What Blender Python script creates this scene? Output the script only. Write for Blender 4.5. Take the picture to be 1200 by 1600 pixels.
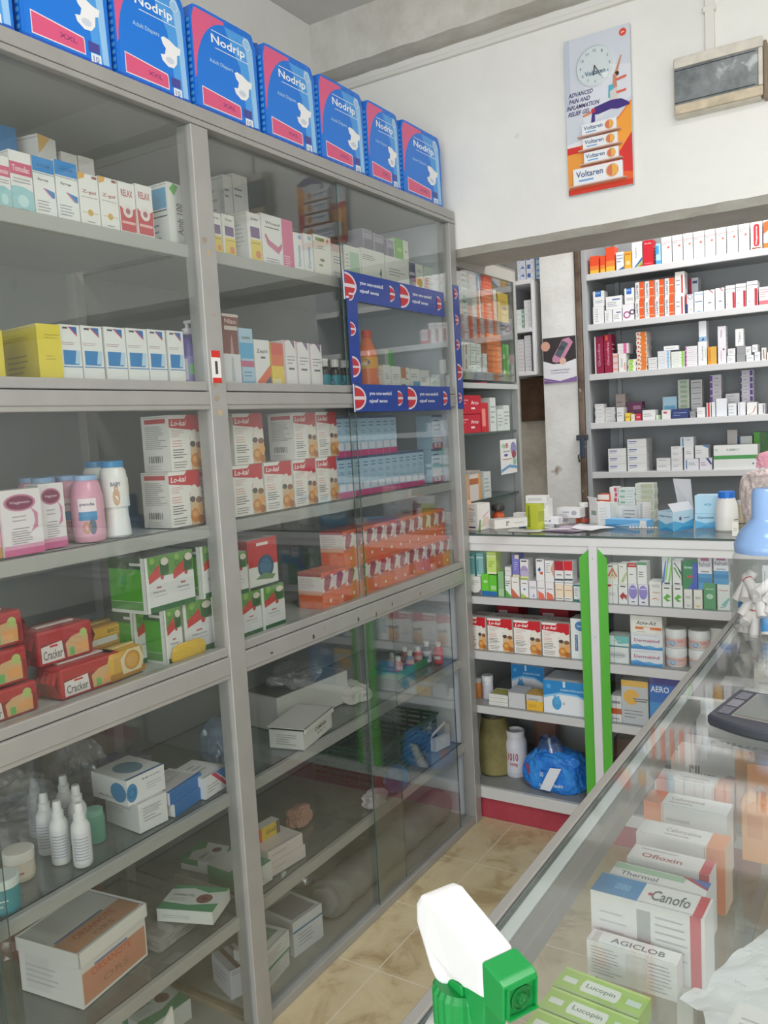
import bpy, bmesh, math, random
from mathutils import Vector, Matrix, noise
random.seed(7)
for o in list(bpy.data.objects): bpy.data.objects.remove(o)
SC = bpy.context.scene; COL = SC.collection
PI = math.pi
# ------------------------------------------------------------------ camera
CX, YAW, PITCH, ROLL, FPX = 1.2924, .5607, -.0975, -.056, 1315.4
CAM = Vector((CX, 0, 1.4))
_f = Vector((-math.sin(YAW)*math.cos(PITCH), math.cos(YAW)*math.cos(PITCH), math.sin(PITCH)))
_r = Vector((math.cos(YAW), math.sin(YAW), 0)); _u = _r.cross(_f)
_r, _u = _r*math.cos(ROLL)+_u*math.sin(ROLL), -_r*math.sin(ROLL)+_u*math.cos(ROLL)
cd = bpy.data.cameras.new('camera'); cam = bpy.data.objects.new('camera', cd); COL.objects.link(cam)
cd.sensor_fit = 'HORIZONTAL'; cd.sensor_width = 36; cd.lens = 36*FPX/1200; cd.clip_start = .02
cam.matrix_world = Matrix(((_r.x,_u.x,-_f.x,CAM.x),(_r.y,_u.y,-_f.y,CAM.y),(_r.z,_u.z,-_f.z,CAM.z),(0,0,0,1)))
SC.camera = cam
# ------------------------------------------------------------------ light and exposure
SC.view_settings.view_transform = 'Standard'; SC.view_settings.look = 'None'
SC.view_settings.gamma = 1; SC.view_settings.use_curve_mapping = False
SC.view_settings.exposure = 0.5
w = bpy.data.worlds.new('sky'); SC.world = w; w.use_nodes = True
bg = w.node_tree.nodes['Background']; bg.inputs[0].default_value = (.86,.93,1,1); bg.inputs[1].default_value = 1.0
def area(name, loc, to, sx, sy, power, col=(1,1,1)):
    d = bpy.data.lights.new(name, 'AREA'); d.shape = 'RECTANGLE'; d.size = sx; d.size_y = sy; d.energy = power; d.color = col
    o = bpy.data.objects.new(name, d); COL.objects.link(o); o.location = loc
    o.rotation_euler = (Vector(to)-Vector(loc)).to_track_quat('-Z','Y').to_euler(); return o
area('shopfront_daylight', (2.2,-2.55,1.35), (1.2,2.0,1.5), 3.4, 2.2, 75, (.95,.98,1))
area('ceiling_light_front', (1.75,.75,2.74), (1.75,.75,0), 1.3, .5, 22, (1,.995,.97))
area('ceiling_light_back', (1.0,3.35,2.74), (1.0,3.35,0), 1.2, .4, 16, (1,.995,.98))
# ------------------------------------------------------------------ projecting helpers (pixel of the 1200x1600 photo <-> place)
def proj(p):
    d = Vector(p)-CAM; z = d.dot(_f); return 600+FPX*d.dot(_r)/z, 800-FPX*d.dot(_u)/z
def on(px, py, ax, v):
    d = _f*FPX+_r*(px-600)-_u*(py-800); return CAM+d*((v-CAM[ax])/d[ax])
def solve(fn, target, a, b):
    fa = fn(a)-target
    for _ in range(48):
        m = (a+b)/2; fm = fn(m)-target
        if (fm > 0) == (fa > 0): a, fa = m, fm
        else: b = m
    return (a+b)/2
def YL(px, X, z): return solve(lambda y: proj((X,y,z))[0], px, .45, 3.6)
def XB(px, Y, z): return solve(lambda x: proj((x,Y,z))[0], px, -1.5, 2.2)
def ZA(py, X, Y): return solve(lambda z: proj((X,Y,z))[1], py, -.2, 2.9)
# ------------------------------------------------------------------ materials
def s2l(c): return c/12.92 if c <= .04045 else ((c+.055)/1.055)**2.4
def hexc(h): return tuple(s2l(int(h[i:i+2],16)/255) for i in (0,2,4))+(1,)
_M = {}
def paint(h, rough=.45, metal=0, var=.0, scale=30, spec=.5, bump=0):
    k = (h,rough,metal,var,scale,bump)
    if k in _M: return _M[k]
    m = bpy.data.materials.new('paint_'+h); m.use_nodes = True; nt = m.node_tree; b = nt.nodes['Principled BSDF']
    b.inputs['Base Color'].default_value = hexc(h); b.inputs['Roughness'].default_value = rough; b.inputs['Metallic'].default_value = metal
    b.inputs['Specular IOR Level'].default_value = spec
    tc = nt.nodes.new('ShaderNodeTexCoord'); n = nt.nodes.new('ShaderNodeTexNoise'); n.inputs['Scale'].default_value = scale; n.inputs['Detail'].default_value = 4
    nt.links.new(tc.outputs['Object'], n.inputs['Vector'])
    if var:
        r = nt.nodes.new('ShaderNodeValToRGB'); c = hexc(h)
        r.color_ramp.elements[0].position = .35; r.color_ramp.elements[1].position = .65
        r.color_ramp.elements[0].color = tuple(x*(1-var) for x in c[:3])+(1,); r.color_ramp.elements[1].color = tuple(min(1,x*(1+var*.5)) for x in c[:3])+(1,)
        nt.links.new(n.outputs[0], r.inputs[0]); nt.links.new(r.outputs[0], b.inputs['Base Color'])
    else:
        mr = nt.nodes.new('ShaderNodeMapRange'); mr.inputs[3].default_value = max(0,rough-.05); mr.inputs[4].default_value = min(1,rough+.05)
        nt.links.new(n.outputs[0], mr.inputs[0]); nt.links.new(mr.outputs[0], b.inputs['Roughness'])
    if bump:
        bp = nt.nodes.new('ShaderNodeBump'); bp.inputs['Strength'].default_value = bump; bp.inputs['Distance'].default_value = .01
        nt.links.new(n.outputs[0], bp.inputs['Height']); nt.links.new(bp.outputs[0], b.inputs['Normal'])
    _M[k] = m; return m
def glassy(name, tint=(.93,.955,.945), gain=.9, base=.045, haze=0, hazecol='c8ccca', rough=.015):
    m = bpy.data.materials.new(name); m.use_nodes = True; nt = m.node_tree; nt.nodes.clear()
    out = nt.nodes.new('ShaderNodeOutputMaterial'); tr = nt.nodes.new('ShaderNodeBsdfTransparent'); tr.inputs[0].default_value = tint+(1,)
    gl = nt.nodes.new('ShaderNodeBsdfGlossy'); gl.inputs['Roughness'].default_value = rough
    lw = nt.nodes.new('ShaderNodeLayerWeight'); lw.inputs[0].default_value = .5
    pw = nt.nodes.new('ShaderNodeMath'); pw.operation = 'POWER'; pw.inputs[1].default_value = 4
    ma = nt.nodes.new('ShaderNodeMath'); ma.operation = 'MULTIPLY_ADD'; ma.inputs[1].default_value = gain; ma.inputs[2].default_value = base
    mx = nt.nodes.new('ShaderNodeMixShader'); L = nt.links.new
    L(lw.outputs['Facing'], pw.inputs[0]); L(pw.outputs[0], ma.inputs[0]); L(ma.outputs[0], mx.inputs[0]); L(gl.outputs[0], mx.inputs[2])
    if haze:
        df = nt.nodes.new('ShaderNodeBsdfDiffuse'); df.inputs[0].default_value = hexc(hazecol)
        n = nt.nodes.new('ShaderNodeTexNoise'); n.inputs['Scale'].default_value = 9; n.inputs['Detail'].default_value = 6
        mm = nt.nodes.new('ShaderNodeMath'); mm.operation = 'MULTIPLY'; mm.inputs[1].default_value = haze*2
        m2 = nt.nodes.new('ShaderNodeMixShader'); L(n.outputs[0], mm.inputs[0]); L(mm.outputs[0], m2.inputs[0])
        L(tr.outputs[0], m2.inputs[1]); L(df.outputs[0], m2.inputs[2]); L(m2.outputs[0], mx.inputs[1])
    else: L(tr.outputs[0], mx.inputs[1])
    L(mx.outputs[0], out.inputs[0]); return m
GLASS = glassy('door_glass', tint=(.965,.98,.972), base=.06, gain=.95, haze=.018)
GLASS_TOP = glassy('counter_glass', tint=(.95,.965,.96), base=.045, gain=.8, haze=.06, rough=.04)
GLASS_SHELF = glassy('shelf_glass', tint=(.80,.86,.84), base=.06, haze=.12)
PLASTIC_CLEAR = glassy('clear_plastic', tint=(.95,.95,.96), base=.08, haze=.10, rough=.08)
BAG_GREY = glassy('cloudy_bag', tint=(.85,.86,.88), base=.10, haze=.28, hazecol='c9cbd0', rough=.12)
BAG_LILAC = glassy('lilac_bag', tint=(.8,.78,.9), base=.10, haze=.3, hazecol='b9b2d4', rough=.15)
BAG_BLUE = glassy('blue_bag', tint=(.86,.91,.96), base=.08, haze=.3, hazecol='9ab8d4', rough=.2)
EDGE = paint('41544f', .2)
ALU = paint('a6a5a2', .38, .25, var=.05, scale=14)
ALU_LIP = paint('a9a9a5', .42, .1)
ALU_B = paint('cfcfd2', .4, .1)
DARK = paint('3a3a3a', .6)
# ------------------------------------------------------------------ text
_T = {}
def textgeo(s):
    if s in _T: return _T[s]
    c = bpy.data.curves.new('t','FONT'); c.body = s; c.resolution_u = 2; c.offset = .018
    o = bpy.data.objects.new('t', c); COL.objects.link(o)
    dg = bpy.context.evaluated_depsgraph_get(); e = o.evaluated_get(dg); me = e.to_mesh()
    vs = [v.co.copy() for v in me.vertices]; fs = [tuple(p.vertices) for p in me.polygons]
    e.to_mesh_clear(); bpy.data.objects.remove(o); bpy.data.curves.remove(c)
    if not vs: _T[s] = ([],[]); return _T[s]
    x0=min(v.x for v in vs); x1=max(v.x for v in vs); y0=min(v.y for v in vs); y1=max(v.y for v in vs)
    _T[s] = ([((v.x-x0)/max(1e-6,x1-x0)-.5, (v.y-y0)/max(1e-6,y1-y0)-.5) for v in vs], fs); return _T[s]
# ------------------------------------------------------------------ mesh builder
class MB:
    def __init__(s): s.v=[]; s.f=[]; s.mi=[]; s.ms=[]; s.sm=[]
    def m(s, mat):
        if mat not in s.ms: s.ms.append(mat)
        return s.ms.index(mat)
    def add(s, vs, fs, mat, smooth=False):
        n=len(s.v); k=s.m(mat); s.v += [tuple(v) for v in vs]
        for f in fs: s.f.append(tuple(n+i for i in f)); s.mi.append(k); s.sm.append(smooth)
    def box(s, x0,y0,z0,x1,y1,z1, mat, ch=0, edge=None, rot=None, skip=''):
        if x0>x1:x0,x1=x1,x0
        if y0>y1:y0,y1=y1,y0
        if z0>z1:z0,z1=z1,z0
        if ch:
            ch=min(ch,(x1-x0)*.45,(y1-y0)*.45,(z1-z0)*.45)
            bm=bmesh.new(); bmesh.ops.create_cube(bm,size=1)
            bmesh.ops.scale(bm,vec=(x1-x0,y1-y0,z1-z0),verts=bm.verts); bmesh.ops.translate(bm,vec=((x0+x1)/2,(y0+y1)/2,(z0+z1)/2),verts=bm.verts)
            bmesh.ops.bevel(bm,geom=bm.edges[:],offset=ch,segments=2,affect='EDGES',profile=.5)
            bm.verts.ensure_lookup_table(); vs=[v.co.copy() for v in bm.verts]; fs=[[v.index for v in f.verts] for f in bm.faces]; bm.free()
            if rot: vs=[rot@v for v in vs]
            s.add(vs,fs,mat,False); return
        vs=[Vector(p) for p in ((x0,y0,z0),(x1,y0,z0),(x1,y1,z0),(x0,y1,z0),(x0,y0,z1),(x1,y0,z1),(x1,y1,z1),(x0,y1,z1))]
        if rot: vs=[rot@v for v in vs]
        fs=[(0,3,2,1),(4,5,6,7),(0,1,5,4),(2,3,7,6),(1,2,6,5),(3,0,4,7)]
        if edge:
            d=[x1-x0,y1-y0,z1-z0]; a=d.index(min(d)); big={2:(0,1),1:(2,3),0:(4,5)}[a]
            s.add(vs,[fs[i] for i in big],mat); s.add(vs,[fs[i] for i in range(6) if i not in big],edge)
        else: s.add(vs,fs,mat)
    def lathe(s, prof, mat, c=(0,0,0), n=20, rot=None, smooth=True, flute=0):
        # prof: [(r,z)...] bottom to top
        if smooth and len(prof)>2:      # split the outline at sharp corners so that edges stay crisp
            seg=[prof[0]]
            for k in range(1,len(prof)-1):
                a=Vector((prof[k][0]-prof[k-1][0],prof[k][1]-prof[k-1][1])); b=Vector((prof[k+1][0]-prof[k][0],prof[k+1][1]-prof[k][1])); seg.append(prof[k])
                if a.length>1e-7 and b.length>1e-7 and a.angle(b)>.75:
                    s._ring(seg,mat,c,n,rot,flute)
                    seg=[prof[k]]
            seg.append(prof[-1])
            if len(seg)<len(prof):
                s._ring(seg,mat,c,n,rot,flute); s._cap(prof,mat,c,n,rot); return
        s._ring(prof,mat,c,n,rot,flute,smooth)
        if prof[0] is not None: s._cap(prof,mat,c,n,rot)
    def _cap(s, prof, mat, c, n, rot):
        for r,z in (prof[0],prof[-1]):
            if r>1e-5:
                vs=[Vector((r*math.cos(2*PI*i/n),r*math.sin(2*PI*i/n),z)) for i in range(n)]
                if rot: vs=[rot@v for v in vs]
                s.add([v+Vector(c) for v in vs],[tuple(range(n))],mat)
    def _ring(s, prof, mat, c, n, rot, flute=0, smooth=True):
        vs=[]; fs=[]
        for r,z in prof:
            for i in range(n):
                a=2*PI*i/n; rr=r*(1-flute*(i%2)); v=Vector((rr*math.cos(a),rr*math.sin(a),z))
                if rot: v=rot@v
                vs.append(v+Vector(c))
        for j in range(len(prof)-1):
            for i in range(n):
                k=(i+1)%n; fs.append((j*n+i,j*n+k,(j+1)*n+k,(j+1)*n+i))
        s.add(vs,fs,mat,smooth)
    def prism(s, pts, y0, y1, mat, rot=None):   # outline in x,z extruded along y
        n=len(pts); vs=[Vector((p[0],y0,p[1])) for p in pts]+[Vector((p[0],y1,p[1])) for p in pts]
        if rot: vs=[rot@v for v in vs]
        fs=[tuple(range(n)),tuple(range(2*n-1,n-1,-1))]+[(i,n+i,n+(i+1)%n,(i+1)%n) for i in range(n)]
        s.add(vs,fs,mat)
    def tube(s, pts, r, mat, n=8):
        vs=[]; fs=[]; pts=[Vector(p) for p in pts]
        for i,p in enumerate(pts):
            t=(pts[min(i+1,len(pts)-1)]-pts[max(i-1,0)]).normalized()
            a=t.cross(Vector((0,0,1)) if abs(t.z)<.9 else Vector((1,0,0))).normalized(); b=t.cross(a)
            for k in range(n): vs.append(p+(a*math.cos(2*PI*k/n)+b*math.sin(2*PI*k/n))*r)
        for i in range(len(pts)-1):
            for k in range(n): fs.append((i*n+k,i*n+(k+1)%n,(i+1)*n+(k+1)%n,(i+1)*n+k))
        fs += [tuple(range(n))[::-1], tuple((len(pts)-1)*n+k for k in range(n))]
        s.add(vs,fs,mat,True)
    def build(s, name, parent=None, loc=(0,0,0), rotz=0, world=True):
        me=bpy.data.meshes.new(name); off=Vector((0,0,0))
        q=parent if world else None
        while q is not None: off=off+q.location; q=q.parent
        me.from_pydata([(v[0]-off[0],v[1]-off[1],v[2]-off[2]) for v in s.v],[],s.f)
        for m in s.ms: me.materials.append(m)
        for p,k,sm in zip(me.polygons,s.mi,s.sm): p.material_index=k; p.use_smooth=sm
        me.update(); o=bpy.data.objects.new(name,me); COL.objects.link(o)
        if parent is not None: o.parent=parent
        o.location=loc; o.rotation_euler=(0,0,rotz); return o
def tag(o, label=None, cat=None, group=None, kind=None):
    if label: o['label']=label
    if cat: o['category']=cat
    if group: o['group']=group
    if kind: o['kind']=kind
    return o
def empty(name, loc, label, cat, group=None, rotz=0):
    o=bpy.data.objects.new(name,None); COL.objects.link(o); o.location=loc; o.rotation_euler=(0,0,rotz); o.empty_display_size=.05
    return tag(o,label,cat,group)
def part(mb, name, parent):      # mesh coordinates local to the parent
    return mb.build(name,parent,world=False)
ORD=['first','second','third','fourth','fifth','sixth','seventh','eighth','ninth','tenth','eleventh','twelfth','thirteenth','fourteenth','fifteenth']
# ------------------------------------------------------------------ art on faces
def face_fn(face,w,d,h):
    return {'F':lambda u,v,e:(u*w,-e,v*h),'L':lambda u,v,e:(-e,d*(1-u),v*h),'R':lambda u,v,e:(w+e,d*u,v*h),'T':lambda u,v,e:(u*w,d*v,h+e)}[face], {'F':(w,h),'L':(d,h),'R':(d,h),'T':(w,d)}[face]
def art(mb, fn, dim, items, e0=2e-4, rough=.45):
    W,H=dim
    for i,it in enumerate(items):
        e=e0+i*7e-5; k=it[0]; P=paint(it[-1],rough)
        if k=='r':
            _,u0,v0,u1,v1,_c=it; mb.add([fn(u0,v0,e),fn(u1,v0,e),fn(u1,v1,e),fn(u0,v1,e)],[(0,1,2,3)],P)
        elif k=='p':
            mb.add([fn(a,b,e) for a,b in it[1]],[tuple(range(len(it[1])))],P)
        elif k in 'ce':
            if k=='c': _,u,v,r,_c=it; ru,rv=r,r*W/H
            else: _,u,v,ru,rv,_c=it
            mb.add([fn(u+ru*math.cos(2*PI*j/20),v+rv*math.sin(2*PI*j/20),e) for j in range(20)],[tuple(range(20))],P)
        elif k=='o':   # ring
            _,u,v,r,t,_c=it; vs=[];fs=[]
            for j in range(24):
                a=2*PI*j/24
                for q in (r,r-t): vs.append(fn(u+q*math.cos(a),v+q*math.sin(a)*W/H,e))
            for j in range(24): a=2*j; b=2*((j+1)%24); fs.append((a,b,b+1,a+1))
            mb.add(vs,fs,P)
        elif k=='t':
            _,u,v,tw,th,s_,_c=it; vs,fs=textgeo(s_)
            mb.add([fn(u+a*tw,v+b*th,e) for a,b in vs],fs,P)
        elif k=='ti':  # slanted text
            _,u,v,tw,th,s_,_c=it; vs,fs=textgeo(s_)
            mb.add([fn(u+a*tw+b*th*.25*H/W,v+b*th,e) for a,b in vs],fs,P)
        elif k=='tv':  # text turned to read upwards
            _,u,v,tw,th,s_,_c=it; vs,fs=textgeo(s_)
            mb.add([fn(u-b*tw,v+a*th,e) for a,b in vs],fs,P)
def lines(n,u0,u1,v0,v1,c,seed=1,t=.3):
    r=random.Random(seed); o=[]
    for i in range(n):
        v=v1-(v1-v0)*(i+.5)/n; hh=(v1-v0)/n*t/2; o.append(('r',u0,v-hh,u0+(u1-u0)*r.uniform(.6,1),v+hh,c))
    return o
def bars(u0,u1,v0,v1,c='333333',n=7):
    r=random.Random(3); return [('r',u0+(u1-u0)*(i+.1)/n,v0,u0+(u1-u0)*(i+.1+r.uniform(.3,.8))/n,v1,c) for i in range(n)]
KINDS={'red and white cereal drink cartons':'cereal_drink_carton','light blue cartons with magenta foot':'tonic_carton','light blue cartons with barcode':'tonic_carton','orange and white cartons':'vitamin_carton','cartons on the first shelf of the back counter':'eye_drop_carton','wine oval cartons':'cream_carton','white boxes with blue lettering':'tablet_box','orange white upright cartons':'tablet_box'}
def carton(w,d,h,A,loc,rotz,label,cat='carton',group=None,name='medicine_carton',par=None):
    mb=MB(); base=paint(A.get('base','e6e6e2'),.42)
    mb.box(0,0,0,w,d,h,base)
    for f in 'FLRT':
        fn,dim=face_fn(f,w,d,h)
        if f in A: art(mb,fn,dim,A[f],rough=.4)
    # tuck flap seam and closing edge
    t=min(.0008,h*.02); fn,dim=face_fn('T',w,d,h); mb.add([fn(.03,.04,1e-4),fn(.97,.04,1e-4),fn(.97,.07,1e-4),fn(.03,.07,1e-4)],[(0,1,2,3)],paint('a9a9a6',.6))
    fn,dim=face_fn('L',w,d,h); mb.add([fn(.02,.965,1e-4),fn(.98,.965,1e-4),fn(.98,.975,1e-4),fn(.02,.975,1e-4)],[(0,1,2,3)],paint('a9a9a6',.6))
    if name=='medicine_carton': name=KINDS.get(group,('tablet_carton' if h<.042 else 'syrup_carton' if ('tall' in label or h>.1) else name))
    o=mb.build(name,loc=loc,rotz=rotz); tag(o,label,cat,group); return o
# carton whose front faces +X (left cabinet side); edges given by photo columns
def CL(px0,px1,pyt,X,z,depth,A,label,group=None,name='medicine_carton',cat='carton',yaw=0,h=None,gap=.0012):
    y0=YL(px0,X,z)+gap/2; y1=YL(px1,X,z)-gap/2
    hh=h if h else ZA(pyt,X,y0)-z
    return carton(y1-y0,depth,hh,A,(X,y0,z),PI/2+yaw,label,cat,group,name)
def CB(px0,px1,pyt,Y,z,depth,A,label,group=None,name='medicine_carton',cat='carton',yaw=0,h=None,gap=.0012):
    x0=XB(px0,Y,z)+gap/2; x1=XB(px1,Y,z)-gap/2
    hh=h if h else ZA(pyt,x1,Y)-z
    return carton(x1-x0,depth,hh,A,(x0,Y,z),yaw,label,cat,group,name)
def topz(o): return o.location.z+max(v.co.z for v in o.data.vertices[:8])
# ================================================================== the room
def wallmat(name, c0, c1, scale=3, bump=.15, spots=None, rough=.7):
    m=bpy.data.materials.new(name); m.use_nodes=True; nt=m.node_tree; b=nt.nodes['Principled BSDF']; b.inputs['Roughness'].default_value=rough
    b.inputs['Specular IOR Level'].default_value=.2
    tc=nt.nodes.new('ShaderNodeTexCoord'); n=nt.nodes.new('ShaderNodeTexNoise'); n.inputs['Scale'].default_value=scale; n.inputs['Detail'].default_value=8; n.inputs['Roughness'].default_value=.65
    r=nt.nodes.new('ShaderNodeValToRGB'); e=r.color_ramp.elements; e[0].position=.3; e[1].position=.6; e[0].color=hexc(c1); e[1].color=hexc(c0)
    L=nt.links.new; L(tc.outputs['Object'],n.inputs['Vector']); L(n.outputs[0],r.inputs[0]); col=r.outputs[0]
    if spots:
        n2=nt.nodes.new('ShaderNodeTexNoise'); n2.inputs['Scale'].default_value=spots[1]; n2.inputs['Detail'].default_value=10
        r2=nt.nodes.new('ShaderNodeValToRGB'); q=r2.color_ramp.elements; q[0].position=spots[2]; q[1].position=spots[2]+.06; q[0].color=(0,0,0,1); q[1].color=(1,1,1,1)
        mx=nt.nodes.new('ShaderNodeMix'); mx.data_type='RGBA'; mx.inputs[7].default_value=hexc(spots[0])
        L(tc.outputs['Object'],n2.inputs['Vector']); L(n2.outputs[0],r2.inputs[0]); L(r2.outputs[0],mx.inputs[0]); L(col,mx.inputs[6]); col=mx.outputs[2]
    bp=nt.nodes.new('ShaderNodeBump'); bp.inputs['Strength'].default_value=bump; bp.inputs['Distance'].default_value=.01
    n3=nt.nodes.new('ShaderNodeTexNoise'); n3.inputs['Scale'].default_value=14; n3.inputs['Detail'].default_value=6
    L(tc.outputs['Object'],n3.inputs['Vector']); L(n3.outputs[0],bp.inputs['Height']); L(bp.outputs[0],b.inputs['Normal']); L(col,b.inputs['Base Color']); return m
WALLM=wallmat('white_plaster','efeeea','e6e5e0',2.2,.25,('b9b2a4',4.5,.72))
CEILM=wallmat('ceiling_plaster','dad7d3','cdcac6',2,.15)
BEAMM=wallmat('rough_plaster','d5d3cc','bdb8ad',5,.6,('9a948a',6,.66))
DIRTY=wallmat('dirty_plaster','c9c2b6','8f867a',3.5,.5,('5b4a3c',3,.62))
ROOM2=wallmat('back_room_plaster','e4e4e2','d6d6d4',2.5,.2)
def struct(name,mb): o=mb.build(name); o['kind']='structure'; return o
def sbox(name,b,mat,ch=0): m=MB(); m.box(*b,mat,ch); return struct(name,m)
# floor: cream marbled tiles, 30 cm
m=bpy.data.materials.new('marbled_tiles'); m.use_nodes=True; nt=m.node_tree; b=nt.nodes['Principled BSDF']; L=nt.links.new
tc=nt.nodes.new('ShaderNodeTexCoord'); mp=nt.nodes.new('ShaderNodeMapping'); mp.inputs['Location'].default_value=(-.12,-.206,0)
br=nt.nodes.new('ShaderNodeTexBrick'); br.offset=0; br.inputs['Scale'].default_value=1; br.inputs['Brick Width'].default_value=.3; br.inputs['Row Height'].default_value=.3
br.inputs['Mortar Size'].default_value=.0022; br.inputs['Mortar Smooth'].default_value=.2; br.inputs['Mortar'].default_value=hexc('d3c9b4')
n=nt.nodes.new('ShaderNodeTexNoise'); n.inputs['Scale'].default_value=7; n.inputs['Detail'].default_value=9; n.inputs['Roughness'].default_value=.65; n.inputs['Distortion'].default_value=.6
r=nt.nodes.new('ShaderNodeValToRGB'); e=r.color_ramp.elements; e[0].position=.36; e[0].color=hexc('ab9671'); e[1].position=.62; e[1].color=hexc('cfc09e')
q=e.new(.48); q.color=hexc('c6b693')
L(tc.outputs['Object'],mp.inputs[0]); L(mp.outputs[0],br.inputs['Vector']); L(tc.outputs['Object'],n.inputs['Vector']); L(n.outputs[0],r.inputs[0])
L(r.outputs[0],br.inputs['Color1']); L(r.outputs[0],br.inputs['Color2']); L(br.outputs['Color'],b.inputs['Base Color']); b.inputs['Roughness'].default_value=.28
sbox('floor',(-.6,-3.2,-.1,3.4,4.4,0),m)
sbox('wall_left',(-.6,-3.2,0,-.47,4.4,2.8),WALLM)
sbox('wall_right',(3.2,-3.2,0,3.35,4.4,2.8),WALLM)
sbox('ceiling',(-.6,-3.2,2.8,3.35,4.4,2.95),CEILM)
sbox('wall_far',(-.47,4.12,0,3.2,4.3,2.8),ROOM2)
# wall over the opening, in one piece with a rough lower edge
mb=MB(); xs=[-.47+i*.06 for i in range(62)]; xs[-1]=3.2; rr=random.Random(5)
zs=[1.985+rr.uniform(-.0015,.0015) for _ in xs]; zb=[1.978+rr.uniform(-.0012,.0012) for _ in xs]; n_=len(xs)
vs=[(x,2.605,z) for x,z in zip(xs,zs)]+[(x,2.605,2.8) for x in xs]+[(x,2.64,z-.012) for x,z in zip(xs,zb)]+[(x,2.955,1.985) for x in xs]+[(x,2.955,2.8) for x in xs]
fs=[]
for i in range(n_-1): fs+=[(i,i+1,n_+i+1,n_+i),(4*n_+i,4*n_+i+1,3*n_+i+1,3*n_+i)]
mb.add(vs,fs,WALLM)
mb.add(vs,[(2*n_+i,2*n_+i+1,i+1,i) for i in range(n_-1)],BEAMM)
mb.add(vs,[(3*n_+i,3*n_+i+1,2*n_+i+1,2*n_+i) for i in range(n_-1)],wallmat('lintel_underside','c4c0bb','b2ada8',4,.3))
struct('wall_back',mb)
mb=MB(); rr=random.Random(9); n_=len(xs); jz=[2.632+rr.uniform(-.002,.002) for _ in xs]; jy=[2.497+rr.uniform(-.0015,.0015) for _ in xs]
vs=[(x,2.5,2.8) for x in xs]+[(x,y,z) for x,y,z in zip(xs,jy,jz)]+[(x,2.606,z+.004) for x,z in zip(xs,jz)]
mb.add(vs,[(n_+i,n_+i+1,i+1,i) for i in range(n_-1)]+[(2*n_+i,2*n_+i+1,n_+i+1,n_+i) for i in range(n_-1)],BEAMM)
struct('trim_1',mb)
# cable trunking under the beam and down to the cable box
TRK=paint('e4e2db',.5)
mb=MB(); a=on(560,130,1,2.6); b_=on(1000,0,1,2.6)
mb.box(-.47,2.590,2.596,3.2,2.605,2.612,TRK,.003); struct('trim_2',mb)
mb=MB(); mb.box(.805,2.590,2.37,.829,2.605,2.596,TRK,.002); mb.box(.8,2.588,2.5,.834,2.605,2.515,TRK,.002); struct('trim_3',mb)
# ------------------------------------------------------------------ back room pieces
mb=MB(); mb.box(-.168,3.8,0,-.004,4.12,2.8,wallmat('pillar_plaster','e6e6e4','d2d0cc',3,.5,('8d7b69',7,.68))); struct('wall_pier',mb)
mb=MB(); mb.box(-.47,3.96,0,-.168,4.12,1.60,DIRTY); struct('wall_stained',mb)
mb=MB(); mb.box(-.34,3.93,1.40,-.172,3.965,1.61,wallmat('hole_brown','5c4636','3c2c22',6,.4));  # dark brown sheet added to draw the hole under the cupboard
tag(mb.build('hole_board'),'dark brown hole drawn as a board under the wall cupboard beside white pier','board')
# rusty pipe beside the pier
mb=MB(); mb.box(.0,3.79,0,.027,3.86,2.3,wallmat('rusty_post','7a6a5e','4a3a30',8,.5,('b8b0a6',9,.6)),.006); t=MB()
p=mb.build('rusty_gate_post'); tag(p,'rusty brown iron gate post between white pier and tall grey shelving','post')
t.box(-.012,3.775,1.30,.04,3.80,1.325,paint('3a3f44',.5),.003); t.box(.01,3.765,1.22,.026,3.785,1.31,paint('2c3d55',.5),.003); t.tube([(.015,3.772,1.25),(.0,3.765,1.23),(.004,3.765,1.20)],.004,DARK); t.build('latch',p)
# ================================================================== wall items
# cable box on the wall
bx=empty('cable_box',(.835,2.6,2.31),'grimy wall box with dark smeared front panel hung right of the clock board','electrical box')
x0,x1,z0,z1=-.112,.115,-.078,.078; O_=paint('d8d2c6',.55,var=.12,scale=25)
mb=MB()
mb.box(x0,-.035,z0,x1,.004,z1,O_,.005); part(mb,'casing',bx)
mb=MB(); mb.box(x0+.004,-.046,z1-.03,x1+.006,-.036,z1-.002,O_,.003); mb.box(x0+.004,-.046,z0+.002,x1+.006,-.036,z0+.028,paint('cdbfa6',.6,var=.2,scale=30),.003)
mb.box(x1-.005,-.0455,z0+.029,x1+.0055,-.034,z1-.031,O_,.002); part(mb,'cover_frame',bx)
mb=MB(); mb.box(x0+.004,-.041,z0+.028,x1-.006,-.036,z1-.03,wallmat('smeared_metal','8f9496','5d6264',12,.6,('c3c8ca',14,.62),rough=.35),.001); part(mb,'front_panel',bx)
mb=MB(); 
for zz in (z0+.034,z1-.036): mb.box(x0+.006,-.0425,zz-.001,x1-.012,-.041,zz+.001,DARK)
part(mb,'panel_seam',bx)
mb=MB(); mb.box(x1+.006,-.03,z0-.003,x1+.014,.003,z1-.01,paint('8a7a68',.7),.002); part(mb,'back_plate',bx)
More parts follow.
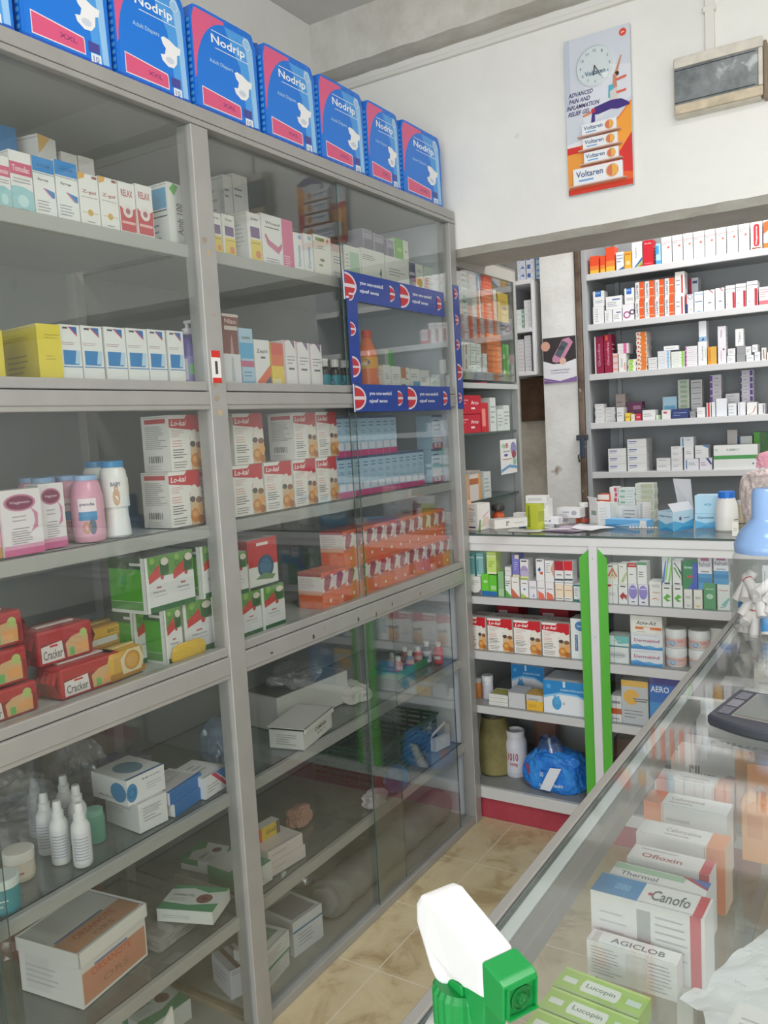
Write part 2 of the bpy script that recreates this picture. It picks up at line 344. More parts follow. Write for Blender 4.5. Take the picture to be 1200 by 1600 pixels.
# clock advertising board
cb=empty('clock_board',(.5,2.6,2.08),'tall white and orange pain gel advertising board with round clock','advertising clock')
Wd,Hd=.197,.452
def fnc(u,v,e): return ((u-.5)*Wd,-.012-e,v*Hd)
mb=MB(); mb.box(-Wd/2,-.012,0,Wd/2,.004,Hd,paint('c9ccd2',.3),.001)
A=[('p',[(0,.30),(.0,1),(1,1),(1,.4),(.7,.40),(.4,.3)],'d3d8e2'),('r',0,.55,.08,1,'c4cbd8'),('p',[(.3,.42),(1,.55),(1,.75),(.5,.8),(.2,.6)],'dfe2ea'),('p',[(.0,.33),(.25,.35),(.7,.41),(.7,.36),(0,.26)],'e8e8ec'),
('p',[(0,0),(0,.31),(.2,.31),(.55,.36),(.8,.44),(1,.53),(1,0)],'e8642c'),('p',[(.0,.27),(.25,.26),(.25,.08),(0,.04)],'f0a040'),('p',[(1,.52),(.78,.42),(.66,.3),(.8,.22),(1,.33)],'f2a23c'),('p',[(1,.33),(.8,.22),(.74,.1),(1,.08)],'d8322c'),('p',[(.0,.31),(.2,.31),(.22,.27),(0,.265)],'d8352a'),('r',0,0,1,.035,'d33a22'),
('c',.9,.955,.055,'e0503a'),('t',.9,.955,.05,.012,'gsk','ffffff')]
A+=[('ti',.24,.645,.38,.028,'ADVANCED','3a2c6e'),('ti',.22,.605,.33,.028,'PAIN AND','3a2c6e'),('ti',.27,.565,.50,.028,'INFLAMMATION','3a2c6e'),('ti',.21,.525,.34,.028,'RELIEF GEL','3a2c6e'),
('p',[(.72,.60),(.74,.70),(.79,.70),(.80,.62)],'c98f74'),('p',[(.735,.69),(.86,.82),(.875,.815),(.79,.685)],'c98f74'),('c',.80,.71,.032,'3a2a28'),('c',.765,.70,.028,'c98f74'),('p',[(.66,.57),(.67,.65),(.74,.65),(.77,.57)],'58b6cc'),('p',[(.69,.545),(.69,.61),(.8,.63),(.8,.55)],'d9d2cc'),
('p',[(.4,.51),(.45,.535),(.7,.555),(.85,.55),(.96,.52),(.98,.5),(.8,.49),(.7,.5),(.5,.485),(.42,.49)],'43307f'),('p',[(.41,.51),(.45,.51),(.45,.45),(.42,.42),(.38,.42)],'43307f'),('c',.425,.515,.035,'c2314a'),
('p',[(.78,.68),(.94,.69),(.94,.675),(.79,.665)],'e06a50'),('p',[(.78,.60),(.93,.605),(.93,.59),(.79,.585)],'e06a50'),('p',[(.26,.50),(.4,.515),(.4,.5),(.27,.487)],'e08a60')]
art(mb,fnc,(Wd,Hd),A); part(mb,'board',cb)
# clock face raised, with numbers and hands
mb=MB(); cxx,czz,rr_=-.004,.357,.058; R90=Matrix.Rotation(PI/2,3,'X')
mb.lathe([(rr_,0),(rr_,.004),(rr_-.003,.006)],paint('e9edf2',.2),(cxx,-.012,czz),36,R90)
def fk(u,v,e): return (cxx+u,-.0185-e,czz+v)
C=[('t',.052*math.sin(k*PI/6)*.84,.052*math.cos(k*PI/6)*.84,.009 if k>9 else .005,.008,str(k),'8d97a3') for k in range(1,13)]
C+=[('t',0,-.018,.062,.013,'Voltaren','4a6f92')]
art(mb,fk,(1,1),C); dial=part(mb,'dial',cb)
mb=MB(); mb.tube([(cxx+.0,-.022,czz),(cxx-.004,-.022,czz-.027)],.0016,DARK,6); hh_=part(mb,'hour_hand',cb)
mb=MB(); mb.tube([(cxx+.0,-.0235,czz),(cxx+.018,-.0235,czz-.033)],.0012,DARK,6); part(mb,'minute_hand',cb)
mb=MB(); mb.lathe([(.0035,0),(.003,.004)],paint('d8d8d8',.3),(cxx,-.019,czz),12,R90); part(mb,'hand_hub',cb)
mb=MB(); mb.lathe([(rr_-.0015,.0),(rr_-.002,.012),(rr_*.9,.0145),(0,.0155)],glassy('dial_lens',gain=.5,base=.03),(cxx,-.014,czz),36,R90); part(mb,'lens',cb)
# four model tubes packs on ledges
for k,(zz,ww,hh,xx) in enumerate([(.163,.105,.033,.004),(.122,.105,.033,.006),(.081,.105,.033,.008),(.022,.15,.05,-.004)]):
    mb=MB(); mb.box(xx-ww/2,-.026,zz,xx+ww/2,-.0125,zz+hh,paint('eef0f3',.35),.002)
    def fb(u,v,e): return (xx-ww/2+u*ww,-.0262-e,zz+v*hh)
    art(mb,fb,(ww,hh),[('t',.34,.62,.55,.36,'Voltaren','43618c'),('r',.12,.2,.42,.3,'6aa6d8'),('c',.80,.5,.13,'e6b98a'),('c',.80,.5,.11,'d9795a'),('p',[(.80,.86),(.9,.7),(.9,.35),(.8,.15)],'f0b44a')])
    pk=part(mb,'display_pack',cb)
    mb=MB(); mb.box(xx-ww/2-.012,-.034,zz-.004,xx+ww/2+.012,-.0125,zz-.0005,paint('d9b3a2',.3),.001); part(mb,'ledge',pk)
# glucose meter poster on the pier
mb=MB(); pz0,pz1=1.57,1.78; mb.box(-.164,3.796,pz0,-.006,3.7995,pz1,paint('e6e4ea',.4))
def fp(u,v,e): return (-.164+u*.158,3.796-e,pz0+v*(pz1-pz0))
art(mb,fp,(.158,.21),[('r',0,.42,1,1,'3a3336'),('p',[(0,.42),(0,.5),(.3,.42),(.6,.42),(1,.5),(1,.3),(0,.3)],'e6e4ea'),('p',[(.28,.55),(.6,.94),(.8,.97),(.92,.86),(.6,.48),(.4,.44),(.28,.48)],'c98aa8'),('p',[(.36,.62),(.6,.92),(.78,.84),(.52,.54)],'55606a'),('t',.56,.76,.18,.09,'106','2a3036'),('c',.08,.82,.14,'d9a592'),('c',.6,.47,.1,'e0b8a6'),('t',.5,.28,.6,.03,'COMFORTABLE','8d88a4'),('t',.5,.22,.55,.03,'CONTROL','8d88a4'),('p',[(0,0),(0,.08),(.4,.0)],'7d5f93'),('p',[(.4,0),(0,.09),(0,.13),(.5,.04),(1,.12),(1,0)],'8a6aa2')])
tag(mb.build('wall_poster'),'poster of hand holding pink glucose meter on the white pier','poster')
# ================================================================== left display cabinet
CAB=empty('glass_display_cabinet',(-.2,1.3,0),'tall grey aluminium glass-fronted display cabinet along the left wall','cabinet')
YA,YM0,YM1,YE0,YE1,TOP=.05,1.372,1.424,2.552,2.594,2.107
BACKM=paint('8d9292',.6,var=.04,scale=4)
def P(name,boxes,mat=ALU,parent=CAB,ch=.002,**k):
    mb=MB()
    for b in boxes: mb.box(*b,mat,ch,**k)
    return mb.build(name,parent)
P('post',[(-.04,YM0,0,.004,YM1,2.0655)]); 
ep=P('post',[(-.04,YE0,0,.004,YE1,2.0655)]); P('post',[(-.04,YA-.04,0,.004,YA,2.0655)])
for pr in ((-.44,YE0),(-.44,YM0)): P('rear_post',[(pr[0],pr[1],0,pr[0]+.03,pr[1]+.03,TOP-.005)])
def rails(name,z0,z1,x0=-.03,x1=0.0,groove=None):
    bs=[]
    for a,b in ((YA,YM0),(YM1,YE0)):
        bs.append((x0,a,z0,x1,b,z1))
        if groove: bs.append((x0,a,groove,x1+.0025,b,z1-.0005)) 
    P(name,bs)
P('top_rail',[(-.035,YA,2.066,.006,YE1,2.078),(-.035,YA,2.08,.004,YE1,TOP)])
rails('middle_rail',1.464,1.503,groove=1.474); rails('track_rail',1.505,1.525,x1=-.003)
rails('lower_rail',.862,.912,groove=.872); rails('track_rail',.914,.934,x1=-.003)
rails('bottom_rail',0,.026)
P('top_panel',[(-.44,YA,2.078,-.036,YE1,2.098)],paint('b9bab8',.6))
P('back_panel',[(-.445,YA,.01,-.438,YE1,2.09)],BACKM,ch=0)
P('end_panel',[(-.437,YE0+.012,.01,-.042,YE0+.02,2.075)],paint('c9ced6',.5),ch=0)
SHELVES=[1.82,1.21,.587,.285]
for z in SHELVES:
    for a,b in ((YA,YM0+.004),(YM1-.004,YE0+.004)):
        mb=MB(); mb.box(-.436,a,z-.006,-.048,b,z,GLASS_SHELF if z<1 else paint('b0b5b3',.35),edge=EDGE); sh=mb.build('shelf',CAB)
        mb=MB(); mb.box(-.048,a+.003,z-.028,-.030,b-.003,z,ALU_LIP,.002); mb.box(-.046,a+.004,z,-.044,b-.004,z+.0015,paint('2e2f2f',.6)); mb.build('shelf_edge',sh)
for z,mt in ((1.515,'b4b7b5'),(.925,'b4b7b5'),(.02,'8f8f8a')):
    for a,b in ((YA,YM0+.004),(YM1-.004,YE0+.004)):
        mb=MB(); mb.box(-.436,a,z-.012,-.031,b,z,paint(mt,.45)); mb.build('deck',CAB)
def pane(y0,y1,z0,z1,x,mat=GLASS):
    mb=MB(); mb.box(x-.004,y0,z0,x,y1,z1,mat,edge=EDGE); return mb.build('glass_door',CAB)
for z0,z1 in ((1.522,2.068),(.93,1.466),(.022,.866)):
    pane(YA,.80,z0,z1,-.016); pane(.775,YM0+.003,z0,z1,-.008)
pane(YM1,1.95,1.522,2.068,-.016); pane(1.925,YE0+.003,1.522,2.068,-.008)
pane(YM1,1.955,.93,1.466,-.008); pane(1.935,YE0+.003,.93,1.466,-.016)
pane(YM1,2.10,.022,.866,-.016); pane(1.93,2.455,.022,.866,-.008)
# glue marks and dirt on the rails
mb=MB(); rr=random.Random(4)
for px,py,w_,h_ in [(425,1020,.012,.008),(490,995,.013,.016),(560,968,.011,.018),(588,960,.012,.02),(613,944,.008,.018),(657,928,.009,.02),(650,924,.003,.004),(507,982,.004,.012),(402,1012,.004,.004)]:
    c=on(px,py,0,.0028); rot=[(c.y+w_*rr.uniform(.3,.5)*math.cos(a*PI/4),c.z+h_*rr.uniform(.3,.5)*math.sin(a*PI/4)) for a in range(8)]
    mb.add([(.0028,y,z) for y,z in rot],[tuple(range(8))],paint(rr.choice(['6f6558','8a7a5e','4a4540']),.7))
for px,py,w_,h_ in [(320,375,.02,.018),(326,395,.015,.02),(333,492,.014,.008),(340,622,.02,.016),(344,645,.018,.018),(336,600,.016,.016),(358,812,.006,.006),(377,1053,.006,.005)]:
    c=on(px,py,0,.0045); rot=[(c.y+w_*rr.uniform(.3,.5)*math.cos(a*PI/4),c.z+h_*rr.uniform(.3,.5)*math.sin(a*PI/4)) for a in range(8)]
    mb.add([(.0045,y,z) for y,z in rot],[tuple(range(8))],paint(rr.choice(['a99a82','b3a284','9c8f7e']),.8))
mb.build('glue_marks',CAB)
mb=MB(); c=on(338,573,0,.0048); mb.box(.0042,c.y-.014,c.z-.035,.0052,c.y+.014,c.z+.035,paint('e9e6e4',.4)); mb.box(.0052,c.y-.014,c.z+.02,.0054,c.y+.014,c.z+.035,paint('cf2a24',.4)); mb.box(.0052,c.y-.014,c.z-.035,.0054,c.y+.014,c.z-.024,paint('cf2a24',.4))
mb.box(.0053,c.y-.004,c.z-.016,.0055,c.y+.004,c.z+.012,paint('444444',.5))
tag(mb.build('price_sticker'),'small red and white sticker on the cabinet middle post','sticker')
# blue toothpaste-style banner strips
def banner(pts3,label,unit,vert=False):
    # pts3: origin, u dir, v dir with lengths
    o,U,V=[Vector(a) for a in pts3]; n=U.cross(V).normalized()
    if n.x<0: n=-n
    mb=MB(); mb.add([o,o+U,o+U+V,o+V,o-n*.0006,o+U-n*.0006,o+U+V-n*.0006,o+V-n*.0006],[(0,1,2,3),(4,7,6,5),(0,4,5,1),(1,5,6,2),(2,6,7,3),(3,7,4,0)],paint('1c3f96',.25))
    W,H=U.length,V.length
    def f(u,v,e): return o+U*u+V*v+n*e
    A=[]
    if not vert:
        A.append(('r',0,0,.012,1,'d8d4dc')); k=0
        for s in range(unit):
            a=.012+s/unit; q=1/unit
            arc=[(a+q*.01+q*.19*math.sin(t*PI/12),.5-.45*math.cos(t*PI/12)) for t in range(13)]
            arc2=[(a+q*.01+q*.165*math.sin(t*PI/12),.5-.38*math.cos(t*PI/12)) for t in range(13)]
            A+=[('p',arc,'d6cdd8'),('p',arc2,'c02c33'),('r',a,.44,a+q*.2,.56,'d9cfd6')]
            A+=[('t',a+q*.47,.66,q*.42,.17,'yoo sou-ssoloS','e8ebf4'),('t',a+q*.42,.38,q*.34,.17,'ojosf soos','e8ebf4')]
            arc=[(a+q*.80+q*.1*math.sin(t*PI/12),.5-.3*math.cos(t*PI/12)) for t in range(13)]
            A+=[('p',arc,'d6cdd8'),('p',[(x,.5+(y-.5)*.8) for x,y in arc],'b8323c'),('r',a+q*.8,.46,a+q*.9,.54,'d9cfd6')]
        A=[it if it[0]!='p' or all(x<=1 for x,_ in it[1]) else ('r',.0,.0,.001,.001,'1c3f96') for it in A]
    else:
        for s,(cv,sz) in enumerate(unit):
            a0=.2
            arc=[(a0+sz*math.sin(t*PI/12),cv-sz*.75*W/H*math.cos(t*PI/12)) for t in range(13)]
            A+=[('p',arc,'d6cdd8'),('p',[(a0+(x-a0)*.85,cv+(y-cv)*.82) for x,y in arc],'b8323c'),('r',a0,cv-.05*W/H,a0+sz,cv+.05*W/H,'d9cfd6')]
    art(mb,f,(W,H),A,e0=1.5e-4); tag(mb.build('advertising_banner'),label,'banner','blue advertising strips on the glass cabinet')
zA,zB=on(535,435,0,-.003),on(697,497,0,-.003)
y0,y1=on(536,450,0,-.003).y,on(696,520,0,-.003).y
banner(((-.0025,y0,ZA(467,-.0025,y0)),(0,y1-y0,0),(0,0,.078)),'blue banner strip across the upper glass door below the top shelf',2)
y0=YL(553,.006,1.46); y1=YL(704,.006,1.46)
banner(((.0065,y0,1.452),(0,y1-y0,0),(0,0,.076)),'blue banner strip on the grey rail over the lower glass doors',2)
y0=YL(548,-.002,1.6); 
banner(((-.0028,y0-.002,1.53),(0,.052,0),(0,0,.27)),'upright blue banner strip where the two upper glass doors meet',[(.17,.75),(.55,.5),(.9,.5)],True)
banner(((.0052,YE0+.002,1.455),(0,.046,0),(0,0,.41)),'upright blue banner strip on the cabinet end post',[(.09,.5),(.3,.8),(.52,.5),(.72,.5),(.93,.5)],True)
# ================================================================== shared printed faces
K='4a4a50'
def lokal():
    return {'base':'e9e6e1','F':[('p',[(0,.78),(0,.93),(.5,.93),(.58,1),(1,1),(1,.70),(.86,.66),(.66,.73),(.35,.75)],'c41e2a'),('ti',.30,.855,.46,.10,'Lo-kal','f4ecea')]
      +lines(4,.06,.46,.60,.73,'c99a98',2,.25)+lines(3,.06,.40,.42,.56,'d98c80',5,.25)+lines(4,.06,.55,.22,.40,'5a5450',7,.3)+lines(3,.06,.6,.04,.18,'77706a',9,.25)
      +[('r',.62,0,1,.60,'d4b48c'),('p',[(.62,.55),(.7,.72),(.80,.74),(.9,.66),(1,.68),(1,.45),(.62,.42)],'e6dfd6'),('e',.70,.47,.09,.055,'4d4440'),('e',.9,.45,.10,.06,'8a5a3c'),('e',.76,.17,.16,.13,'c8823a'),('e',.74,.19,.08,.06,'dca45c'),('e',.93,.28,.10,.09,'e0a25a'),('e',.93,.09,.1,.08,'b0682c'),('r',.05,.0,.6,.01,'d5d0c8')],
      'L':[('r',.12,.86,.88,.94,'c4323a')]+lines(12,.12,.9,.4,.82,'a09c98',3,.35)+bars(.2,.75,.16,.28,'6a6866')+lines(3,.15,.85,.03,.12,'b0aca8',4),
      'R':[('r',.12,.86,.88,.94,'c4323a')]+lines(12,.12,.9,.4,.82,'a09c98',3,.35),
      'T':[('r',.05,.1,.95,.9,'dedbd6'),('t',.5,.5,.6,.3,'Lo-kal','c04048')]}
LK=lokal()
def plain(base='e8e8e4',top=None,seed=1,txt=None,tc=K,stripe=None,bottom=None,dia=None):
    F=lines(3,.15,.85,.45,.7,'8e8e92',seed,.3)+lines(2,.15,.8,.1,.25,'a3a3a6',seed+3,.3)
    if top: F=[('r',0,.8,1,1,top)]+F
    if bottom: F=[('r',0,0,1,.3,bottom)]+F
    if stripe: F=[('r',.72,0,.88,.85,stripe)]+F
    if txt: F.append(('t',.5,.84,.7,.09,txt,tc))
    return {'base':base,'F':F,'L':lines(5,.15,.85,.2,.85,'b9b9ba',seed+1,.3),'R':lines(5,.15,.85,.2,.85,'b9b9ba',seed+2,.3)}
# ------------------------------------------------------------------ bottles, tubs, packs (empties with parts)
def bottle(loc,prof,mat,cap,capmat,label,name='bottle',cat='bottle',group=None,band=None,flute=0,extra=None,scale_y=1):
    t=empty(name,loc,label,cat,group)
    mb=MB(); mb.lathe(prof,mat,n=24); b=part(mb,'body',t)
    mb=MB(); mb.lathe(cap,capmat,n=24,flute=flute,smooth=not flute); c=part(mb,'cap',t)
    parts=[b,c]
    if band:
        z0,z1,r,h,arts=band; mb=MB(); n=24; a0,a1=-PI,PI
        mb.lathe([(r,z0),(r,z1)],paint(h,.4),n=n); 
        def f(u,v,e): a=-u*PI-(0 if not extra else extra); return ((r+e)*math.cos(a),(r+e)*math.sin(a),z0+v*(z1-z0))
        for it in arts:
            if it[0]=='r':
                k=8; _,u0,v0,u1,v1,c_=it
                for j in range(k):
                    ua=u0+(u1-u0)*j/k; ub=u0+(u1-u0)*(j+1)/k; mb.add([f(1-ua,v0,4e-4),f(1-ub,v0,4e-4),f(1-ub,v1,4e-4),f(1-ua,v1,4e-4)],[(0,1,2,3)],paint(c_))
            elif it[0]=='t':
                _,u,v,tw,th,s_,c_=it; vs,fs=textgeo(s_); mb.add([f(1-(u+a*tw),v+b_*th,6e-4) for a,b_ in vs],fs,paint(c_))
            elif it[0]=='e':
                _,u,v,ru,rv,c_=it; mb.add([f(1-(u+ru*math.cos(2*PI*j/16)),v+rv*math.sin(2*PI*j/16),5e-4) for j in range(16)],[tuple(range(16))],paint(c_))
        parts.append(part(mb,'label',t))
    if scale_y!=1:
        for p in parts:
            for v in p.data.vertices: v.co.y*=scale_y
    return t
def blob(name,loc,size,mat,seed,amp,label,cat,group=None,n=40,flat=.25,parent=None,arts=None):
    mb=MB(); vs=[];fs=[]; m_=n//2
    for j in range(m_+1):
        th=PI*j/m_
        for i in range(n):
            a=2*PI*i/n; d=Vector((math.sin(th)*math.cos(a),math.sin(th)*math.sin(a),math.cos(th)))
            q=.5+noise.noise(d*1.5+Vector((seed,0,0)))*.7+(.35-abs(noise.noise(d*3.1+Vector((0,seed,0)))))*.55+(.2-abs(noise.noise(d*8+Vector((seed,seed,0)))))*.18
            d=Vector((math.copysign(abs(d.x)**.75,d.x),math.copysign(abs(d.y)**.75,d.y),math.copysign(abs(d.z)**.8,d.z)))
            p=d*min(1.06,1-amp*.75+amp*q); z=max(p.z,-1+flat*2)
            vs.append((p.x*size[0]/2,p.y*size[1]/2,(z+1-flat*2)*size[2]/(2-flat*2)))
    for j in range(m_):
        for i in range(n): k=(i+1)%n; fs.append((j*n+i,j*n+k,(j+1)*n+k,(j+1)*n+i))
    mb.add(vs,fs,mat,False)
    if callable(arts): arts(mb)
    o=mb.build(name,parent,loc=loc)
    return tag(o,label,cat,group)
# ================================================================== diaper packs on top of the cabinet
DY=[(.79,.975),(.99,1.185),(1.2,1.395),(1.412,1.625),(1.648,1.855),(1.872,2.082),(2.10,2.278),(2.295,2.545)]
def pack(k,y0,y1):
    w=y1-y0; h=.222; d=.12; z=TOP+.001
    lab='blue adult diaper pack on the cabinet, '+['leftmost and mostly cut by the frame','second from left, its top cut off','third from left','fourth from left','fifth from left','sixth from left','second from the right end','at the right end by the wall'][k]
    t=empty('diaper_pack',(-.012,y0,z),lab,'diaper pack','blue diaper packs on top of the cabinet',rotz=PI/2)
    mb=MB(); B=paint('1a74dc',.28)
    pts=[(0,.006),(.008,0),(w-.008,0),(w,.006),(w,h-.03),(w-.012,h-.002),(w-.03,h),(.03,h),(.01,h-.002),(0,h-.03)]
    mb.prism(pts,0,.012,B)
    n=len(pts); vs=[]; ys=[.012,.05,d-.03,d]; fs=[]
    for j,y in enumerate(ys):
        g=[1.0,.97,.95,.9][j]; hh=[1,1.0,.97,.9][j]
        for p in pts: vs.append((w/2+(p[0]-w/2)*g,y,p[1]*hh))
    for j in range(3):
        for i in range(n): fs.append((j*n+i,j*n+(i+1)%n,(j+1)*n+(i+1)%n,(j+1)*n+i))
    fs.append(tuple(3*n+i for i in range(n))); mb.add(vs,fs,B)
    W,H=w,h
    def f(u,v,e): return (u*w,-e,v*h)
    arc=[(.05,.02)]+[(.05+.0*q,.02+q*.1) for q in range(1,3)]+[(.05+.42*(1-math.cos(q*PI/20)),.25+.68*math.sin(q*PI/20)) for q in range(11)]
    arc=[(.04,.02),(.04,.30)]+[(.04+.5*(1-math.cos(q*PI/20)),.30+.64*math.sin(q*PI/20)) for q in range(1,11)]+[(.9,.94),(.96,.84),(.98,.02)]
    A=[('p',[(.02,.3),(.02,.86),(.06,.97),(.5,.97),(.5,.9),(.2,.6)],'e0608c'),('p',arc,'1b7ae0'),('p',[(.5,.93),(.88,.93),(.94,.84),(.97,.02),(.80,.02),(.72,.6)],'4fa0ea'),('p',[(.80,.93),(.88,.93),(.94,.84),(.97,.02),(.90,.02),(.86,.6)],'98c8f2'),  # paler blue strips at the right put the film's sheen into the colour
       ('r',.30,.83,.82,.838,'dfe9f6'),('t',.55,.745,.52,.11,'Nodrip','f6f8fc'),('r',.34,.672,.86,.68,'dfe9f6'),('t',.42,.53,.36,.05,'Adult Diapers','a9cdf2'),
       ('p',[(.62,.52),(.66,.54),(.74,.53),(.82,.50),(.90,.49),(.88,.43),(.84,.42),(.83,.34),(.78,.29),(.70,.28),(.62,.32),(.60,.37),(.66,.38),(.68,.44),(.64,.47)],'f1f1f4'),('e',.73,.345,.06,.03,'cfd6e4'),
       ('p',[(.10,.07),(.10,.25),(.68,.21),(.69,.18),(.69,.07)],'f3dfe6'),('p',[(.11,.08),(.11,.24),(.67,.20),(.68,.17),(.68,.08)],'dd5a83'),('t',.5,.15,.2,.04,'XXL',"8a3b76"),
       ('r',.73,.12,.86,.20,'4a4a9c'),('r',.75,.03,.87,.11,'e8ecf4'),('t',.81,.07,.07,.05,'10',"7a86b4"),('c',.84,.86,.06,'9cc6ee'),('o',.84,.86,.06,.012,'cfe2f6')]
    art(mb,f,(W,H),A,rough=.3)
    b=part(mb,'pack_front',t)
    mb=MB()   # gusset side with printed checks and crimped bottom edge
    for i in range(14):
        z0=.004+i*(h-.03)/14; z1=z0+(h-.03)/14*.55
        mb.add([(-.0006,.003,z0),(-.0006,.012,z0),(-.0006,.012,z1),(-.0006,.003,z1)],[(0,1,2,3)],paint('5fb2f2',.3))
        mb.add([(w/2-(w/2+.0006)*.985,.020,z0),(w/2-(w/2+.0006)*.975,.04,z0),(w/2-(w/2+.0006)*.975,.04,z1),(w/2-(w/2+.0006)*.985,.020,z1)],[(0,1,2,3)],paint('1850b0',.3))
    n=16; vs=[];fs=[]
    for i in range(n+1): vs+=[(w*i/n,-.004-.002*(i%2),0),(w*i/n,0.0,.012+.001*(i%2))]
    for i in range(n): fs.append((2*i,2*i+2,2*i+3,2*i+1))
    mb.add(vs,fs,paint('1c5cc4',.3)); part(mb,'gusset',t)
    mb=MB(); n=10; vs=[];fs=[]; rr=random.Random(k)
    for i in range(n+1):
        x=.02+(w-.05)*i/n; vs+=[(x,.03,h-.004),(x,.045+rr.uniform(-.006,.006),h+.012+rr.uniform(0,.012)),(x,.085+rr.uniform(-.006,.006),h+.006+rr.uniform(0,.01)),(x,d-.012,h*.9)]
    for i in range(n):
        for j in range(3): fs.append((4*i+j,4*i+4+j,4*i+5+j,4*i+1+j))
    mb.add(vs,fs,PLASTIC_CLEAR if k%2 else paint('2a5cb8',.3)); part(mb,'top_fold',t)
for k,(a,b) in enumerate(DY): pack(k,a,b)
# ================================================================== LEFT BAY, first shelf
X1=-.062; z=1.8225
G1='cartons on the left bay top shelf'
A_teal={'base':'ece9e8','F':[('r',0,.62,1,.82,'d4587c'),('t',.5,.72,.8,.1,'Tomolac','f2d8e0'),('p',[(0,0),(0,.42),(.5,.44),(1,.38),(1,0)],'9cccd2'),('e',.5,.2,.25,.1,'c2e2e2'),('r',.3,.04,.7,.07,K)]+lines(2,.1,.9,.48,.58,'a8a8ac',2),'L':lines(6,.1,.9,.1,.9,'c2c2c6',3)}
A_blue={'base':'ebebe9','F':[('r',0,.76,1,1,'0f86d0'),('t',.5,.87,.6,.05,'ACETRAM','1a5c9a'),('r',0,.73,1,.74,'6a7a8c'),('t',.45,.63,.5,.05,'Syrup',K),('p',[(.5,.5),(.95,.46),(.95,.36),(.85,.36)],'1f7ec8'),('p',[(.42,.5),(.5,.5),(.85,.36),(.8,.36)],'d46a86')]+lines(4,.1,.9,.1,.3,'9ea0a6',4),'L':lines(6,.1,.9,.1,.9,'c2c2c6',3)}
A_gold={'base':'eceae6','F':[('p',[(0,.86),(0,1),(.35,1),(.3,.92)],'e2a63c'),('r',.7,.93,.95,.98,'8a4a30'),('t',.5,.66,.7,.08,'Z-gel','b86a6a'),('r',.1,.56,.9,.57,'a09890'),('c',.5,.28,.14,'d9a640'),('r',.1,.275,.9,.285,'c9b070'),('r',.3,.1,.7,.115,'8e8e90')]}
A_red={'base':'ece9e6','F':[('t',.5,.80,.7,.13,'RELAX','b4404a'),('p',[(.02,.55),(.05,.08),(.95,.08),(.98,.55),(.8,.5),(.2,.5)],'c5303c'),('c',.5,.46,.3,'e8dcd8'),('c',.5,.46,.14,'a8606a'),('r',.1,.22,.9,.27,'e8b4b0')]}
A_amb={'base':'ecece8','F':[('p',[(.1,.9),(.3,1),(.5,.96),(.3,.8)],'5cb840'),('tv',.5,.45,.28,.5,'Amb 100','6a6a66'),('r',.8,.75,.95,.9,'7ec06a')],'L':[('r',0.1,.6,.95,.92,'5aaad8'),('r',.1,.56,.95,.58,'2a3a5c'),('r',.1,.47,.95,.49,'2a3a5c')]+lines(3,.3,.8,.1,.4,'7a8ab0',4)}
A_bltop={'base':'c9c9cc','F':[('r',0,.45,1,1,'1674b4'),('t',.5,.7,.6,.1,'Cetrazin','145084')]+lines(2,.1,.9,.1,.35,'9a9aa6',4)}
A_or={'base':'dedcda','F':[('p',[(0,.8),(0,1),(.7,1),(.3,.88)],'e0ae60'),('t',.5,.6,.6,.1,'Z-gel','8a7a80')]+lines(2,.1,.9,.35,.45,'a09890',4),'L':lines(4,.1,.9,.3,.7,'b8b8c0',4)}
A_br={'base':'d5d0cd','F':[('t',.5,.6,.7,.14,'Alfos','8a5a58')]+lines(3,.1,.9,.1,.4,'a8a4a4',4)}
CL(-34,-2,240,X1,z,.06,A_teal,'white carton with pink band and teal base, cut by the frame, left bay top shelf',G1)
CL(-2,21,240,X1,z,.06,A_teal,'pink-banded teal-based carton beside frame edge, top shelf of left bay',G1)
CL(21,56,232,X1,z,.06,A_teal,'pink-banded teal-based carton touching the blue-topped cartons on top shelf',G1)
CL(57,91,242,X1,z,.06,A_blue,'blue-topped white carton, left one of two, left bay top shelf',G1)
CL(92,127,248,X1,z,.06,A_blue,'blue-topped white carton, right one of two, left bay top shelf',G1)
CL(128,159,268,X1,z,.05,A_gold,'white carton with gold star, left one of two, left bay top shelf',G1)
CL(160,189,274,X1,z,.05,A_gold,'white carton with gold star, right one of two, left bay top shelf',G1)
CL(190,216,282,X1,z,.05,A_red,'white carton with red lower half, left one of two, left bay top shelf',G1)
CL(217,243,286,X1,z,.05,A_red,'white carton with red lower half, right one of two, left bay top shelf',G1)
CL(267,302,283,X1-.008,z,.085,A_amb,'white carton with green arrow and upright writing, end of left bay top shelf',G1)
X2=-.18
CL(-20,40,183,X2,z,.07,A_bltop,'blue-topped carton standing in the back row, left bay top shelf',G1)
CL(72,106,208,X2+.02,z,.08,A_or,'white carton with orange corner standing behind blue-topped cartons',G1,yaw=.2)
CL(107,132,236,X2+.01,z,.05,A_br,'small white carton with brown name in back row, left of its twin',G1)
CL(133,158,242,X2+.01,z,.05,A_br,'small white carton with brown name in back row, right of its twin',G1)
